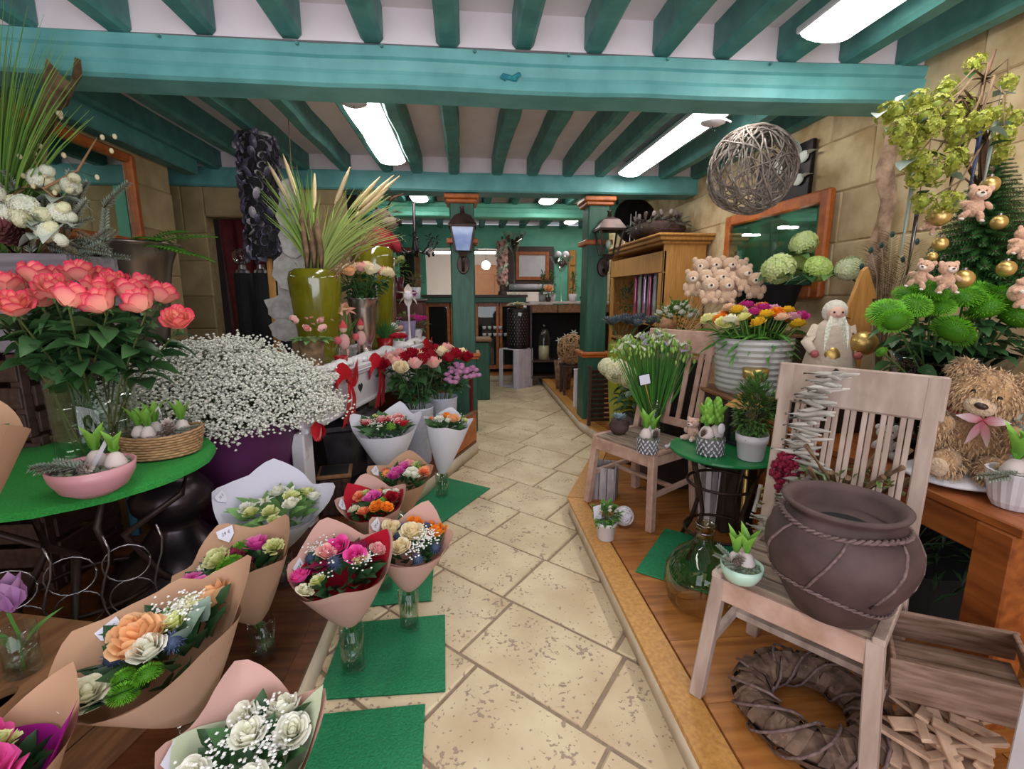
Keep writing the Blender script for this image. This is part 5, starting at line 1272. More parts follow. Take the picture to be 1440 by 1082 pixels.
# ---------------- right side: chairs, table and what stands on them ----------------
M['chairwood'] = mat('limed_wood', '#9c8478', '#b9a397', rough=.7, scale=4, bump=.15, stretch=(5, 5, 1), rnd_amt=.05)
M['chairpink'] = mat('limed_wood_pinkish', '#a8826f', '#c2a092', rough=.7, scale=12, bump=.25, rnd_amt=.05)
M['seatwood'] = mat('worn_seat_wood', '#6d5a4f', '#94806f', rough=.75, scale=8, bump=.3, stretch=(1, 8, 8), rnd_amt=.08)
def slat_chair(label, loc, rz, w, d, hs=.44, hb=1.08, slats=7, m=None, rec=.09, pairs=True):
    t = thing('slat_back_chair', label, 'chair', loc, (0, 0, rz)); m = m or M['chairwood']
    hw, hd = w / 2, d / 2
    for sx in (-1, 1):
        mb = MB(); mb.beam((sx * (hw + .012), -hd - .012, 0), (sx * (hw - .022), -hd + .022, hs), .042, .042, .004, up=(0, 1, 0)); part('front_leg', mb, m, t)
        mb = MB(); mb.beam((sx * (hw - .005), hd + .02, 0), (sx * (hw - .022), hd - .02, hs), .042, .05, .004, up=(0, 1, 0)); part('rear_leg', mb, m, t)
        mb = MB(); mb.beam((sx * (hw - .022), hd - .02, hs), (sx * (hw - .022), hd - .02 + rec, hb), .042, .03, .004, up=(0, 1, 0)); part('back_post', mb, m, t)
        part('side_rail', MB().box((sx * (hw - .02), 0, hs - .038), (.028, d - .06, .06), None, .003), m, t)
        mb = MB(); mb.beam((sx * (hw - .005), -hd, .20), (sx * (hw - .01), hd, .22), .022, .03, .003); part('side_stretcher', mb, m, t)
    part('front_rail', MB().box((0, -hd + .016, hs - .038), (w - .05, .03, .072), None, .003), M['chairpink'], t)
    part('rear_rail', MB().box((0, hd - .02, hs - .038), (w - .06, .028, .06), None, .003), m, t)
    mb = MB(); mb.beam((-hw + .01, .0, .21), (hw - .01, .0, .21), .03, .022, .003); part('cross_stretcher', mb, m, t)
    n = 5
    for k in range(n): part('seat_slat', MB().box((0, -hd + .05 + (d - .10) * k / (n - 1), hs + .005), (w - .05, (d - .06) / n - .004, .018), None, .003), M['seatwood'], t)
    for sx in (-1, 1): part('seat_edge', MB().box((sx * (hw - .014), 0, hs + .006), (.03, d, .02), None, .003), m, t)
    y0 = hd - .02; yb = lambda z: y0 + rec * (z - hs) / (hb - hs)
    mb = MB(); zt = hb - .065; a = math.atan2(rec, hb - hs)
    part('top_rail', MB().box((0, yb(zt), zt), (w + .02, .028, .14), (-a, 0, 0), .006), m, t)
    zl = hs + .10; part('bottom_rail', MB().box((0, yb(zl), zl), (w - .06, .024, .05), (-a, 0, 0), .004), m, t)
    for k in range(slats):
        x = -w / 2 + .075 + (w - .15) * k / (slats - 1)
        for dx in ((-.009, .009) if pairs else (0,)):
            mb = MB(); mb.beam((x + dx, yb(zl + .02), zl + .02), (x + dx, yb(zt - .06), zt - .06), .015 if pairs else .03, .014, .002, up=(0, 1, 0)); part('slat', mb, m, t)
    return t
slat_chair('limed wooden slat-back chair carrying the large dark clay pot', (1.075, 1.31, PZ), R(-51.5), .45, .42)
slat_chair('smaller brown slat-back chair carrying plant pots by the walkway', (1.08, 2.80, PZ), R(-60), .48, .41, hb=1.10, slats=5, m=M['chairpink'], rec=.14, pairs=False)
SZ = PZ + .455
# big clay pot
p = (1.005, 1.078, 0.575)
t = thing('clay_pot', 'large dark brown clay jar with rope bands, standing on the chair', 'pot', (p[0] + .01, p[1] + .07, SZ), scale=(.90, .90, .73))
M['clay'] = mat('clay', '#3a2827', '#543e3c', rough=.75, scale=7, bump=.25, detail=6)
M['rope'] = mat('rope', '#5d4745', '#7d6662', rough=.9, scale=60, bump=.6)
prof = [(0, 0), (.10, 0), (.115, .01), (.15, .09), (.185, .17), (.203, .24), (.203, .29), (.185, .345), (.155, .38), (.142, .395), (.142, .41), (.165, .43), (.168, .44), (.155, .445), (.132, .42), (.13, .36), (0, .34)]
part('pot_body', MB().lathe(prof, 48), M['clay'], t, smooth=True)
part('soil', MB().lathe([(0, .352), (.131, .352)], 24), M['black'], t)
def rope_ring(rf, zf, tw=.009, n=140, nm='rope_band'):
    for ph in (0, PI):
        mb = MB(); pts = []
        for k in range(n + 1):
            a = 2 * PI * k / n; b = a * 26 + ph; r = rf(a); pts.append(((r + tw * .6 * math.cos(b)) * math.cos(a), (r + tw * .6 * math.cos(b)) * math.sin(a), zf(a) + tw * .6 * math.sin(b)))
        mb.tube(pts, tw * .62, 5, cap=False); part(nm, mb, M['rope'], t, smooth=True)
def rad(z):
    for (r0, z0), (r1, z1) in zip(prof, prof[1:]):
        if z0 <= z <= z1 and z1 > z0: return r0 + (r1 - r0) * (z - z0) / (z1 - z0)
    return .15
rope_ring(lambda a: rad(.375) + .004, lambda a: .375 + .006 * math.sin(3 * a))
zf = lambda a: .135 + .035 * math.sin(2 * a + .5) + .02 * math.sin(a)
rope_ring(lambda a: rad(zf(a)) + .004, zf, .006)
for k in range(7):
    a0 = k * .9; mb = MB(); pts = []
    for i in range(9): z = .15 + .22 * i / 8; a = a0 + .5 * i / 8; pts.append(((rad(z) + .002) * math.cos(a), (rad(z) + .002) * math.sin(a), z))
    mb.tube(pts, .0045, 5); part('seam_strip', mb, M['rope'], t, smooth=True)
# mint egg bowl of hyacinth
p = (0.829, 1.256, 0.575)
t = thing('mint_bowl', 'pale mint egg-shaped bowl of hyacinth bulb and fir on the front chair', 'planter', (p[0], p[1] + .035, SZ))
part('bowl', MB().lathe([(0, 0), (.025, 0), (.045, .012), (.058, .035), (.062, .06), (.058, .06), (.05, .035), (0, .03)], 28, wob=lambda j, z: 1), mat('mint_glaze', '#a9c7b4', '#b6d2c0', rough=.35), t, smooth=True)
moss(t, .05, .048); bulb_plant(t, (.012, .0, .058), 1.0); bulb_plant(t, (-.01, .02, .055), .9)
link('pine_cone', CONE(), t, (-.035, -.01, .06), (R(30), 0, R(40)), .75)
for k, a in enumerate((60, 120, 20, -120, 150, 80)): link('fir_sprig', FIRF(k), t, (-.02 if k < 3 else .01, -.02 + .01 * k, .062), (R(25 if k < 3 else -25), 0, R(a)), .5)
# orange wooden table along the right wall
t = thing('side_table', 'heavy orange-brown wooden table along the right wall, teddy on it', 'table', (1.93, 1.74, PZ))
M['tablewood'] = mat('table_wood', '#7e3f18', '#a25a28', rough=.4, scale=5, bump=.12, stretch=(6, .7, 6), rnd_amt=.08)
for k in range(5): part('top_plank', MB().box((-.31 + k * .156, 0, .665), (.153, 1.24, .03), None, .004), M['tablewood'], t)
part('apron', MB().box((-.362, 0, .595), (.03, 1.02, .10), None, .004), M['tablewood'], t)
part('apron', MB().box((0, -.585, .595), (.58, .03, .10), None, .004), M['tablewood'], t)
for sx in (-1, 1):
    for sy in (-1, 1): part('leg', MB().box((sx * .335, sy * .55, .325), (.11, .11, .65), None, .006), M['tablewood'], t)
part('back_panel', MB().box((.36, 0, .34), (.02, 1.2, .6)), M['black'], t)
TZ = PZ + .682
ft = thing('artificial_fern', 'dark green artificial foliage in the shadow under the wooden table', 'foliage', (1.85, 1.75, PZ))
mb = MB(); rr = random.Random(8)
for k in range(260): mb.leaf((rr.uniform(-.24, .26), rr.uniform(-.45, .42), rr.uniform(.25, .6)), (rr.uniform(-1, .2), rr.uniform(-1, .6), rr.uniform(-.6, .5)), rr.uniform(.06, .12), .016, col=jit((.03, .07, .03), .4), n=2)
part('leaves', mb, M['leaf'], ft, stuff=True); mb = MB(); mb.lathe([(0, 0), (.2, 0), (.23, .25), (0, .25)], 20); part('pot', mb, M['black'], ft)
mb = MB()
for k in range(12): a = k * .5236; mb.tube([(0, 0, .22), (.12 * math.cos(a), .2 * math.sin(a), .4)], .004, 4, col=(.05, .08, .03))
part('stems', mb, M['leaf'], ft)
# teddies
def teddy(label, loc, rot, s=1.0, col=(.52, .30, .15), pose='sit', bow=None, hair=0, group=None, muz=None, tilt=(0, 0, 0), cat='teddy'):
    t = thing('teddy_bear', label, cat, loc, rot, group)
    muz = muz or mixc(col, (.9, .75, .6), .35)
    b = MB(); b.col = col
    b.ball((0, 0, .30 * s), .20 * s, 14, 10, (1, .88, 1.08), jit=.015)
    if pose == 'sit':
        for sx in (-1, 1):
            b.ball((sx * .13 * s, -.20 * s, .11 * s), .10 * s, 12, 8, (.95, 1.7, 1.0), (0, 0, sx * .35), jit=.02); b.ball((sx * .20 * s, -.10 * s, .33 * s), .075 * s, 12, 8, (.95, 1.0, 1.9), (.65, sx * -.35, 0), jit=.02)
    else:
        for sx in (-1, 1):
            b.ball((sx * .15 * s, -.10 * s, .10 * s), .085 * s, 10, 6, (.9, 1, 1.7), (.5, sx * -.5, 0)); b.ball((sx * .23 * s, -.06 * s, .36 * s), .07 * s, 10, 6, (.9, .9, 1.8), (.5, sx * -1.0, 0))
    part('plush_body', b, M['fur'], t, smooth=True)
    h = MB(); h.col = col
    h.ball((0, 0, 0), .19 * s, 16, 10, (1.12, .95, .92), jit=.012)
    for sx in (-1, 1): h.ball((sx * .165 * s, .01 * s, .12 * s), .075 * s, 10, 6, (1, .5, 1))
    ho = part('head', h, M['fur'], t, smooth=True, loc=(0, -.03 * s, .62 * s), rot=tilt)
    m = MB(); m.ball((0, -.165 * s, -.045 * s), .085 * s, 12, 8, (1.15, .85, .8), col=muz); part('muzzle', m, M['fur'], ho, smooth=True)
    n = MB(); n.ball((0, -.238 * s, -.02 * s), .032 * s, 10, 6, (1.25, .6, .75), col=(.05, .025, .02)); part('nose', n, M['satin'], ho, smooth=True)
    for sx in (-1, 1): n = MB(); n.ball((sx * .07 * s, -.165 * s, .045 * s), .017 * s, 8, 6, col=(.01, .008, .008)); part('eye', n, M['satin'], ho, smooth=True)
    for sx in (-1, 1):
        if pose == 'sit': n = MB(); n.ball((sx * .19 * s, -.365 * s, .11 * s), .07 * s, 10, 6, (.9, .3, 1), (0, 0, sx * .35), col=muz); part('foot_pad', n, M['fur'], t, smooth=True)
        else: n = MB(); n.ball((sx * .19 * s, -.19 * s, .0), .06 * s, 10, 6, (.9, .9, .5), col=muz); part('foot_pad', n, M['fur'], t, smooth=True)
    if hair:
        rr = random.Random(4)
        for nm, par, ells, cnt in (('fur_tufts', t, [((0, 0, .30), (.20, .176, .216)), ((-.13, -.20, .11), (.10, .165, .1)), ((.13, -.20, .11), (.10, .165, .1)), ((-.2, -.1, .33), (.08, .09, .13)), ((.2, -.1, .33), (.08, .09, .13))], hair), ('fur_tufts', ho, [((0, 0, 0), (.212, .18, .175)), ((-.165, .01, .12), (.075, .04, .075)), ((.165, .01, .12), (.075, .04, .075))], hair)):
            mb = MB()
            for k in range(cnt):
                c, e = rr.choice(ells) if rr.random() > .4 else ells[0]
                d = V(rr.gauss(0, 1), rr.gauss(0, 1), rr.gauss(0, 1)).normalized(); q = V(c[0] + d.x * e[0] * .97, c[1] + d.y * e[1] * .97, c[2] + d.z * e[2] * .97) * s
                mb.leaf(q, (d + V(rr.uniform(-.8, .8), rr.uniform(-.8, .8), rr.uniform(-.9, .3))).normalized(), .055 * s, .012 * s, col=jit(col, .15), col2=jit(mixc(col, (.9, .7, .45), .25), .1), n=2, droop=.5)
            part(nm, mb, M['fur'], par, stuff=True)
    if bow:
        mb = MB(); r = .155 * s
        mb.tube([(r * math.cos(k * PI / 10), r * .9 * math.sin(k * PI / 10), .465 * s) for k in range(21)], .014 * s, 6, cap=False, col=bow); part('neck_ribbon', mb, M['satin'], t, smooth=True)
        for sx in (-1, 1):
            mb = MB(); mb.leaf((0, -.19 * s, .465 * s), (sx * 1, -.3, .12), .15 * s, .07 * s, col=bow, col2=(.7, .6, .6), up=(0, -1, .3)); part('bow_loop', mb, M['satin'], t, smooth=True)
            mb = MB(); mb.leaf((0, -.20 * s, .46 * s), (sx * .35, -.35, -1), .2 * s, .05 * s, col=bow, col2=(.65, .5, .5), up=(0, -1, .3)); part('bow_tail', mb, M['satin'], t, smooth=True)
    return t
p = (1.712, 1.470, 0.812)
t = thing('white_cushion', 'flat white cushion under the big teddy on the wooden table', 'cushion', (p[0], p[1], TZ)); mb = MB(); mb.ball((0, 0, .022), .17, 24, 10, (1, .9, .13), col=(.75, .72, .76)); part('cover', mb, M['rough'], t, smooth=True)
teddy('big curly tan teddy with red ribbon sitting on the wooden table', (p[0] + .01, p[1], TZ + .035), (R(3), R(4), R(-40)), .46, (.50, .29, .14), bow=(.45, .02, .06), hair=2600, tilt=(R(6), R(10), R(-8)))
# white pot of hyacinth at far right
p = (1.678, 1.260, 0.795)
t = thing('white_ribbed_pot', 'white ribbed ceramic pot of hyacinths at the right edge of the table', 'planter', (p[0], p[1] - .0, TZ))
part('pot_body', MB().lathe([(0, 0), (.05, 0), (.06, .02), (.075, .10), (.078, .115), (.07, .115), (.065, .09), (0, .085)], 36, wob=lambda j, z: 1.02 if j % 2 else .985), M['white'], t, smooth=False)
moss(t, .06, .095); bulb_plant(t, (-.02, .0, .105), 1.25); bulb_plant(t, (.03, .01, .105), 1.2); link('pine_cone', CONE(), t, (.035, -.035, .11), (R(40), 0, 0), .7)
for k, a in enumerate((85, 100, -150, -60)): link('fir_sprig', FIRF(k), t, (-.03, -.02, .11), (R(5), 0, R(a)), .8)
M['frost'] = mat('frosted_glass', '#98a39b', '#a5b0a8', rough=.35, scale=6)
for k, (p, h, r) in enumerate([((2.073, 1.620, 0.833), .20, .05), ((2.061, 1.550, 0.830), .18, .06), ((2.075, 1.660, 0.849), .22, .022)]):
    t = thing('frosted_bottle', ['round frosted glass bottle with a wide neck behind the teddy', 'larger frosted bottle cut by the right edge of the picture', 'thin pointed frosted bottle between teddy and black glass vase'][k], 'bottle', (p[0], p[1], TZ))
    part('bottle_body', MB().lathe([(0, 0), (r, 0), (r * 1.05, h * .2), (r, h * .55), (r * .5, h * .75), (r * .45, h * .85), (r * .62, h), (r * .5, h), (0, h * .97)], 24), M['frost'], t, smooth=True)
# black-green glass vase of green dianthus
p = (1.911, 1.750, 1.209)
gvp = V(p[0], p[1], TZ)
t = thing('dark_glass_vase', 'large black-green round glass vase of green dianthus on the table', 'vase', gvp)
part('glass_body', MB().lathe([(0, 0), (.15, 0), (.19, .04), (.215, .14), (.205, .24), (.185, .32), (.18, .36), (.205, .42), (.20, .42), (.172, .36), (.178, .32), (.2, .24), (.205, .14), (.18, .05), (0, .03)], 40), M['dglass'], t, smooth=True)
part('water', MB().lathe([(0, .035), (.17, .05), (.196, .14), (.19, .22), (0, .22)], 32), mat('dark_water', '#050a07', rough=.1), t, smooth=True)
GP = [(1.472, 1.600, 1.384), (1.602, 1.650, 1.438), (1.651, 1.620, 1.463), (1.565, 1.580, 1.409), (1.788, 1.620, 1.433), (1.842, 1.580, 1.398), (1.636, 1.500, 1.325), (1.923, 1.550, 1.369), (1.944, 1.560, 1.433), (1.680, 1.600, 1.403), (1.465, 1.550, 1.357), (1.928, 1.620, 1.443), (1.854, 1.640, 1.458), (1.387, 1.500, 1.258)]
for k, q in enumerate(GP):
    rose_stem('fluffy bright green dianthus head in the dark glass vase' if k != 13 else 'small lone green dianthus drooping left of the dark glass vase', 'green dianthus in the dark glass vase', gvp + V(.05 * math.cos(k), .05 * math.sin(k), .12), V(*q), 'green_pom', [.062, .058, .062, .054, .07, .078, .07, .075, .062, .05, .055, .056, .056, .02][k], nl=5, leaf='rose_leaf', ls=.07, cat='flower', name='green_dianthus', lo=.5, hi=.92)
mb = MB(); rr = random.Random(3)
fo = thing('leafy_greens', 'dark leafy filler below the green dianthus heads', 'foliage', gvp + V(0, 0, .3))
for k in range(150): a = k * 2.4; q = .26 * math.sqrt((k + .5) / 150); link('leaf', LM('rose_leaf' if k % 3 else 'dark_leaf', k), fo, (q * math.cos(a), q * math.sin(a) * .8, .12 + rr.uniform(0, .16)), aim_leaf((math.cos(a), math.sin(a), rr.uniform(-.4, .6))), rr.uniform(.05, .09))
mb = MB()
for k in range(14): a = k * 2.4; mb.tube([(.06 * math.cos(a), .06 * math.sin(a), -.2), (.1 * math.cos(a), .1 * math.sin(a), .22)], .003, 4, col=(.06, .14, .04))
part('stems', mb, M['leaf'], fo)
# fir tree with teddies and baubles
tp = V(*(2.023, 1.790, 1.459))
t = thing('fir_tree', 'small artificial fir tree hung with teddies and gold baubles, far right', 'tree', (tp.x, tp.y, TZ))
H0 = tp.z - TZ
mb = MB(); mb.tube([(0, 0, 0), (0, 0, H0 + .50)], [.02, .006], 8, col=(.12, .08, .05)); part('trunk', mb, M['rough'], t)
for k in range(230):
    f = (k + .5) / 230; z = H0 + .0 + .50 * f; a = k * 2.4; L = (.20 * (1 - f) + .04)
    link('branch', FIRG(k), t, (0, 0, z), aim_leaf((math.cos(a), math.sin(a), .1 - .2 * (1 - f))), (L / .16 * 1.05, L / .16, L / .16 * 1.05))
for k, (p, lab, s, rz) in enumerate([((1.802, 1.660, 1.752), 'small pink-tan teddy hung high on the fir tree', .15, -35), ((1.633, 1.550, 1.493), 'small teddy with white muzzle low on the left of the fir tree', .13, -20), ((1.574, 1.600, 1.507), 'small pale teddy leaning at the lower left edge of the fir tree', .12, -60), ((1.948, 1.620, 1.620), 'small teddy at the right edge of the fir tree, head turned', .13, 0), ((1.831, 1.500, 1.476), 'small brown teddy lying low at the right edge of the fir tree', .15, 20), ((1.675, 1.700, 1.700), 'tiny teddy half hidden by the veil of green flowers', .10, -30)]):
    teddy(lab, (p[0], p[1], p[2] - .3 * s), (0, R([10, 0, 15, 20, 60, 30][k]), R(rz)), s, (.62, .36, .24), pose='hang', muz=(.8, .66, .58))
M['gold'] = mat('gold_bauble', '#bd9a55', '#d0b070', rough=.36, scale=8, metal=.8)
for k, (p, lab, r) in enumerate([((1.905, 1.700, 1.839), 'gold bauble near the top of the fir tree', .030), ((1.709, 1.560, 1.499), 'gold bauble low in the middle of the fir tree', .032), ((1.646, 1.620, 1.713), 'gold bauble on the upper left of the fir tree', .032), ((1.662, 1.620, 1.622), 'small gold bauble on the left side of the fir tree', .024), ((1.865, 1.560, 1.535), 'gold bauble on the lower right of the fir tree', .028), ((1.922, 1.660, 1.703), 'pearly gold bauble on the right side of the fir tree', .026), ((1.619, 1.600, 1.577), 'smallest gold bauble on the lower left of the fir tree', .016)]):
    t = thing('gold_bauble', lab, 'bauble', p, group='gold baubles on the fir tree'); part('ball', MB().ball((0, 0, 0), r, 18, 12), M['gold'], t, smooth=True); part('cap', MB().lathe([(0, r * .95), (r * .25, r * .95), (r * .25, r * 1.2), (0, r * 1.22)], 10), M['silver'], t)
# chartreuse flowering branch
vb = V(*(1.998, 1.780, 1.883))
t = thing('viburnum_branch', 'branch of chartreuse green flower clusters over the fir tree, top right', 'branch', vb)
PB = [(1.433, 1.620, 2.041), (1.536, 1.660, 2.093), (1.514, 1.600, 2.021), (1.593, 1.640, 2.070), (1.705, 1.720, 2.170), (1.671, 1.700, 2.134), (1.876, 1.800, 2.278), (1.974, 1.760, 2.200), (1.414, 1.580, 1.969), (1.465, 1.600, 1.933), (1.518, 1.620, 1.962), (1.525, 1.580, 1.983), (1.643, 1.640, 2.038), (1.644, 1.600, 1.982), (1.696, 1.660, 1.967), (1.726, 1.620, 2.001), (1.819, 1.680, 2.057), (1.879, 1.700, 2.077), (1.882, 1.660, 1.995), (1.716, 1.600, 2.017), (1.536, 1.600, 1.890), (1.602, 1.620, 1.851), (1.558, 1.640, 1.843), (1.640, 1.600, 1.893), (1.573, 1.620, 1.759), (1.644, 1.600, 1.756), (1.679, 1.660, 1.731), (1.928, 1.700, 1.949), (1.977, 1.720, 2.063), (1.438, 1.660, 2.050), (1.536, 1.700, 2.039), (1.555, 1.660, 1.899), (1.793, 1.740, 2.111)]
def vib_mb(seed):
    rr = random.Random(seed); mb = MB()
    for k in range(60):
        d = V(rr.gauss(0, 1), rr.gauss(0, 1), rr.gauss(0, .8)).normalized() * rr.uniform(.7, 1); x, y, z = frame(d); c = jit((.38, .39, .06), .2); b = rr.uniform(0, 2)
        for m in range(4):
            u = x * math.cos(b + m * 1.57) + y * math.sin(b + m * 1.57); o = d.cross(u)
            i = [mb.vert(d, mixc(c, (.2, .3, .02), .4)), mb.vert(d + u * .15 + o * .12 + d * .06, c), mb.vert(d + u * .30 + d * .08, c), mb.vert(d + u * .15 - o * .12 + d * .06, c)]; mb.face(*i)
    mb.ball((0, 0, 0), .5, 7, 5, col=(.30, .36, .05)); return mb
VIB = [vib_mb(k).mesh('flower_cluster', M['petal'], True) for k in range(3)]
for k, q in enumerate(PB): link('flower_cluster', VIB[k % 3], t, V(*q) - vb, (U(0, 6), U(0, 6), 0), U(.031, .043))
main = [vb + V(.0, .03, -.05), V(*(1.900, 1.740, 1.995)), V(*(1.859, 1.750, 2.117)), V(*(1.922, 1.800, 2.233)), V(*(2.001, 1.850, 2.353))]
mb = MB(); mb.tube([q - vb for q in main], [.014, .012, .010, .008, .004], 6, col=(.20, .11, .07))
for k, q in enumerate(PB): s = main[k % 4] - vb; e = V(*q) - vb; mb.tube([s, s.lerp(e, .5) + V(0, -.03, .06), e], [.005, .004, .002], 4, col=(.17, .11, .06))
part('twigs', mb, M['rough'], t, smooth=True)
for k in range(26): q = PB[k % len(PB)]; link('leaf', LM('eucal' if k % 2 else 'dark_leaf', k), t, V(*q) - vb + V(U(-.05, .05), .02, U(-.05, .03)), aim_leaf((U(-1, 1), U(-.8, 0), U(-.6, .4))), U(.05, .08))
for k, (p, L) in enumerate([((1.616, 1.720, 1.764), .35), ((1.810, 1.680, 1.917), .22), ((1.883, 1.700, 1.948), .22), ((1.681, 1.750, 1.669), .3), ((1.752, 1.700, 1.897), .16)]):
    t = thing('glass_icicle', ['long clear glass icicle hanging left of the fir tree', 'blue glittering icicle above the fir tree', 'clear icicle hanging right of the blue one', 'thin silvery rod low at the left of the fir tree', 'short dark glass icicle in the middle of the branch'][k], 'icicle', p)
    mb = MB(); mb.tube([(0, 0, L / 2), (.0, 0, 0), (-.005, 0, -L / 2)], [.009, .007, .003], 6); part('rod', mb, [M['frost'], mat('blue_glitter', '#2d3a5c', '#5b6688', rough=.3, scale=80), M['frost'], M['silver'], M['darkmetal']][k], t, smooth=True); part('hook', MB().tube([(0, 0, L / 2), (.004, 0, L / 2 + .09), (-.004, 0, L / 2 + .11)], .0015, 4), M['silver'], t)
# bark strip on the wall and peacock feathers
t = thing('bark_slab', 'tall weathered bark slab leaning on the right stone wall', 'bark', (2.208, 2.500, 1.650)); mb = MB(); rows = []
for i in range(12): z = -.35 + .98 * i / 11; rows.append([(.01 * math.sin(i * 2) + x * (1 + .15 * math.sin(i * 1.7)), .02 * math.cos(x * 60 + i), z) for x in (-.05, -.025, 0, .025, .05)])
mb.grid(rows); part('bark_sheet', mb, mat('pale_bark', '#7d6552', '#b3967f', rough=.9, scale=18, bump=.8), t, smooth=True)
fe = V(*(2.226, 2.420, 1.350)); t = thing('peacock_feathers', 'bunch of brown peacock feathers in front of the right wall', 'feathers', fe)
for k, q in enumerate([(2.080, 2.400, 1.670), (2.153, 2.420, 1.697), (2.234, 2.300, 1.704), (2.232, 2.450, 1.755), (2.228, 2.360, 1.622), (2.041, 2.400, 1.588)]):
    e = V(*q) - fe; mb = MB(); mb.tube([(0, 0, -.45), e * .6, e], .0025, 4, col=(.5, .42, .3))
    for m in range(40): f = .35 + .65 * m / 40; s = -1 if m % 2 else 1; mb.leaf(e * f, (s * 1, U(-.3, .3), .7), .06 + .03 * f, .006, col=jit((.10, .07, .045), .3), n=2)
    part('feather', mb, M['rough'], t); mb = MB(); mb.ball(e, .014, 10, 6, (1, .3, 1.2), col=(.03, .08, .07)); mb.ball(e + V(0, -.005, 0), .007, 8, 5, (1, .4, 1.2), col=(.01, .05, .08)); part('feather_eye', mb, M['satin'], t, smooth=True)
mb = MB()
for k in range(60): a = k * 2.4; mb.tube([(0, 0, -.45), (.05 * math.cos(a), .04 * math.sin(a), 0), (.14 * math.cos(a), .1 * math.sin(a), .16 + .1 * math.sin(k))], .0015, 3, col=jit((.22, .16, .09), .4))
part('dry_twigs', mb, M['rough'], t, stuff=True)
# plinth boxes behind the chairs
M['plinth'] = mat('dark_plinth', '#2a1f1b', '#382a24', rough=.6, scale=8, bump=.1)
for nm, lab, x, y, w, d, h in [('plinth', 'dark wooden plinth under the ribbed bucket of ranunculus', 1.62, 2.62, .46, .44, .76), ('plinth', 'dark tall plinth under the black hydrangea pot', 1.98, 3.10, .42, .42, 1.05), ('plinth', 'dark plinth behind the brown chair holding the teddy sticks', 1.42, 3.20, .34, .34, .88)]:
    t = thing(nm, lab, 'plinth', (x, y, PZ)); part('body', MB().box((0, 0, h / 2), (w - .03, d - .03, h), None, .006), M['plinth'], t); part('top_board', MB().box((0, 0, h + .012), (w, d, .022), None, .005), M['crate_b'], t)
# ridged bucket of ranunculus
rb_ = V(1.60, 2.58, PZ + .785)
t = thing('ridged_bucket', 'grey white ridged ceramic bucket of mixed ranunculus', 'bucket', rb_)
pf = [(0, 0), (.165, 0), (.175, .01)]
for k in range(9): z = .02 + .031 * k; r = .178 + .022 * k / 9; pf += [(r, z), (r + .008, z + .012), (r + .006, z + .02), (r, z + .028)]
pf += [(.205, .305), (.19, .305), (.18, .26), (0, .25)]
part('bucket_body', MB().lathe(pf, 48), mat('ridged_ceramic', '#a7a5a4', '#bdbbba', rough=.4, scale=7), t, smooth=False)
rk = ['ran_lemon', 'ran_orange', 'ran_white', 'ran_yellow', 'ran_pink', 'ran_orange', 'ran_mag', 'ran_mag', 'ran_pink', 'ran_yellow', 'ran_orange', 'ran_lemon', 'ran_peach', 'ran_white', 'ran_yellow', 'ran_mag', 'ran_orange', 'ran_pink', 'ran_lemon', 'ran_orange', 'ran_mag', 'ran_yellow', 'ran_pink', 'ran_peach', 'ran_orange', 'ran_yellow', 'ran_white', 'ran_mag', 'ran_orange', 'ran_yellow', 'ran_lemon', 'ran_pink', 'ran_mag', 'ran_orange']
CN = {'lemon': 'pale lemon', 'orange': 'orange', 'white': 'creamy white', 'yellow': 'golden yellow', 'pink': 'soft pink', 'mag': 'magenta', 'peach': 'peach'}
order = sorted(range(34), key=lambda k: math.cos(k * 2.4) * math.sqrt((k + .5) / 34))
LEFT = ['lemon', 'lemon', 'white', 'orange', 'white', 'yellow', 'lemon', 'peach', 'orange', 'white', 'peach', 'yellow', 'mag', 'mag', 'mag', 'yellow', 'lemon', 'mag', 'orange', 'yellow', 'orange', 'peach', 'pink', 'orange', 'orange', 'mag', 'pink', 'yellow', 'pink', 'yellow', 'yellow', 'orange', 'mag', 'pink']
for i, k in enumerate(order):
    a = k * 2.4; q = math.sqrt((k + .5) / 34); c = LEFT[i]
    tip = rb_ + V(.27 * q * math.cos(a), .20 * q * math.sin(a), .45 - .07 * q * q + U(-.02, .02))
    rose_stem('%s ranunculus in the ridged bucket' % CN[c], '%s ranunculus' % CN[c], rb_ + V(.14 * q * math.cos(a), .14 * q * math.sin(a), .25), tip, 'ran_' + c, .037, nl=6, leaf='blade', ls=.15, cat='flower', name='ranunculus', stemc=(.16, .34, .06), lo=.05, hi=.6)
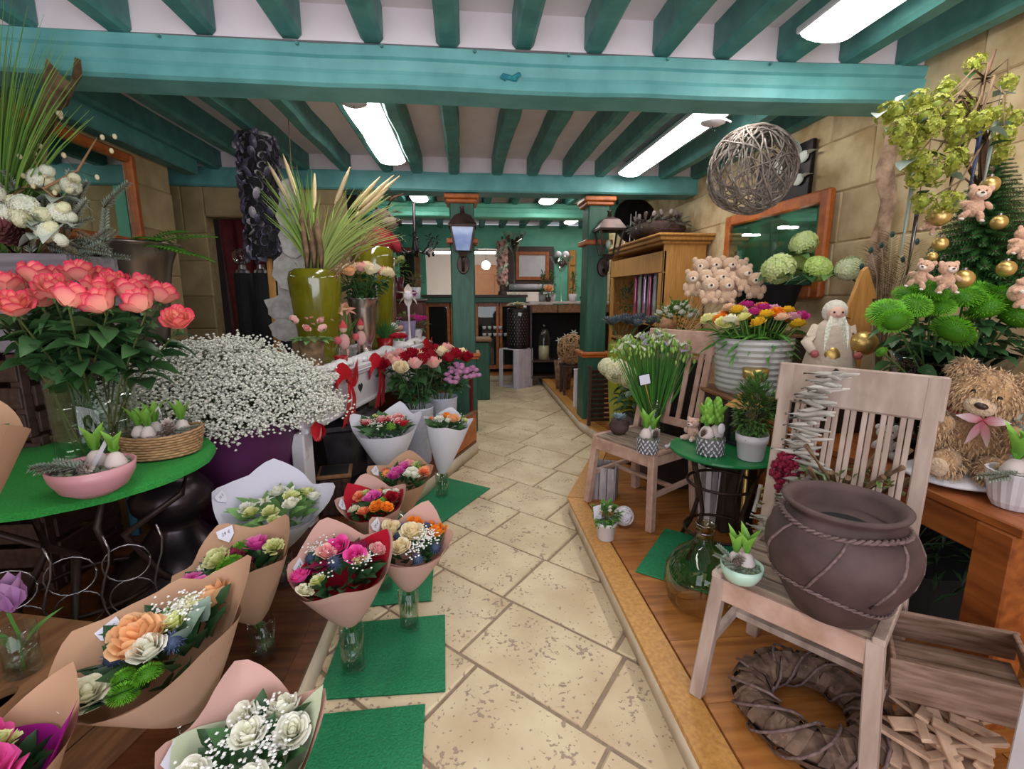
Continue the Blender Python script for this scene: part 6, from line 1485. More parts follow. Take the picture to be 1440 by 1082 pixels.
# teddies on sticks
jb = V(1.42, 3.20, PZ + .905)
t = thing('stick_jar', 'kraft paper pot holding the teddies on sticks', 'pot', jb); part('pot_body', MB().lathe([(0, 0), (.06, 0), (.075, .16), (.07, .16), (.05, .03), (0, .02)], 20), paper('wrapping_paper', None), t, smooth=True)
o = link('price_card', MB().box((0, 0, 0), (.11, .004, .08), (0, .35, 0)).mesh('price_card', M['crate_b']), t, (-.10, -.09, .22))
TDP = [(1.475, 3.100, 1.501), (1.531, 3.050, 1.509), (1.600, 3.000, 1.508), (1.713, 3.050, 1.500), (1.542, 3.150, 1.580), (1.639, 3.150, 1.589), (1.710, 3.100, 1.587), (1.753, 3.000, 1.531), (1.808, 2.950, 1.486), (1.512, 2.950, 1.455), (1.614, 2.950, 1.455), (1.841, 3.200, 1.583)]
for k, q in enumerate(TDP):
    q = V(*q); t = thing('teddy_pick', 'small cream-tan teddy on a stick in the bunch beside the ridged bucket' if k != 8 else 'small teddy on a stick apart at the right of the bunch', 'teddy', q, (0, 0, R(-30 + 10 * (k % 4))), 'teddies on sticks')
    s = .135; b = MB(); b.col = (.66, .44, .30)
    b.ball((0, 0, -.02), .045, 9, 6, (1, .9, 1)); 
    for sx in (-1, 1): b.ball((sx * .045, -.02, -.01), .02, 7, 5, (1, 1, 1.5)); b.ball((sx * .03, -.03, -.05), .022, 7, 5)
    part('plush_body', b, M['fur'], t, smooth=True)
    b = MB(); b.col = (.66, .44, .30); b.ball((0, -.005, .05), .047, 10, 7, (1.1, 1, .95))
    for sx in (-1, 1): b.ball((sx * .04, 0, .088), .019, 7, 5, (1, .6, 1))
    part('head', b, M['fur'], t, smooth=True); b = MB(); b.ball((0, -.045, .04), .022, 8, 5, (1.1, .8, .8), col=(.82, .68, .56)); part('muzzle', b, M['fur'], t, smooth=True)
    b = MB(); b.ball((0, -.063, .046), .008, 6, 4, col=(.04, .02, .02)); part('nose', b, M['satin'], t, smooth=True)
    L = jb + V(.04 * math.cos(k), .04 * math.sin(k), .03) - q; L.rotate(Euler((0, 0, -R(-30 + 10 * (k % 4))))); b = MB(); b.tube([(0, 0, -.03), L], .003, 5, col=(.6, .45, .3)); part('stick', b, M['paint'], t)
# black pot of green hydrangeas
hb_ = V(1.98, 3.10, PZ + 1.075)
t = thing('black_pot', 'black tapered pot of green hydrangeas in front of the orange framed mirror', 'pot', hb_)
part('pot_body', MB().lathe([(0, 0), (.12, 0), (.13, .02), (.20, .30), (.205, .31), (.19, .31), (.12, .05), (0, .04)], 32), M['black'], t, smooth=True)
HY = [((1.819, 2.750, 1.593), .095, 'hydra_green'), ((2.099, 2.800, 1.597), .085, 'hydra_lime'), ((2.206, 2.680, 1.592), .08, 'hydra_pale'), ((2.099, 2.950, 1.755), .085, 'hydra_green'), ((2.171, 3.100, 1.640), .08, 'hydra_lime')]
for k, (q, s, kd) in enumerate(HY):
    q = V(*q); t = thing('green_hydrangea', ['large pale green hydrangea at the left of the black pot', 'lime hydrangea in the middle of the black pot', 'pale hydrangea at the right of the black pot', 'topmost green hydrangea above the black pot', 'lime hydrangea at the back of the black pot'][k], 'flower', hb_ + V(0, 0, .2), group='hydrangeas in the black pot')
    d = q - hb_ - V(0, 0, .2); mb = MB(); mb.tube([(0, 0, 0), d * .5 + V(0, 0, .04), d], .005, 5, col=(.12, .25, .06)); part('stem', mb, M['leaf'], t); link('bloom', FM(kd, k), t, d, aim((0, -.6, .8), k), s)
    for m in range(4): a = m * 1.6 + k; link('leaf', LM('pale_leaf' if m % 2 else 'rose_leaf', m), t, d * .8, aim_leaf((math.cos(a), math.sin(a) - .3, .25)), .15)
# framed cabinet window on right wall
M['case'] = mat('case_green', '#2c5c40', '#356a4a', rough=.5, scale=8)
t = wall_frame('display_case', 'orange framed glazed display niche on the right stone wall', XR - .05, 2.98, 4.22, 1.42, 2.10, -1, .085, M['case'], 'display case')
for o in list(t.children):
    if o.name.startswith('mirror_glass'): o.name = 'back_panel'
part('shelf', MB().box((-.05, 0, .12), (.12, 1.06, .02), None, .003), M['case'], t); part('glass_pane', MB().box((-.045, 0, .34), (.004, 1.06, .5)), glassmat('case_glass', (.9, .95, .92), gain=1.2), t)
for k, yy in enumerate((3.35, 3.8)):
    t = thing('spot_lamp', ['nearer small round spot light in the display niche', 'farther small round spot light in the display niche'][k], 'lamp', (XR - .13, yy, 1.90)); part('disc', MB().lathe([(0, 0), (.035, 0), (.035, .012), (0, .012)], 16), emat('spot', (1, .98, .95), 9) if k == 0 else bpy.data.materials['spot'], t)
for k, (yy, h) in enumerate(((3.35, .07), (3.62, .06), (3.82, .09), (4.0, .08))):
    t = thing('white_ornament', ['white pearly ornament nearest in the display niche', 'round white votive in the display niche', 'white glass flower in the display niche', 'white lantern deepest in the display niche'][k], 'ornament', (XR - .095, yy, 1.552)); part('body', MB().lathe([(0, 0), (.025, 0), (.035, h * .4), (.028, h * .8), (.01, h), (0, h)], 16, sq=(.8, 1)), M['white'], t, smooth=True); part('knob', MB().ball((0, 0, h + .008), .01, 8, 6), M['silver'], t, smooth=True)
# santa figure and wooden tree
p = (1.732, 2.160, 1.090)
pz = p[2]
t = thing('stone_plinth', 'dark draped plinth under the santa figure behind the chair back', 'plinth', (p[0] + .03, p[1] + .02, TZ - .002)); part('body', MB().box((0, 0, (pz - TZ) / 2 - .008), (.30, .24, pz - TZ - .016), None, .006), M['plinth'], t); part('top_board', MB().box((0, 0, pz - TZ - .008), (.32, .26, .016), None, .004), M['crate_b'], t)
t = thing('santa_figure', 'bearded santa figure in beige robe holding a golden sack', 'figurine', (p[0], p[1], pz), (0, 0, R(-25)), scale=1.3)
b = MB(); b.col = (.58, .47, .38); b.lathe([(0, 0), (.085, 0), (.088, .02), (.07, .10), (.055, .16), (.03, .185), (0, .19)], 20, wob=lambda j, z: 1 + .05 * math.sin(j * 1.9)); part('robe', b, M['rough'], t, smooth=True)
b = MB(); b.ball((0, -.012, .205), .032, 12, 8, col=(.72, .45, .36)); part('face', b, M['paint'], t, smooth=True)
b = MB(); b.col = (.66, .60, .52); b.ball((0, .006, .212), .042, 12, 8, (1, .95, 1.05)); part('fur_hood', b, M['fur'], t, smooth=True)
b = MB()
for k in range(60): a = -2.6 + 2.1 * (k % 20) / 20 - .0; x = .03 * math.cos(a); b.leaf((x * .9, -.036 + .002 * (k // 20), .20 - .01 * (k // 20)), (x * 6, -.35, -1), .11 + .03 * U(0, 1), .014, col=jit((.84, .80, .68), .08), n=3, droop=.1)
part('beard', b, M['fur'], t)
b = MB(); b.ball((0, -.045, .202), .007, 6, 5, col=(.75, .38, .32)); part('nose', b, M['paint'], t, smooth=True)
for sx in (-1, 1):
    b = MB(); b.ball((sx * .013, -.042, .212), .004, 6, 4, col=(.05, .03, .03)); part('eye', b, M['satin'], t)
    b = MB(); b.tube([(sx * .05, 0, .155), (sx * .085, -.025, .10), (sx * .07, -.065, .07)], [.022, .02, .016], 8, col=(.58, .47, .38)); part('sleeve', b, M['rough'], t, smooth=True)
    b = MB(); b.ball((sx * .066, -.075, .064), .014, 8, 6, col=(.45, .12, .12)); part('mitten', b, M['rough'], t, smooth=True)
part('gold_sack', MB().ball((.085, -.05, .105), .045, 12, 8, (1, .8, .95), jit=.04), M['gold'], t, smooth=True); part('gold_panel', MB().ball((-.01, -.068, .055), .028, 10, 7, (1, .5, 1.3)), M['gold'], t, smooth=True)
p = (1.953, 2.270, 1.179)
t = thing('wooden_tree', 'flat stepped wooden tree silhouette behind the santa figure', 'decoration', (p[0], p[1], TZ))
zz = p[2] - TZ; b = MB(); ol = [(-.03, 0), (-.03, zz), (-.10, zz + .01), (-.055, zz + .15), (-.085, zz + .16), (-.02, zz + .38), (.0, zz + .40), (.07, zz + .25), (.04, zz + .245), (.085, zz + .12), (.05, zz + .115), (.10, zz), (.03, zz), (.03, 0)]
i0 = [b.vert((x, -.012, z)) for x, z in ol]; i1 = [b.vert((x, .012, z)) for x, z in ol]; b.f.append(tuple(i0)); b.f.append(tuple(i1[::-1]))
for k in range(len(ol)): b.face(i0[k], i1[k], i1[(k + 1) % len(ol)], i0[(k + 1) % len(ol)])
part('board', b, M['pine'], t); part('foot', MB().box((0, 0, .01), (.2, .1, .02), None, .004), M['pine'], t)
# ---------- small green table with pots ----------
g2 = V(1.29, 2.25, PZ)
t = thing('small_iron_table', 'small round green-topped iron table between the two chairs', 'table', g2)
part('table_top', MB().lathe([(0, .54), (.255, .54), (.262, .547), (.26, .556), (0, .556)], 36), mat('green_enamel', '#0d6b3a', '#13793f', rough=.35), t, smooth=False)
for a in (25, 115, 205, 295):
    c, s = math.cos(R(a)), math.sin(R(a)); lg = MB(); lg.tube([(.22 * c, .22 * s, .54), (.17 * c, .17 * s, .40), (.13 * c, .13 * s, .25), (.17 * c, .17 * s, .1), (.22 * c, .22 * s, .0)], .011, 6); part('leg', lg, M['iron'], t, smooth=True)
for z_, r_ in ((.38, .165), (.12, .165)): lg = MB(); lg.tube([(r_ * math.cos(k * PI / 14), r_ * math.sin(k * PI / 14), z_) for k in range(29)], .008, 5, cap=False); part('ring', lg, M['iron'], t, smooth=True)
GZ = PZ + .557
def filigree_pot(label, loc, r, h):
    t = thing('silver_pot', label, 'planter', loc)
    part('pot_body', MB().lathe([(0, 0), (r * .9, 0), (r * .95, .005), (r, h), (r * .95, h), (r * .9, h * .8), (0, h * .75)], 28), mat('pot_grey', '#4d4a50', '#6b6870', rough=.6, scale=10) if 'pg' not in M else M['pg'], t, smooth=True); M['pg'] = bpy.data.materials['pot_grey']
    b = MB()
    for i in range(5):
        for j in range(16):
            a = 2 * PI * (j + .5 * (i % 2)) / 16; z = h * (.1 + .2 * i); rr_ = r * (.955 + .05 * z / h); d = V(math.cos(a), math.sin(a), 0); u = V(-d.y, d.x, 0); sgn = 1 if (i + j) % 2 else -1
            v = (u * .6 + V(0, 0, sgn)).normalized(); b.leaf(d * rr_ + V(0, 0, z) - v * .010, v, .022, .011, col=(.62, .60, .63), up=d, droop=0, n=2)
    part('relief_pattern', b, M['satin'], t)
    moss(t, r * .85, h * .88); return t
p = (1.180, 2.128, 0.675); q = V(p[0], p[1] + .055, GZ)
t = filigree_pot('silver patterned pot of hyacinth on the small green table', q, .065, .085)
bulb_plant(t, (-.02, .01, .085), 1.35, (.25, .5, .08)); bulb_plant(t, (.035, .02, .085), 1.35, (.25, .5, .08)); link('pine_cone', CONE(), t, (-.045, -.0, .09), (R(30), 0, 0), .7)
part('white_spoon_tag', MB().ball((.03, -.035, .135), .02, 10, 6, (1, .3, 1.4)), M['white'], t, smooth=True); part('tag_stick', MB().tube([(.0, -.03, .08), (.025, -.034, .12)], .003, 5), M['white'], t)
p = (1.344, 2.033, 0.675); q = V(p[0] - .01, p[1] + .06, GZ)
t = thing('white_pot', 'plain white pot of small leaved bushy plant on the small green table', 'planter', q)
part('pot_body', MB().lathe([(0, 0), (.052, 0), (.056, .005), (.066, .085), (.070, .087), (.073, .125), (.068, .125), (.062, .09), (0, .10)], 32), M['white'], t, smooth=True)
def bush(t, n, ell, c, leafk, ls, ctr, rr):
    mb = MB()
    for k in range(n):
        d = V(rr.gauss(0, 1), rr.gauss(0, 1), rr.gauss(0, 1)).normalized() * rr.uniform(.45, 1.05); q = V(ctr[0] + d.x * ell[0], ctr[1] + d.y * ell[1], ctr[2] + d.z * ell[2])
        mb.leaf(q, d + V(0, 0, .4), ls * rr.uniform(.7, 1.3), ls * .55, col=jit(c, .3), col2=jit(mixc(c, (.3, .5, .1), .4), .3), n=2)
    part('foliage', mb, M['leaf'], t, stuff=True)
    mb = MB()
    for k in range(7): a = k * .9; mb.tube([(0, 0, ctr[2] - ell[2]), (ctr[0] + ell[0] * .4 * math.cos(a), ctr[1] + ell[1] * .4 * math.sin(a), ctr[2] + ell[2] * .6)], .003, 4, col=(.12, .10, .05))
    part('stems', mb, M['rough'], t)
bush(t, 760, (.085, .085, .15), (.035, .12, .03), None, .032, (-.005, 0, .25), random.Random(5))
p = (1.178, 2.379, 0.675)
teddy('tiny pink-beige teddy sitting at the edge of the small green table', (p[0] + .02, p[1] + .03, GZ), (0, 0, R(-60)), .155, (.62, .38, .30), bow=None, muz=(.75, .58, .5))
p = (1.216, 2.210, 0.950)
t = thing('wood_lantern', 'black lantern with a wooden roof behind the small green table', 'lantern', (1.42, 2.66 - .34, GZ), (0, 0, R(15)), scale=.8)
for sx in (-1, 1):
    for sy in (-1, 1): part('post', MB().box((sx * .065, sy * .05, .125), (.016, .016, .25)), M['black'], t)
part('base', MB().box((0, 0, .01), (.16, .13, .02), None, .003), M['black'], t); part('glass_panes', MB().box((0, 0, .125), (.12, .09, .2)), M['glass'], t)
b = MB(); i0 = [b.vert((x * .09, y * .075, .25)) for x, y in ((-1, -1), (1, -1), (1, 1), (-1, 1))]; i1 = [b.vert((x * .05, y * .04, .295)) for x, y in ((-1, -1), (1, -1), (1, 1), (-1, 1))]
for k in range(4): b.face(i0[k], i0[(k + 1) % 4], i1[(k + 1) % 4], i1[k])
b.f.append(tuple(i1)); b.f.append(tuple(i0[::-1])); part('roof', b, M['pine'], t); part('chimney', MB().lathe([(.0, .295), (.042, .295), (.048, .33), (.04, .33), (0, .31)], 16), M['pine'], t)
# things on the brown chair seat
p = (0.943, 2.872, 0.575); t = thing('brown_pot', 'round brown pot of grey-blue echeveria on the brown chair', 'planter', (p[0] + .01, p[1] + .03, SZ))
part('pot_body', MB().lathe([(0, 0), (.035, 0), (.06, .03), (.063, .055), (.05, .085), (.053, .095), (.045, .095), (0, .08)], 28), M['clay'], t, smooth=True)
for k in range(34): a = k * 2.4; f = k / 34; b = MB(); b.leaf((0, 0, 0), (math.cos(a), math.sin(a), .25 + 1.2 * (1 - f)), .028 + .038 * f, .03, col=(.24, .32, .40), col2=(.34, .42, .50), droop=-.2, n=3, fold=.3); part('rosette_leaf', b, M['leaf'], t, smooth=True, loc=(0, 0, .092))
p = (1.001, 2.481, 0.575); t = filigree_pot('silver patterned pot of hyacinth on the brown chair seat', (p[0], p[1] + .05, SZ), .06, .085)
bulb_plant(t, (-.01, .01, .085), 1.3); bulb_plant(t, (.035, .02, .085), 1.0); link('pine_cone', CONE(), t, (.03, -.02, .09), (R(30), 0, 0), .9); part('white_spoon_tag', MB().ball((.02, .03, .14), .018, 10, 6, (1, .3, 1.4)), M['white'], t, smooth=True)
p = (1.172, 2.565, 0.575); t = thing('driftwood_piece', 'short white bleached stick lying on the brown chair edge', 'stick', (p[0], p[1] + .02, SZ + .008), (0, 0, R(30))); b = MB(); b.tube([(-.06, 0, .012), (0, .004, .014), (.07, 0, .012)], [.012, .016, .013], 8); part('wood', b, M['white'], t, smooth=True)
p = (1.136, 2.918, 0.575); fv = V(p[0] + .06, p[1] + .04, SZ)
t = vase('clear glass vase of freesias on the brown chair seat', fv, .075, .22, water=.5)
rr = random.Random(17)
for k in range(46):
    a = k * 2.4; q = math.sqrt((k + .5) / 46); kd = 'freesia_white' if k % 4 else 'freesia_lilac'
    tip = fv + V(.26 * q * math.cos(a) - .01, .18 * q * math.sin(a), .60 - .08 * q * q + rr.uniform(-.03, .02)); b0 = fv + V(.045 * q * math.cos(a), .045 * q * math.sin(a), .02); d = tip - b0
    t = thing('freesia', 'white freesia stem in the glass vase on the brown chair' if k % 4 else 'pale lilac freesia stem in the glass vase on the brown chair', 'flower', b0, group='white freesias' if k % 4 else 'lilac freesias')
    mb = MB(); mb.tube([(0, 0, 0), d * .5 + V(-d.x, -d.y, 0) * .1, d], .003, 4, col=jit((.07, .22, .04), .2)); part('stem', mb, M['leaf'], t); link('bloom', FM(kd, k), t, d, aim(V(d.x * 2, d.y * 2, .5), rr.uniform(0, 6)), .052)
    for m in range(4): b = MB(); o = V(rr.uniform(-.05, .05), rr.uniform(-.05, .05), 0); b.blade([(0, 0, .05), d * .5 + o * .4, d * .93 + o], .009, jit((.06, .22, .03), .3)); part('leaf', b, M['leaf'], t)
    mb = MB()
    for m in range(5): mb.ball(d + V(rr.uniform(-.04, .04), rr.uniform(-.03, .03), rr.uniform(-.05, .04)), .008, 5, 4, (1, 1, 1.9), col=jit((.32, .5, .12), .2))
    part('buds', mb, M['petal'], t, smooth=True, stuff=True)
pc = fv + V(-.07, -.20, .36); t = thing('price_sign', 'small white price sign on a wooden stick in the freesias', 'sign', (pc.x, pc.y, SZ + .02), (0, R(-12), 0)); part('card', MB().box((0, 0, .36), (.062, .004, .058), None, .001), M['tagw'], t); part('black_frame', MB().box((0, .004, .36), (.078, .004, .064)), M['black'], t); part('stick', MB().tube([(.03, .01, 0), (0, .006, .34)], .004, 5), M['pine'], t)

# ---------------- right side, near the floor ----------------
t = solo('floor_mat', MB().box((0, 0, 0), (.42, .52, .006), None, .002), M['turf'], 'green mat on the raised boards under the small iron table', 'mat', (1.12, 2.16, PZ + .005), (0, 0, R(-38)))
p = (0.929, 1.686, 0.120)
t = thing('demijohn', 'round amber-clear glass demijohn on the boards behind the front chair', 'bottle', (p[0] + .06, p[1] + .13, PZ))
part('glass_body', MB().lathe([(0, 0), (.10, 0), (.135, .03), (.155, .10), (.15, .17), (.115, .235), (.06, .28), (.035, .31), (.032, .36), (.042, .365), (.042, .38), (.03, .38), (.028, .31)], 36), M['brglass'], t, smooth=True)
part('neck_wire', MB().tube([(.038 * math.cos(k * PI / 8), .038 * math.sin(k * PI / 8), .345) for k in range(17)], .003, 5, cap=False), M['silver'], t)
# willow bark wreath under the chair
t = thing('willow_wreath', 'brown wreath of wrapped bark strips lying under the front chair', 'wreath', (1.05, 1.22, PZ + .065), (0, 0, 0))
M['wreathbark'] = mat('wreath_bark', '#4a352b', '#7a6050', rough=.8, scale=22, bump=.4, rnd_amt=.25)
n = 58
for k in range(n):
    a = 2 * PI * k / n + U(-.03, .03); tw = U(.5, 1.1); mb = MB(); rows = []
    for i in range(9):
        b = 2 * PI * i / 8 * .98; aa = a + tw * .28 * math.sin(b * .5 + k); r = .165 + .058 * math.cos(b) * U(.97, 1.05); d = V(math.cos(aa), math.sin(aa), 0); u = V(-d.y, d.x, 0); c = d * r + V(0, 0, .052 * math.sin(b)); w_ = U(.013, .018)
        rows.append([c - u * w_, c + V(0, 0, 0), c + u * w_])
    mb.grid(rows); part('bark_strip', mb, M['wreathbark'], t, smooth=False)
for k in range(8):
    mb = MB(); mb.tube([((.165 + .066 * math.cos(3 * q + k)) * math.cos(q + k * .8), (.165 + .066 * math.cos(3 * q + k)) * math.sin(q + k * .8), .062 * math.sin(3 * q + k)) for q in [j * .16 for j in range(17)]], .0045, 5); part('vine', mb, M['rope'], t, smooth=True)
part('straw_core', MB().tube([(.165 * math.cos(j * PI / 18), .165 * math.sin(j * PI / 18), 0) for j in range(37)], .045, 8, cap=False), M['wreathbark'], t, smooth=True)
# tray basket on a ball of wood chips
t = thing('wooden_tray', 'open weathered wooden tray tilted on the wood chip star, bottom right', 'tray', (1.335, 1.06, .40), (R(4), R(-6), R(-37)))
M['traywood'] = mat('tray_wood', '#6a4d3c', '#97796a', rough=.75, scale=9, bump=.25, stretch=(1, 7, 7), rnd_amt=.1)
for k in range(3): part('bottom_board', MB().box((0, -.075 + k * .075, 0), (.28, .072, .01), None, .002), M['traywood'], t)
for s in (-1, 1):
    part('long_side', MB().box((0, s * .125, .05), (.31, .012, .105), (s * .22, 0, 0), .003), M['traywood'], t); part('end_side', MB().box((s * .155, 0, .05), (.012, .24, .105), (0, s * -.22, 0), .003), M['traywood'], t)
    mb = MB(); mb.tube([(s * .172, -.05, .07), (s * .195, -.03, .09), (s * .195, .03, .09), (s * .172, .05, .07)], .006, 6); part('end_handle', mb, M['rope'], t, smooth=True)
t = thing('wood_chip_star', 'pale pile of crossed wood chips forming a star under the tray', 'decoration', (1.27, 1.02, PZ), (0, 0, 0))
M['chips'] = mat('pale_chips', '#a5836c', '#c9a68c', rough=.8, scale=14, bump=.2, rnd_amt=.15)
for k in range(64):
    z = .02 + .19 * (k / 64); r = .15 * math.sqrt(max(.1, 1 - (z / .26) ** 2)); a = k * 2.4; mb = MB(); mb.box((0, 0, 0), (U(.09, .17), U(.022, .034), .010), None, .002); part('wood_chip', mb, M['chips'], t, loc=(r * math.cos(a) * U(.2, .9), r * math.sin(a) * U(.2, .9), z), rot=(U(-.4, .4), U(-.4, .4), U(0, PI)))
# white shop door leaf, right edge
t = struct('door_1', MB().box((1.125, .42, 1.2), (.05, .66, 2.15), None, .008), M['white'])
# small white pot and mossy silver ball by the platform edge
p = (0.737, 2.373, 0.120); t = thing('white_pot', 'little white pot of white flowers with price card at the platform edge', 'planter', (p[0] + .01, p[1] + .05, PZ))
part('pot_body', MB().lathe([(0, 0), (.042, 0), (.046, .005), (.055, .085), (.059, .087), (.060, .105), (.055, .105), (.05, .09), (0, .085)], 28), M['white'], t, smooth=True)
bush(t, 200, (.07, .06, .055), (.05, .16, .03), None, .034, (0, 0, .145), random.Random(2))
for k in range(7): a = k * 2.4; q = .055 * math.sqrt((k + .5) / 7); link('flower', FM('carn_white', k), t, (q * math.cos(a), q * math.sin(a) - .02, .185 - U(0, .03)), aim((math.cos(a) * .4, math.sin(a) * .4 - .3, 1)), .014)
part('price_card', MB().box((-.055, -.01, .16), (.045, .003, .085), (.1, -.15, .2), .001), M['tagw'], t); b = MB(); b.tube([(.04, .03, .1), (.045, .03, .32)], .002, 5); part('stick', b, M['chips'], t)
p = (0.885, 2.496, 0.120); t = thing('rope_ball', 'grey white wound rope ball behind the little white pot', 'decoration', (p[0] + .01, p[1] + .07, PZ + .058)); mb = MB()
part('core', MB().ball((0, 0, 0), .048, 14, 8), M['white'], t, smooth=True)
for k in range(14): m3 = Euler((U(0, 3), U(0, 3), U(0, 3))).to_matrix(); mb = MB(); mb.tube([m3 @ V(.052 * math.cos(j * PI / 12), .052 * math.sin(j * PI / 12), .006 * math.sin(j * 1.3)) for j in range(25)], .006, 5, cap=False); part('rope_turn', mb, M['white'], t, smooth=True)
p = (0.842, 2.896, 0.120); t = thing('grey_crate', 'small grey weathered crate standing at the platform corner by the brown chair', 'crate', (p[0] + .06, p[1] + .10, PZ), (0, 0, R(-25)))
M['greywash'] = mat('grey_wash', '#8b8387', '#aaa2a6', rough=.8, scale=8, bump=.25, stretch=(5, 5, 1), rnd_amt=.1)
for sx in (-1, 1):
    for k in range(3): part('side_slat', MB().box((sx * .075, -.05 + k * .05, .11), (.01, .045, .22), None, .002), M['greywash'], t); part('face_slat', MB().box((-.05 + k * .05, sx * .082, .11), (.045, .01, .22), None, .002), M['greywash'], t)
part('bottom', MB().box((0, 0, .008), (.14, .15, .014)), M['greywash'], t); mb = MB()
for k in range(40): mb.leaf((U(-.05, .05), U(-.05, .05), .16), (U(-1, 1), U(-1, 1), 1), .06, .02, col=jit((.2, .22, .2), .3), n=2)
part('contents', mb, M['leaf'], t, stuff=True)
t = thing('striped_basket', 'grey and white striped tapered basket under the small iron table', 'basket', (1.43, 2.56, PZ))
for k in range(18): a = 2 * PI * k / 18; mb = MB(); mb.beam((.075 * math.cos(a), .075 * math.sin(a), 0), (.10 * math.cos(a), .10 * math.sin(a), .36), .03, .008, .002, up=(math.cos(a), math.sin(a), 0)); part('stave', mb, M['white'] if k % 2 else M['greywash'], t)
part('bottom', MB().lathe([(0, .005), (.07, .005), (.09, .3), (0, .3)], 18), M['greybox'], t)
# driftwood garland, moss stars and burgundy amaranth by the front chair
M['drift'] = mat('driftwood', '#8d857d', '#b8b0a6', rough=.85, scale=9, bump=.3, rnd_amt=.12)
GA = [(1.192, 1.440, 1.205), (1.150, 1.470, 1.139), (1.143, 1.490, 1.070), (1.141, 1.510, 0.990), (1.160, 1.530, 0.906), (1.181, 1.540, 0.836), (1.167, 1.560, 0.748), (1.122, 1.580, 0.680), (1.093, 1.600, 0.598)]
g0 = GA[-1]; t = thing('driftwood_tree', 'leaning stack of bleached driftwood sticks beside the chair back', 'decoration', (1.10, 1.72, PZ))
mb = MB(); mb.tube([V(0, 0, 0)] + [V(*q) - V(1.10, 1.72, PZ) + V(.02, .03, 0) for q in GA[::-1]], .008, 5); part('rod', mb, M['iron'], t)
N = 78
for k in range(N):
    f = k / (N - 1) * (len(GA) - 1.001); i = int(f); q = V(*GA[i]).lerp(V(*GA[i + 1]), f - i) - V(1.10, 1.72, PZ); L = U(.04, .075); r = U(.007, .011); a = U(-.9, .7) - .9; d = V(math.cos(a), math.sin(a), U(-.12, .25)).normalized(); q = q + V(U(-.02, .02), U(-.03, .02), U(-.008, .008)); mb = MB(); mb.tube([q - d * L, q - d * L * .3 + V(0, 0, U(-.006, .006)), q + d * L * .4, q + d * L], [r * .5, r, r * .95, r * .4], 6); part('driftwood_stick', mb, M['drift'], t, smooth=True)
mc = V(*(1.277, 1.430, 0.798)); mc.z = SZ - .26
t = thing('moss_star', 'mossy star wreath of sawn twigs between the chair back and the clay pot', 'wreath', mc)
part('stand', MB().tube([(0, 0, .265), (0, 0, .44)], .014, 6), M['bark'], t)
for k in range(22):
    a = k * 2.4; q = V(.13 * math.sqrt((k + .5) / 22) * math.cos(a), .09 * math.sqrt((k + .5) / 22) * math.sin(a), .44 + U(0, .10)); d = V(math.cos(a) * .8, math.sin(a) * .6 - .2, U(.3, 1.2)).normalized(); mb = MB(); mb.tube([q - d * .03, q + d * U(.07, .13)], [.011, .009], 7); part('twig', mb, M['bark'], t); mb = MB(); 
mb = MB()
for k in range(220): a = k * 2.4; r = math.sqrt((k + .5) / 220); mb.leaf((.16 * r * math.cos(a), .12 * r * math.sin(a), .42 + U(0, .12)), (U(-1, 1), U(-1, 1), U(0, 1)), .03, .016, col=jit((.14, .18, .04), .4), n=2)
part('moss', mb, M['leaf'], t, stuff=True)
lm = V(*(1.297, 1.780, 0.572)); t = thing('twig_bundle', 'bundle of cut twigs and yellow lichen low beside the clay pot', 'twigs', (lm.x, lm.y, PZ))
for k in range(26): q = V(U(-.08, .08), U(-.06, .06), lm.z - PZ - .22 + .3 * k / 26); d = V(U(-1, 1), U(-.6, .3), U(-.4, .8)).normalized(); mb = MB(); mb.tube([q - d * .06, q + d * .06], .009, 6); part('twig', mb, M['drift'] if k % 2 else M['bark'], t)
mb = MB(); mb.tube([(0, 0, 0), (0, 0, lm.z - PZ + .05)], .02, 6); part('core', mb, M['bark'], t)
mb = MB()
for k in range(160): mb.leaf((U(-.09, .09), U(-.07, .06), U(lm.z - PZ - .2, lm.z - PZ + .1)), (U(-1, 1), U(-1, 1), U(-.2, 1)), .03, .018, col=jit((.20, .20, .04), .4), n=2)
part('lichen', mb, M['leaf'], t, stuff=True)
am = V(*(1.222, 1.420, 0.767)); t = thing('amaranth', 'burgundy amaranth plume drooping over the rim of the clay pot', 'flower', am)
st = [V(0, 0, -.03), V(*(1.191, 1.450, 0.849)) - am, V(*(1.169, 1.500, 0.851)) - am, V(*(1.158, 1.550, 0.860)) - am]
mb = MB(); mb.tube(st, [.007, .006, .005, .004], 6, col=(.30, .42, .22)); part('stem', mb, M['leaf'], t, smooth=True)
for nm, ps in (('plume', [(1.239, 1.550, 0.905), (1.148, 1.570, 0.880), (1.111, 1.580, 0.837), (1.129, 1.580, 0.741)]), ('plume', [(1.162, 1.550, 0.873), (1.201, 1.540, 0.822), (1.234, 1.520, 0.762)]), ('plume', [(1.128, 1.560, 0.884), (1.158, 1.570, 0.799), (1.187, 1.570, 0.729)])):
    mb = MB(); ps = [V(*q) - am for q in ps]
    for k in range(150): f = k / 150 * (len(ps) - 1.001); i = int(f); q = ps[i].lerp(ps[i + 1], f - i); mb.ball(q + V(U(-.016, .016), U(-.016, .016), U(-.016, .016)), U(.006, .011), 5, 3, col=jit((.22, .008, .035), .3))
    part(nm, mb, M['rough'], t, smooth=True, stuff=True)
for k in range(2): link('leaf', LM('pale_leaf', k), t, st[2], aim_leaf((.6 - k, -.4, -.6 + k)), .08)
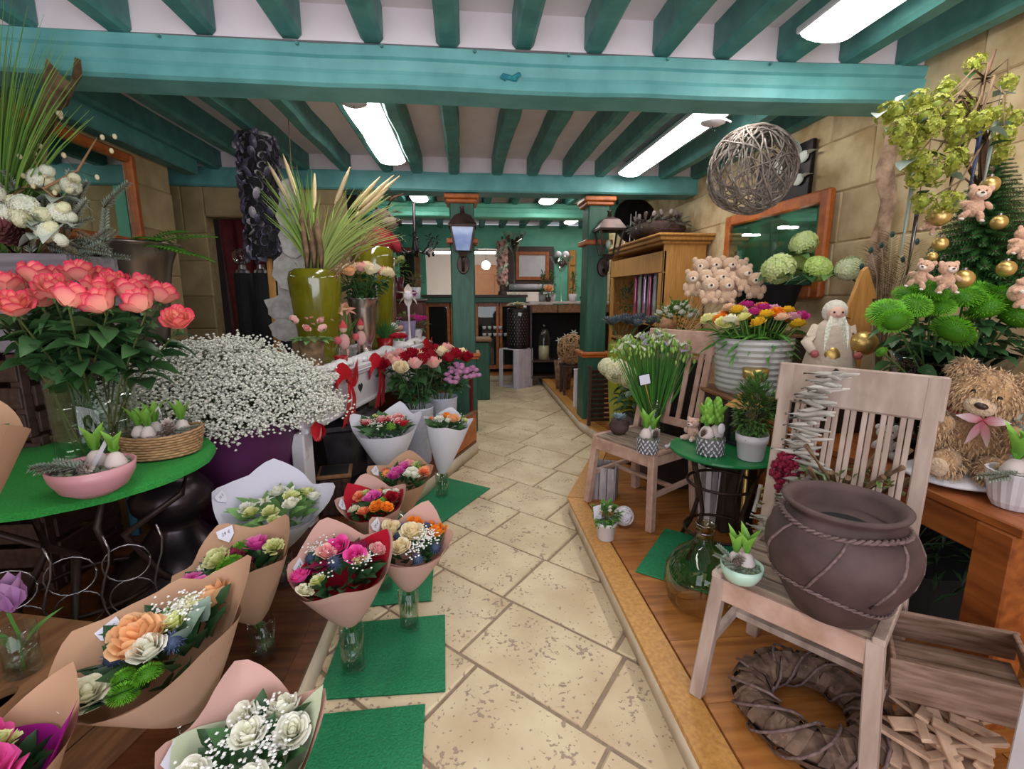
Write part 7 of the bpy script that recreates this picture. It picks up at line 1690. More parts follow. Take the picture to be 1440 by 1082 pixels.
# little white plush and candle on the table, seen through the chair slats
p = (1.626, 1.700, 0.776); teddy('white plush toy on the wooden table seen through the chair slats', (1.66, 1.72, TZ), (0, 0, R(-30)), .17, (.72, .69, .66), muz=(.8, .78, .76))
t = thing('gold_candleholder', 'pair of golden candle cups under the ribbed bucket beside the bushy plant', 'candle holder', (1.50, 2.32, GZ - .56 + .56)); b = MB()
t.location = (1.49, 2.36, PZ)
part('stem', MB().lathe([(0, 0), (.06, 0), (.06, .01), (.012, .02), (.012, .86), (.06, .90), (.065, .95), (0, .94)], 20), M['gold'], t, smooth=True)
# woven ball hanging from the joists
oc = V(*(1.830, 3.150, 2.225)); t = thing('woven_orb', 'large ball of woven grey willow hanging from the ceiling', 'ball', oc)
M['willow'] = mat('grey_willow', '#6b5f57', '#9a8e86', rough=.8, scale=30, rnd_amt=.2)
for k in range(64):
    m3 = Euler((U(0, 6), U(0, 6), U(0, 6))).to_matrix(); mb = MB(); r = .262 * U(.92, 1.02); o = U(-.12, .12)
    mb.tube([m3 @ V(math.sqrt(max(.01, r * r - o * o)) * math.cos(q), math.sqrt(max(.01, r * r - o * o)) * math.sin(q), o + .012 * math.sin(q * 5 + k)) for q in [j * PI / 16 for j in range(int(U(20, 33)))]], U(.0035, .006), 5); part('willow_rod', mb, M['willow'], t, smooth=True)
part('hanger', MB().tube([(0, 0, .25), (0, 0, 2.735 - oc.z)], .002, 4), M['darkmetal'], t)
# dark poster with white dove cutout behind the orb, above the niche
t = thing('dove_panel', 'dark panel with pale birds on the wall behind the woven ball', 'picture', (XR - .04, 3.55, 2.12)); part('panel', MB().box((0, 0, .16), (.03, .62, .36), None, .004), M['darkmetal'], t)
for k, (yy, zz) in enumerate(((-.21, .10), (-.02, .22), (-.24, .24))): b = MB(); b.ball((0, 0, 0), .05, 10, 6, (.25, .9, .6)); b.leaf((-.005, .02, .02), (0, .5, 1), .13, .06); b.leaf((-.005, -.04, 0), (0, -1, .3), .08, .05); b.ball((0, .05, .03), .022, 8, 5, (.5, 1, 1)); b.c = [(.62, .66, .60)] * len(b.v); part('bird', b, M['paint'], t, smooth=True, loc=(-.026, yy, zz)).scale = (1, 1.3, 1.3)
# lime vase with dark kale, cream hydrangea
lv = V(1.46, 4.38, PZ); t = thing('lime_vase', 'tall lime green vase of dark ornamental kale beside the right pillar', 'vase', lv)
part('vase_body', MB().lathe([(0, 0), (.10, 0), (.105, .02), (.135, .40), (.155, .75), (.15, .86), (.115, .90), (.11, .89), (.13, .8), (0, .78)], 36), M['lime_glaze'], t, smooth=True)
rr = random.Random(6)
for k in range(16):
    a = k * 2.4; q = math.sqrt((k + .5) / 16); tip = lv + V(.30 * q * math.cos(a) + .08, .20 * q * math.sin(a), 1.10 - .06 * q); b0 = lv + V(.05 * math.cos(a), .05 * math.sin(a), .82); d = tip - b0
    t = thing('ornamental_kale', 'dark grey-green eryngium and kale head in the tall lime vase', 'flower', b0, group='dark kale in the lime vase'); mb = MB(); mb.tube([(0, 0, 0), d * .6 + V(0, 0, .03), d], .004, 4, col=(.1, .2, .08)); part('stem', mb, M['leaf'], t)
    mb = MB()
    for m in range(26): al = m * 2.4; f = m / 26; c = jit((.05, .08, .09) if m % 3 else (.12, .10, .20), .3); mb.leaf(d, (math.cos(al), math.sin(al), 1.8 - 1.6 * f), .075 + .03 * f, .045, col=c, col2=jit(mixc(c, (.2, .25, .25), .4), .2), n=2, droop=-.1)
    part('rosette', mb, M['leaf'], t)
cv = V(1.33, 3.60, PZ); t = thing('cream_flower_bucket', 'dark pot of cream hydrangea behind the freesias', 'pot', cv); part('pot_body', MB().lathe([(0, 0), (.09, 0), (.12, .40), (.115, .40), (0, .36)], 24), M['terracotta_d'], t, smooth=True)
mb = MB(); 
for k in range(90): a = k * 2.4; r = .19 * math.sqrt((k + .5) / 90); link('leaf', LM('dark_leaf', k), t, (r * math.cos(a) * .8, r * math.sin(a) * .8, .40 + U(0, .22)), aim_leaf((math.cos(a), math.sin(a), U(-.4, .5))), U(.07, .11))
for k, (q, s) in enumerate([((1.102, 3.450, 0.889), .10), ((1.189, 3.400, 0.843), .085), ((1.046, 3.500, 0.914), .075)]):
    q = V(*q); t = thing('cream_hydrangea', ['largest cream hydrangea head behind the freesias', 'lower cream hydrangea head behind the freesias', 'small cream hydrangea head at the left behind the freesias'][k], 'flower', cv + V(0, 0, .36)); d = q - cv - V(0, 0, .36); mb = MB(); mb.tube([(0, 0, 0), d], .004, 4, col=(.1, .2, .05)); part('stem', mb, M['leaf'], t); link('bloom', FM('hydra_cream', k), t, d, aim((-.2, -.7, .6)), s)
# white freesia pot beside the teddies
wv = V(1.62, 3.66, PZ); t = thing('flower_pot', 'pot of small white flowers left of the teddies on sticks', 'planter', wv); part('pot_body', MB().lathe([(0, 0), (.09, 0), (.10, .02), (.10, .78), (.14, 1.02), (.13, 1.02), (0, .95)], 24), M['terracotta_d'], t, smooth=True)
bush(t, 260, (.17, .14, .14), (.04, .13, .03), None, .05, (0, 0, 1.14), rr)
for k in range(24): a = k * 2.4; r = math.sqrt((k + .5) / 24); link('blossom', FM('carn_white' if k % 2 else 'daisy_white', k), t, (.18 * r * math.cos(a), .15 * r * math.sin(a) - .03, 1.28 - .12 * r), aim((math.cos(a) * .6, math.sin(a) * .6 - .4, .8)), .028)
# white price post by it
t = thing('shutter_panel', 'brown louvred shutter panel leaning beside the right pillar', 'panel', (1.36, 4.72, PZ), (0, 0, R(0)))
for s in (-1, 1): part('stile', MB().box((s * .13, 0, .31), (.035, .03, .62), None, .003), M['darkwood'], t)
for k in range(11): part('louvre', MB().box((0, 0, .06 + k * .05), (.225, .008, .045), (.5, 0, 0), .002), M['darkwood'], t)
# ---------------- pillars with lanterns ----------------
def pillar(label, x, y, w, d, lab2):
    t = thing('wooden_pillar', label, 'pillar', (x, y, 0))
    part('shaft', MB().box((0, 0, 1.62), (w, d, 1.58), None, .012), M['green'], t); part('plinth_block', MB().box((0, 0, .41), (w + .02, d + .02, .80), None, .01), M['green'], t)
    for z, o, h in ((.83, .09, .035), (.80, .06, .03), (1.96, .07, .05), (2.375, .10, .045), (2.335, .06, .04)): part('trim_band', MB().box((0, 0, z), (w + o, d + o, h), None, .01), M['orange'], t)
    return t
pillar('green wooden pillar left of the walkway, lantern on its front', -.025, 5.12, .24, .26, ''); pillar('green wooden pillar right of the walkway, lantern on its front', 1.345, 5.12, .22, .26, '')
M['lantern'] = mat('lantern_brown', '#2e2120', '#4a3632', rough=.4, scale=12, metal=.5)
def lantern(label, x, y, z, s, rz=0, pane_mat=None):
    t = thing('wall_lantern', label, 'lantern', (x, y, z), (0, 0, R(rz)), scale=s)
    part('wall_plate', MB().lathe([(0, 0), (.05, 0), (.045, .02), (0, .025)], 16, sq=(1, 1.5)), M['lantern'], t, rot=(R(90), 0, 0), loc=(0, -.0, -.05)); mb = MB(); mb.tube([(0, -.02, -.07), (0, -.08, -.10), (0, -.13, -.05), (0, -.13, .01)], .012, 8); part('bracket', mb, M['lantern'], t, smooth=True)
    part('cup', MB().lathe([(0, 0), (.035, 0), (.05, .03), (.06, .035), (0, .04)], 4), M['lantern'], t, loc=(0, -.13, .0), rot=(0, 0, R(45)))
    w0, w1, h = .055, .085, .17
    for sx in (-1, 1):
        for sy in (-1, 1): mb = MB(); mb.beam((sx * w0, sy * w0, .035), (sx * w1, sy * w1, .035 + h), .013, .013, .002); part('glazing_bar', mb, M['lantern'], t, loc=(0, -.13, 0))
    gl = MB(); a = [gl.vert((sx * w0 * .95, sy * w0 * .95, .04)) for sx, sy in ((-1, -1), (1, -1), (1, 1), (-1, 1))]; b = [gl.vert((sx * w1 * .95, sy * w1 * .95, .035 + h)) for sx, sy in ((-1, -1), (1, -1), (1, 1), (-1, 1))]
    for k in range(4): gl.face(a[k], a[(k + 1) % 4], b[(k + 1) % 4], b[k])
    part('glass_panes', gl, pane_mat or M['glass'], t, loc=(0, -.13, 0)); part('bulb', MB().ball((0, 0, .11), .022, 10, 8, (1, 1, 1.6)), M['frost'], t, loc=(0, -.13, 0), smooth=True)
    part('roof', MB().lathe([(.14, .035 + h), (.145, .05 + h), (.085, .115 + h), (.05, .13 + h), (.02, .14 + h), (0, .145 + h)], 4), M['lantern'], t, loc=(0, -.13, 0), rot=(0, 0, R(45))); part('finial', MB().lathe([(.0, .14 + h), (.018, .145 + h), (.012, .17 + h), (.024, .18 + h), (.0, .19 + h)], 10), M['lantern'], t, loc=(0, -.13, 0), smooth=True)
    return t
m_ = mat('painted_reflection_pane', '#7d95cf', '#a9bce6', rough=.08, scale=9, spec=.9)  # opaque blue base colour paints the window's reflection onto the panes
lantern('brown lantern with bluish painted-reflection panes on the left pillar', -.02, 4.985, 1.80, 1.28, 0, m_); lantern('brown lantern with clear panes on the right pillar', 1.40, 4.985, 1.78, 1.30, 0)
# ---------------- ceiling lamps in view, and one added out of view ----------------
lamp(-.62, 2.78, 4.62, 2.585, .25, 'fluorescent ceiling lamp over the left side, beyond the front beam')
lamp(1.59, 2.80, 4.86, 2.585, .24, 'fluorescent ceiling lamp over the right side, beyond the front beam')
lamp(1.62, .55, 2.30, 2.585, .26, 'fluorescent ceiling lamp at the upper right, nearest the camera')
lamp(-.62, .0, 1.55, 2.585, .25, 'unseen fluorescent ceiling lamp over the left front, added to balance the light')  # assumed lamp outside the view, added to light both sides evenly
lamp(-.55, 5.3, 6.5, 2.60, .22, 'fluorescent lamp behind the reindeer, beyond the far beam'); lamp(1.05, 5.5, 6.5, 2.60, .22, 'fluorescent lamp near the right pillar, beyond the far beam'); lamp(1.75, 6.95, 8.4, 2.62, .2, 'fluorescent lamp in the rearmost ceiling bay')
for k, (x, y) in enumerate(((-.62, 3.1), (1.59, 3.22))):
    t = thing('hook_plate', ['white ceiling hook and plate under the left fluorescent lamp', 'white ceiling hook and plate under the right fluorescent lamp'][k], 'hook', (x, y, 2.55)); part('plate', MB().lathe([(0, -.045), (.04, -.045), (.075, -.03), (.075, -.02), (.02, -.01), (.02, 0), (0, 0)], 20), M['white'], t, smooth=True); mb = MB(); mb.tube([(-.12, 0, -.02), (-.06, 0, .005), (.06, 0, .005), (.12, 0, -.02)], .006, 5); part('bar', mb, M['white'], t)
    mb = MB(); mb.tube([(0, 0, -.045), (0, 0, -.07), (.012, 0, -.08), (.018, 0, -.07)], .003, 5); part('hook', mb, M['darkmetal'], t)

# ---------------- back of the shop ----------------
# pine hutch along the right wall
t = thing('pine_hutch', 'honey pine hutch with cornice and open niche along the right wall', 'cabinet', (2.10, 5.5, PZ))
H = 1.80; W = .42; L = 1.75
part('side_panel', MB().box((0, -L / 2 + .015, H / 2), (W, .03, H), None, .004), M['pine'], t); part('side_panel', MB().box((0, L / 2 - .015, H / 2), (W, .03, H), None, .004), M['pine'], t)
part('back_panel', MB().box((W / 2 - .01, 0, H / 2), (.02, L - .06, H)), M['darkwood'], t)
for z in (.02, .78, 1.02, 1.72): part('shelf', MB().box((-.01, 0, z), (W - .03, L - .064, .03), None, .003), M['pine'], t)
part('frieze', MB().box((-W / 2 + .012, 0, 1.635), (.024, L, .20), None, .003), M['pine'], t)
for s in (-1, 1): part('front_stile', MB().box((-W / 2 + .012, s * (L / 2 - .06), .77), (.024, .12, 1.52), None, .003), M['pine'], t)
for s in (-1, 1): part('lower_door', MB().box((-W / 2 + .012, s * .36, .39), (.024, .70, .70), None, .008), M['pine'], t)
for o, z, h in ((.03, 1.81, .03), (.07, 1.845, .04), (.10, 1.875, .025)): part('cornice_moulding', MB().box((-.0, 0, z), (W + o * 2, L + o * 2, h), None, .008), M['pine'], t)
m, nt, p_ = newmat('iridescent'); p_.inputs['Base Color'].default_value = (.62, .42, .66, 1); p_.inputs['Roughness'].default_value = .2; p_.inputs['Metallic'].default_value = .6; M['irid'] = m
for k in range(11):
    t = thing('glitter_strand', 'shiny lilac glass tube hanging in the pine hutch niche', 'ornament', (1.97 + .02 * (k % 2), 4.85 + .075 * k, PZ + 1.04), group='lilac glass tubes'); part('tube', MB().lathe([(0, 0), (.018, 0), (.02, .2), (.016, .44), (.02, .50), (0, .5)], 8), [M['irid'], mat('irid_pink', '#c46a92', rough=.2, metal=.5) if 'irid_pink' not in bpy.data.materials else bpy.data.materials['irid_pink'], M['frost']][k % 3], t, smooth=True); part('stopper', MB().ball((0, 0, .515), .012, 6, 4), M['silver'], t)
t = thing('dark_bottle_plant', 'dark leafy plant in the far end of the hutch niche', 'plant', (2.0, 6.0, PZ + 1.04)); bush(t, 160, (.09, .2, .18), (.03, .06, .05), None, .05, (0, 0, .24), random.Random(5))
t = thing('twig_wreath', 'big dark wreath of twigs and cones lying on the pine hutch', 'wreath', (2.01, 5.15, PZ + 1.89))
M['dkbark'] = mat('dark_bark', '#2f221d', '#4d3a30', rough=.9, scale=25, rnd_amt=.2)
for k in range(40): a0 = U(0, 6); mb = MB(); mb.tube([((.20 + U(-.05, .04)) * math.cos(a0 + j * .25), (.36 + U(-.06, .06)) * math.sin(a0 + j * .25), U(.03, .20)) for j in range(8)], .007, 5); part('twig', mb, M['dkbark'], t, smooth=True)
for k in range(16): a = k * .39; link('pine_cone', CONE(), t, (.19 * math.cos(a), .35 * math.sin(a), .19), (U(-.5, .5), U(-.5, .5), 0), 1.0); 
for k in range(26): a = k * .24; link('fir_sprig', FIRF(k), t, (.19 * math.cos(a), .34 * math.sin(a), .13), aim_leaf((math.cos(a + 1), math.sin(a + 1), U(-.2, .6))), .9)
part('core', MB().tube([(.19 * math.cos(j * PI / 12), .34 * math.sin(j * PI / 12), .09) for j in range(25)], .07, 8, cap=False), M['dkbark'], t, smooth=True)
t = thing('arched_tray', 'large dark round tray standing on the hutch behind the wreath', 'tray', (2.03, 5.9, PZ + 1.89), (0, 0, R(4))); part('disc', MB().lathe([(0, 0), (.26, 0), (.28, .02), (.26, .025), (0, .02)], 32), M['bronze'], t, smooth=True, loc=(0, 0, .283), rot=(R(80), 0, 0)); part('foot', MB().box((0, 0, .01), (.2, .08, .02), None, .004), M['bronze'], t)
for k in range(3):
    t = thing('thin_candle', ['nearest of three thin silver candlesticks on the hutch', 'middle of three thin silver candlesticks on the hutch', 'farthest of three thin silver candlesticks on the hutch'][k], 'candlestick', (1.95, 5.65 + .17 * k, PZ + 1.89)); part('base', MB().lathe([(0, 0), (.03, 0), (.01, .02), (.008, .22), (.014, .23), (0, .23)], 12), M['silver'], t, smooth=True); part('candle', MB().lathe([(0, .23), (.008, .23), (.006, .36), (0, .36)], 8), M['white'], t)
# white crate with dark lantern and poinsettia
t = thing('white_crate', 'white slatted crate standing on end in the middle of the walkway', 'crate', (.77, 7.56, 0), (0, 0, R(-45)))
M['wcrate'] = mat('white_crate_paint', '#cfc4cf', '#bdb3c4', rough=.6, scale=7, bump=.1, rnd_amt=.05)
s = .19; hh = .60
for sx in (-1, 1):
    for sy in (-1, 1): part('corner_post', MB().box((sx * (s - .02), sy * (s - .02), hh / 2), (.04, .04, hh), None, .003), M['wcrate'], t)
for k in range(4): part('side_slat', MB().box((s, -.135 + k * .09, hh / 2), (.012, .078, hh), None, .003), M['wcrate'], t); part('back_slat', MB().box((-.135 + k * .09, s, hh / 2), (.078, .012, hh), None, .003), M['wcrate'], t); part('top_slat', MB().box((-.135 + k * .09, 0, hh + .006), (.078, 2 * s + .01, .012), None, .003), M['wcrate'], t); part('bottom_slat', MB().box((-.135 + k * .09, 0, .012), (.078, 2 * s - .02, .012), None, .003), M['wcrate'], t)
for k in (0, 3): part('front_slat', MB().box((-.145 + k * .0967, -s, hh / 2), (.07, .012, hh), None, .003), M['wcrate'], t)
t = thing('metal_lantern', 'tall dark pierced metal lantern on the white crate', 'lantern', (.80, 7.56, hh + .012))
part('cylinder', MB().lathe([(0, 0), (.165, 0), (.17, .02), (.17, .60), (.155, .62), (0, .62)], 32), M['darkmetal'], t, smooth=True)
mb = MB()
for i in range(12):
    for j in range(22): a = 2 * PI * (j + .5 * (i % 2)) / 22; d = V(math.cos(a), math.sin(a), 0); mb.leaf(d * .171 + V(0, 0, .06 + .042 * i), (0, 0, 1), .03, .016, col=(.16, .13, .13), up=d, n=2, droop=0)
part('pierced_pattern', mb, M['satin'], t); part('tag', MB().box((.01, -.173, .53), (.05, .004, .05), (0, .1, .0)), M['tagw'], t)
t = thing('poinsettia', 'cream poinsettia on top of the dark metal lantern', 'flower', (.79, 7.54, hh + .634)); b = MB()
for k in range(14): a = k * 2.4; f = k / 14; b = MB(); b.leaf((0, 0, .06 - .05 * f), (math.cos(a), math.sin(a), .35), .14 + .10 * f, .09, col=(.80, .76, .58), col2=(.84, .80, .64), n=3); part('bract', b, M['petal'], t, smooth=True)
b = MB(); b.tube([(0, 0, 0), (0, 0, .06)], .02, 6, col=(.3, .4, .1)); b.ball((0, 0, .08), .02, 8, 5, col=(.6, .6, .1)); part('centre', b, M['petal'], t)
# rear platform
pb = link('trim_3', prism([(-.25, 8.0), (1.22, 8.0), (1.22, 8.99), (-.25, 8.99)], -.01, PZ - .022).mesh('trim_3', M['cream'])); pb['kind'] = 'structure'
for k in range(4): part('plank', MB().box((.48, 8.13 + .245 * k, PZ - .011), (1.46, .24, .022), None, .002), M['deck'], pb)
# sales counter with orange glazed doors
t = thing('shop_counter', 'green counter with orange glazed cupboard doors at the back', 'counter', (.15, 8.45, PZ))
part('counter_top', MB().box((0, 0, 1.29), (1.75, .62, .045), None, .008), M['darkwood'], t); part('counter_top_edge', MB().box((0, -.02, 1.225), (1.70, .60, .085), None, .006), M['green'], t); part('carcass', MB().box((0, .06, .62), (1.64, .44, 1.16)), M['black'], t)
for k in range(4):
    x = -.62 + .41 * k
    for sx in (-1, 1): part('door_stile', MB().box((x + sx * .175, -.19, .62), (.05, .03, 1.12), None, .004), M['orange'], t)
    for z in (.09, 1.15): part('door_rail', MB().box((x, -.19, z), (.30, .03, .07), None, .004), M['orange'], t)
    part('door_pane', MB().box((x, -.188, .62), (.30, .006, 1.0)), M['glass'], t)
for k in range(9): tt = thing('white_cup', 'small white china piece behind the counter glass', 'cup', (.30 + .09 * (k % 5), 8.235, PZ + .62 + .12 * (k // 5)), group='white china in the counter'); part('body', MB().lathe([(0, 0), (.022, 0), (.034, .05), (.03, .05), (0, .02)], 12), M['white'], tt, smooth=True)
t = thing('green_chest', 'dark green chest with brown lid beside the left pillar', 'chest', (.13, 6.75, 0)); part('chest_body', MB().box((0, 0, .40), (.36, .34, .80), None, .01), M['green'], t); part('lid', MB().box((0, 0, .83), (.42, .40, .04), None, .01), M['crate_b'], t)
# display table on the right rear with drawers
t = thing('drawer_table', 'dark open sideboard with brown drawers at the rear right', 'table', (1.62, 7.75, PZ)); part('table_top', MB().box((0, 0, 1.19), (1.30, .52, .03), None, .006), mat('white_cloth', '#c9bdbd', '#b3a3a0', rough=.8, scale=6), t)
for k in range(3): part('drawer', MB().box((-.41 + .41 * k, -.235, 1.10), (.40, .03, .12), None, .006), M['crate_b'], t)
part('back_board', MB().box((0, .24, .58), (1.24, .02, 1.15)), M['black'], t)
for s in (-1, 1): part('side_board', MB().box((s * .62, 0, .58), (.03, .46, 1.15)), M['darkwood'], t)
for z in (.03, .28): part('shelf', MB().box((0, 0, z), (1.2, .46, .025)), M['darkwood'], t)
t = thing('bell_jar', 'glass bell jar lantern with a cream candle in the sideboard', 'lantern', (1.22, 7.62, PZ + .294)); part('glass_dome', MB().lathe([(.12, 0), (.12, .35), (.10, .45), (.04, .50), (0, .51)], 24), M['glass'], t, smooth=True); part('candle', MB().lathe([(0, .005), (.08, .005), (.08, .22), (0, .22)], 20), mat('candle_wax', '#b8ac8c', rough=.5), t, smooth=True); part('knob', MB().ball((0, 0, .54), .025, 10, 8), M['silver'], t, smooth=True)
for k, (x, z) in enumerate(((1.47, .0), (1.58, .0), (1.70, .0))):
    t = thing('glass_ornament', ['left lilac glass flower ornament in the sideboard', 'middle lilac glass flower ornament in the sideboard', 'right lilac glass flower ornament in the sideboard'][k], 'ornament', (x, 7.62, PZ + .294)); part('stem', MB().lathe([(0, 0), (.05, 0), (.01, .02), (.008, .3 + .06 * k), (0, .3 + .06 * k)], 12), M['silver'], t, smooth=True); link('flower_head', FM('lisi_white', k), t, (0, 0, .29 + .06 * k), (R(50), 0, 0), .07)
t = thing('wicker_ball', 'golden brown wicker ball beside the right pillar', 'ball', (1.40, 6.35, PZ + .6))
for k in range(40): m3 = Euler((U(0, 6), U(0, 6), U(0, 6))).to_matrix(); mb = MB(); mb.tube([m3 @ V(.20 * math.cos(q), .20 * math.sin(q), .03 * math.sin(q * 3 + k)) for q in [j * PI / 12 for j in range(25)]], .005, 4); part('rod', mb, M['wicker'], t, smooth=True)
t = thing('ball_stool', 'small dark stool under the wicker ball', 'stool', (1.40, 6.35, PZ)); part('seat', MB().box((0, 0, .385), (.3, .3, .03), None, .005), M['darkwood'], t)
for sx in (-1, 1):
    for sy in (-1, 1): part('leg', MB().box((sx * .12, sy * .12, .185), (.03, .03, .37)), M['darkwood'], t)
t = thing('bark_cup', 'bark covered cup pot at the platform edge by the right pillar', 'pot', (1.36, 6.72, PZ)); part('cup', MB().lathe([(0, 0), (.10, 0), (.135, .40), (.12, .40), (.09, .03), (0, .03)], 24), M['bark'], t, smooth=True)
t = thing('white_post', 'short white post beside the bark cup', 'post', (1.28, 5.55, PZ)); part('post', MB().box((0, 0, .22), (.05, .05, .44), None, .004), M['white'], t); part('cap', MB().box((0, 0, .45), (.06, .06, .02), None, .004), M['white'], t)
# plants on the sideboard
for k, (x, lab) in enumerate(((1.20, 'left cypress topiary in a grey pot on the sideboard'), (1.34, 'middle cypress topiary in a white pot on the sideboard'), (1.68, 'right cypress topiary in a white pot on the sideboard'))):
    t = thing('topiary', lab, 'planter', (x, 7.66, PZ + 1.206)); part('pot', MB().lathe([(0, 0), (.05, 0), (.07, .12), (.06, .12), (0, .1)], 20), M['greywash'] if k == 0 else M['white'], t, smooth=True); bush(t, 150, (.065, .065, .17), (.03, .09, .03), None, .04, (0, 0, .30), random.Random(k))
t = thing('peach_flower', 'peach flower pot among the topiaries', 'planter', (1.27, 7.56, PZ + 1.206)); part('pot', MB().lathe([(0, 0), (.03, 0), (.04, .07), (0, .06)], 16), M['darkwood'], t, smooth=True); bush(t, 60, (.10, .06, .06), (.04, .1, .03), None, .06, (0, 0, .16), random.Random(5)); link('bloom', FM('rose_peach', 1), t, (0, -.03, .17), (R(40), 0, 0), .07)
for k in range(3): t = thing('small_pot_plant', ['left small leafy pot at the right end of the sideboard', 'middle small leafy pot at the right end of the sideboard', 'right small leafy pot at the right end of the sideboard'][k], 'planter', (1.83 + .13 * k, 7.6, PZ + 1.206)); part('pot', MB().lathe([(0, 0), (.035, 0), (.05, .08), (0, .07)], 16), M['darkwood'], t, smooth=True); bush(t, 60, (.07, .07, .09), (.2, .3, .06), None, .05, (0, 0, .16), random.Random(k))
DARKCONE = cone_mb(.04, .07, (.07, .035, .025), (.15, .09, .07)).mesh('dark_cone', M['rough'])
# martini shaped vases of cones
for k, (x, y, z, h, lab) in enumerate(((.80, 7.66 + .5, PZ + 1.313, 1.0, 'tall martini shaped glass of pine cones on the counter'), (1.50, 7.72, PZ + 1.206, .70, 'shorter martini shaped glass of cones with white balls on the sideboard'))):
    t = thing('martini_vase', lab, 'vase', (x, y, z)); part('glass_body', MB().lathe([(0, 0), (.10, 0), (.10, .01), (.015, .03), (.012, h * .62), (.03, h * .66), (.20, h), (.195, h), (.02, h * .67), (0, h * .66)], 28), M['glass'], t, smooth=True)
    for q in range(15): a = q * 2.4; f = (q + .5) / 15; r = .13 * f; link('pine_cone', CONE(), t, (r * math.cos(a), r * math.sin(a), h * (.74 + .16 * f)), (U(-1, 1), U(-1, 1), 0), .95).data = DARKCONE
    if k: [part('white_ball', MB().ball((sx * .06, -.03, h + .02), .055, 12, 8), M['white'], t, smooth=True) for sx in (-1, 1)]
t = thing('orchid_tower', 'hanging column of pink white orchid sprays on the counter', 'flower', (.62, 8.35, PZ + 1.313)); mb = MB(); mb.tube([(0, 0, 0), (0, 0, .95)], .02, 6); part('pole', mb, M['bark'], t); part('base', MB().lathe([(0, 0), (.08, 0), (.07, .06), (0, .06)], 16), M['terracotta_d'], t)
for k in range(46): a = k * 2.4; link('blossom', FM('rose_pink' if k % 3 else 'carn_white', k), t, (.10 * math.cos(a), .10 * math.sin(a), .18 + .7 * k / 46), aim((math.cos(a), math.sin(a), .2)), .05)
# room seen through the rear opening
rm = mat('rear_room_wall', '#f1e6df', '#ecdfd6', rough=.8, scale=3)
struct('wall_rear_room', MB().box((.2, 11.2, 1.4), (3.6, .08, 2.8)).box((-1.3, 10.2, 1.4), (.08, 2.1, 2.8)).box((1.4, 10.2, 1.4), (.08, 2.1, 2.8)).box((.05, 10.2, 2.37), (2.7, 2.1, .06)), rm)
dd = struct('door_2', MB().box((.42, 11.1, 1.05), (.62, .06, 2.05), None, .01), mat('peach_door', '#c98a62', '#d1956d', rough=.5, scale=6))
for z in (.55, 1.5): part('door_panel', MB().box((.42, 11.06, z), (.44, .02, .75), None, .008), bpy.data.materials['peach_door'], dd)
lr = lamp(.0, 9.1, 10.3, 2.235, .24, 'bright fluorescent lamp in the rear room seen past the left pillar'); lr.rotation_euler = (0, 0, R(90)); part('drop_rod', MB().box((0, 0, .085), (.05, .5, .11)), M['white'], lr)
t = thing('pendant_lamp', 'glowing round pendant lamp in the rear room', 'lamp', (.42, 10.2, 2.02)); part('globe', MB().ball((0, 0, 0), .09, 16, 10), emat('globe_glow', (1, .95, .88), 7), t, smooth=True); part('cord', MB().tube([(0, 0, .08), (0, 0, .32)], .006, 5), M['darkmetal'], t)
# framed window and dark panel right of the opening
t = thing('framed_hatch', 'orange framed hatch with white pane in the dark rear panel', 'window', (1.10, 8.94, 1.52)); part('dark_panel', MB().box((0, 0, .36), (.98, .05, .80)), M['darkwood'], t)
for s in (-1, 1): part('frame_stile', MB().box((.10 + s * .27, -.045, .42), (.06, .04, .50), None, .005), M['orange'], t); part('frame_rail', MB().box((.10, -.045, .42 + s * .22), (.48, .04, .06), None, .005), M['orange'], t)
part('pane', MB().box((.10, -.035, .42), (.48, .012, .38)), M['white'], t); part('paper_roll', MB().lathe([(0, -.4), (.05, -.4), (.05, .4), (0, .4)], 16), M['white'], t, loc=(.08, -.10, .05), rot=(0, R(90), 0), smooth=True)
t = thing('light_post', 'pale raw wood post on the turquoise rear wall', 'post', (1.93, 8.94, PZ)); part('post', MB().box((0, 0, 1.05), (.13, .08, 2.1), None, .01), M['pine'], t)
for k in range(2): part('bracket', MB().box((0, -.05, 1.6 + .25 * k), (.08, .04, .03), None, .004), M['pine'], t)
# orange frame mirror and chandelier at the left rear
t = thing('rear_mirror', 'orange framed mirror on the left rear wall', 'mirror', (-1.15, 8.99, 1.52)); part('mirror_glass', MB().box((0, 0, .34), (.56, .02, .62)), M['mirror'], t)
for s in (-1, 1): part('frame_stile', MB().box((s * .31, -.01, .34), (.08, .05, .76), None, .008), M['orange'], t); part('frame_rail', MB().box((0, -.01, .34 + s * .34), (.54, .05, .08), None, .008), M['orange'], t)
t = thing('chandelier', 'small black chandelier with star shaped bows left of the left pillar', 'chandelier', (-.56, 5.75, 2.02)); part('hub', MB().lathe([(0, -.16), (.03, -.14), (.05, -.08), (.02, 0), (.015, .42), (0, .42)], 14), M['bronze'], t, smooth=True)
for k in range(8):
    a = k * PI / 4; c, s = math.cos(a), math.sin(a); mb = MB(); mb.tube([(0, 0, -.08), (.12 * c, .12 * s, -.12), (.22 * c, .22 * s, -.06), (.24 * c, .24 * s, .0)], .008, 5); part('arm', mb, M['bronze'], t, smooth=True)
    mb = MB()
    for m in range(5): b_ = m * 1.257; mb.leaf((.24 * c, .24 * s, .03), (math.cos(b_), -.2, math.sin(b_)), .07, .04, col=(.02, .018, .02), n=2)
    part('star_bow', mb, M['satin'], t); part('drop', MB().ball((.2 * c, .2 * s, -.13), .016, 8, 6, (1, 1, 1.6)), M['bronze'], t, smooth=True)
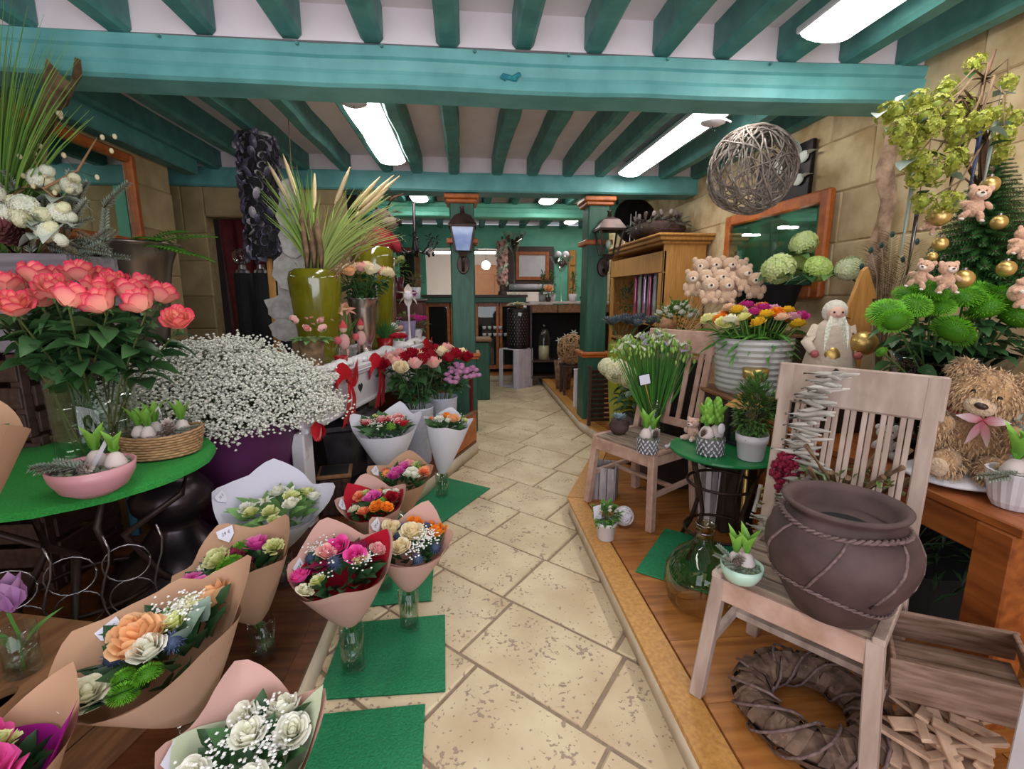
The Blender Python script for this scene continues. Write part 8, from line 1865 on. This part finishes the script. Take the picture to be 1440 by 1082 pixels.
# reindeer plush behind the far olive vase
q = V(*onm(2.02, .30, .972)); t = thing('tall_stand', 'dark brown pedestal on the mantel behind the far olive vase', 'pedestal', q); part('column', MB().box((0, 0, .40), (.20, .20, .80), None, .01), M['crate_b'], t); part('cap', MB().box((0, 0, .81), (.24, .24, .02), None, .004), M['crate_b'], t)
t = thing('reindeer_plush', 'brown reindeer plush in a red knitted jumper behind the olive vase', 'plush toy', (q.x, q.y, q.z + .82), (0, 0, R(10)), scale=1.0)
b = MB(); b.col = (.30, .02, .03); b.ball((0, 0, .14), .13, 14, 9, (1, .85, 1.15)); b.ball((-.12, -.04, .12), .05, 8, 6, (1, 1, 2), (0, .5, 0)); b.ball((.12, -.04, .12), .05, 8, 6, (1, 1, 2), (0, -.5, 0)); part('jumper', b, M['rough'], t, smooth=True)
b = MB(); b.col = (.12, .07, .045); b.ball((.02, -.02, .33), .095, 12, 8, (1, 1, .95)); b.ball((.09, -.09, .29), .06, 10, 7, (1.25, 1, .85), col=(.22, .15, .11)); part('head', b, M['fur'], t, smooth=True); part('nose', MB().ball((.155, -.13, .30), .022, 8, 6, col=(.05, .02, .02)), M['satin'], t, smooth=True)
for s in (-1, 1):
    b = MB(); b.leaf((.02 + s * .07, -.0, .38), (s * 1, 0, .35), .13, .06, col=(.22, .14, .09)); part('ear', b, M['fur'], t, smooth=True); b = MB(); b.tube([(.02 + s * .04, 0, .41), (.02 + s * .10, 0, .52), (.02 + s * .20, 0, .56)], [.014, .012, .006], 6, col=(.14, .06, .03)); b.tube([(.02 + s * .10, 0, .52), (.02 + s * .08, 0, .60)], [.011, .005], 6, col=(.14, .06, .03)); part('antler', b, M['rough'], t, smooth=True); part('eye', MB().ball((.05 + s * .035, -.105, .345), .01, 6, 5, col=(.01, .01, .01)), M['satin'], t)
# smaller pots along the mantel
def pot(label, q, r, h, m, name='plant_pot', cat='planter', top=1.15):
    t = thing(name, label, cat, q); part('pot_body', MB().lathe([(0, 0), (r * .85, 0), (r * .9, .006), (r * top, h), (r * top * .9, h), (r * .8, h * .8), (0, h * .75)], 24), m, t, smooth=True); return t
q = onm(.42, .16); t = pot('wooden vase with small pink alstroemeria at the front of the mantel', q, .07, .20, M['bark'])
for k in range(9): a = k * 2.4; r = .15 * math.sqrt((k + .5) / 9); link('blossom', FM('rose_pink' if k % 2 else 'freesia_hot', k), t, (r * math.cos(a), r * math.sin(a), .27 + U(-.03, .05)), aim((math.cos(a), math.sin(a) - .4, .8)), .028)
for k in range(16): a = k * 2.4; link('leaf', LM('pale_leaf', k), t, (.04 * math.cos(a), .04 * math.sin(a), .18), aim_leaf((math.cos(a), math.sin(a), .5)), .11)
q = onm(.60, .06); t = pot('small red glazed cup on the mantel', q, .04, .07, mat('red_glaze', '#8d1016', rough=.3), 'red_cup', 'cup')
part('candle', MB().lathe([(0, .052), (.034, .052), (.03, .06), (0, .06)], 16), M['white'], t)
for k, (s_, lab) in enumerate(((.74, 'pink wooden heart figurine, left of the pair on the mantel'), (1.02, 'pink wooden heart figurine, right of the pair on the mantel'))):
    t = thing('wood_figurine', lab, 'figurine', onm(s_, .10)); b = MB(); b.col = (.50, .30, .24)
    for sx in (-1, 1): b.tube([(sx * .02, 0, 0), (sx * .018, 0, .10)], [.012, .014], 6)
    b.ball((0, 0, .15), .04, 10, 7, (1, .7, 1.4), col=(.62, .34, .32)); part('figure_body', b, M['rough'], t, smooth=True); b = MB(); b.ball((0, 0, .235), .026, 10, 7, col=(.58, .36, .28)); part('head', b, M['rough'], t, smooth=True); b = MB(); b.lathe([(.03, .245), (.022, .265), (0, .30)], 10); b.c = [(.5, .05, .06)] * len(b.v); part('hat', b, M['rough'], t, smooth=True); b = MB(); b.ball((-.035, -.03, .16), .028, 8, 6, (1, .6, 1), col=(.55, .10, .12)); part('heart', b, M['rough'], t, smooth=True)
for k, (s_, c) in enumerate(((.84, (.80, .42, .30)), (.94, (.75, .30, .26)))):
    q = onm(s_, .17); t = thing('amaryllis', ['peach amaryllis in a small bottle, nearer one on the mantel', 'salmon amaryllis in a small bottle, farther one on the mantel'][k], 'flower', q); part('bottle', MB().lathe([(0, 0), (.035, 0), (.04, .06), (.022, .10), (.02, .12)], 16), M['glass'], t, smooth=True); b = MB(); b.tube([(0, 0, .01), (0, 0, .36)], .008, 6, col=(.2, .42, .08)); part('stem', b, M['leaf'], t)
    for m in range(3): b = MB(); b.leaf((0, 0, .08), (U(-.4, .4), U(-.3, .3), 1), .26, .035, col=(.12, .34, .05)); part('leaf', b, M['leaf'], t, smooth=True)
    b = lily_mb(c); link('bloom', b.mesh('amaryllis_bloom', M['petal']), t, (0, 0, .35), (R(40), 0, R(k * 50)), .075)
q = onm(1.50, .10); t = pot('dark red pot of grassy green plant on the mantel', q, .06, .11, bpy.data.materials['red_glaze']); grass_tuft(t, (0, 0, .08), 70, .20, .16, (.05, .16, .04), .012)
for k in range(5): link('bloom', FM('carn_red', k), t, (.06 + .04 * k * .5, .02 * (k % 2), .10), aim((0, -.5, 1)), .045)
q = onm(1.66, .08); t = thing('snow_bird', 'white bird figurine with red scarf on the mantel', 'figurine', q); b = MB(); b.ball((0, 0, .09), .055, 12, 8, (1, .8, 1.5), col=(.75, .72, .74)); b.ball((0, -.01, .19), .038, 10, 7, col=(.75, .72, .74)); part('figure_body', b, M['rough'], t, smooth=True); b = MB(); b.tube([(.036 * math.cos(j * PI / 6), .034 * math.sin(j * PI / 6), .158) for j in range(13)], .013, 6, cap=False, col=(.5, .03, .06)); part('scarf', b, M['rough'], t, smooth=True); b = MB(); b.leaf((-.02, -.01, .21), (-.4, 0, 1), .06, .03, col=(.7, .66, .68)); b.leaf((.02, -.01, .21), (.4, 0, 1), .06, .03, col=(.7, .66, .68)); part('ears', b, M['rough'], t, stuff=True)
q = onm(1.84, .12); t = pot('birch bark pot of pink blossom at the back of the mantel', q, .07, .13, M['birch'])
for k in range(8): a = k * 2.4; link('blossom', FM('rose_pink', k), t, (.05 * math.cos(a), .05 * math.sin(a), .15), aim((math.cos(a), math.sin(a), 1)), .03)
q = onm(2.02, .06, .972); t = thing('star_flower_lantern', 'white star shaped flower on a white stake', 'decoration', q); b = MB(); b.tube([(0, 0, .03), (0, 0, .40)], .016, 8); part('stake', b, M['white'], t); part('foot', MB().lathe([(0, 0), (.05, 0), (.05, .03), (0, .035)], 16), M['bark'], t)
for k in range(6): b = MB(); a = k * PI / 3 + .5; b.leaf((0, -.005, .46), (math.cos(a), -.15, math.sin(a)), .12, .075, col=(.80, .70, .62)); part('petal', b, M['petal'], t, smooth=True)
part('centre_disc', MB().ball((0, -.025, .46), .045, 14, 9, (1, .5, 1)), M['white'], t, smooth=True)
q = onm(2.14, .14, .972); t = pot('lilac felt cone pot behind the star flower', q, .09, .22, mat('lilac_felt', '#7a6c8a', '#897a98', rough=.9, scale=40)); bush(t, 60, (.09, .09, .05), (.08, .12, .05), None, .04, (0, 0, .24), random.Random(3))
q = onm(2.30, .12, .972); t = pot('white pot of magenta chrysanthemum beside the left pillar', q, .085, .13, M['white']); bush(t, 120, (.15, .12, .07), (.05, .13, .04), None, .06, (0, 0, .17), random.Random(8))
for k in range(12): a = k * 2.4; r = .13 * math.sqrt((k + .5) / 12); link('bloom', FM('mums_pink', k), t, (r * math.cos(a), r * math.sin(a), .25 - .03 * (r / .13)), aim((math.cos(a) * .4, math.sin(a) * .4 - .3, 1)), .05)
# purple vases on a brown cupboard behind
t = thing('brown_cupboard', 'red-brown cupboard behind the far olive vase', 'cupboard', (-.75, 5.75, PZ)); part('carcass', MB().box((0, 0, .62), (.55, .34, 1.24), None, .008), mat('red_brown', '#4b2019', '#5f2b20', rough=.5, scale=8), t); part('top_board', MB().box((0, 0, 1.255), (.60, .38, .025), None, .005), M['darkwood'], t)
q = V(-.78, 5.68, PZ + 1.27); t = pot('tall dark red vase of white flowers on the red-brown cupboard', q, .075, .24, mat('plum_glaze', '#4a1420', '#5a1c2a', rough=.3), top=1.2); bush(t, 80, (.12, .1, .12), (.1, .24, .05), None, .07, (0, 0, .34), random.Random(4))
for k in range(8): a = k * 2.4; link('blossom', FM('carn_lime', k), t, (.1 * math.cos(a), .1 * math.sin(a) - .03, .40 + U(-.05, .05)), aim((math.cos(a), -.6, .6)), .04)
q = V(-.58, 5.70, PZ + 1.27); t = pot('white cup with purple flower print and dark red plant', q, .065, .13, M['white']); bush(t, 90, (.09, .08, .07), (.08, .02, .03), None, .05, (0, 0, .20), random.Random(4)); b = MB()
for m in range(5): b.leaf((0, -.069, .07), (math.cos(m * 1.257), -.12, math.sin(m * 1.257)), .045, .035, col=(.30, .04, .32), up=(0, -1, 0), n=2)
part('flower_print', b, M['petal'], t)

# ---------------- tell look-alikes apart by where they stand ----------------
ORD = ['leftmost', 'second from left', 'third from left', 'fourth from left', 'fifth from left', 'sixth from left', 'seventh from left', 'eighth from left', 'ninth from left', 'tenth from left', 'eleventh from left', 'twelfth from left', 'thirteenth from left', 'fourteenth from left', 'fifteenth from left', 'sixteenth from left', 'seventeenth from left', 'eighteenth from left', 'nineteenth from left', 'twentieth from left']
bpy.context.view_layer.update()
same = {}
for o in list(C.objects):
    if o.parent is None and 'label' in o.keys(): same.setdefault(o['label'], []).append(o)
def head_pos(o):
    ch = [c for c in o.children if c.name.split('.')[0] in ('bloom', 'rosette', 'head')]
    p = (o.matrix_world @ ch[0].location) if ch else o.location
    return p.x / max(.1, p.y)
def head_y(o):
    ch = [c for c in o.children if c.name.split('.')[0] in ('bloom', 'rosette', 'head')]
    return (o.matrix_world @ ch[0].location).y if ch else o.location.y
for lab, os_ in same.items():
    n = len(os_)
    if n < 2: continue
    rows = [('', os_)]
    if n > len(ORD):
        os_.sort(key=head_y); rows = [(', front row', os_[:n // 2]), (', back row', os_[n // 2:])]
    for rn, r in rows:
        r.sort(key=head_pos)
        for k, o in enumerate(r): o['label'] = lab + rn + ', ' + ('rightmost' if k == len(r) - 1 else ORD[k])
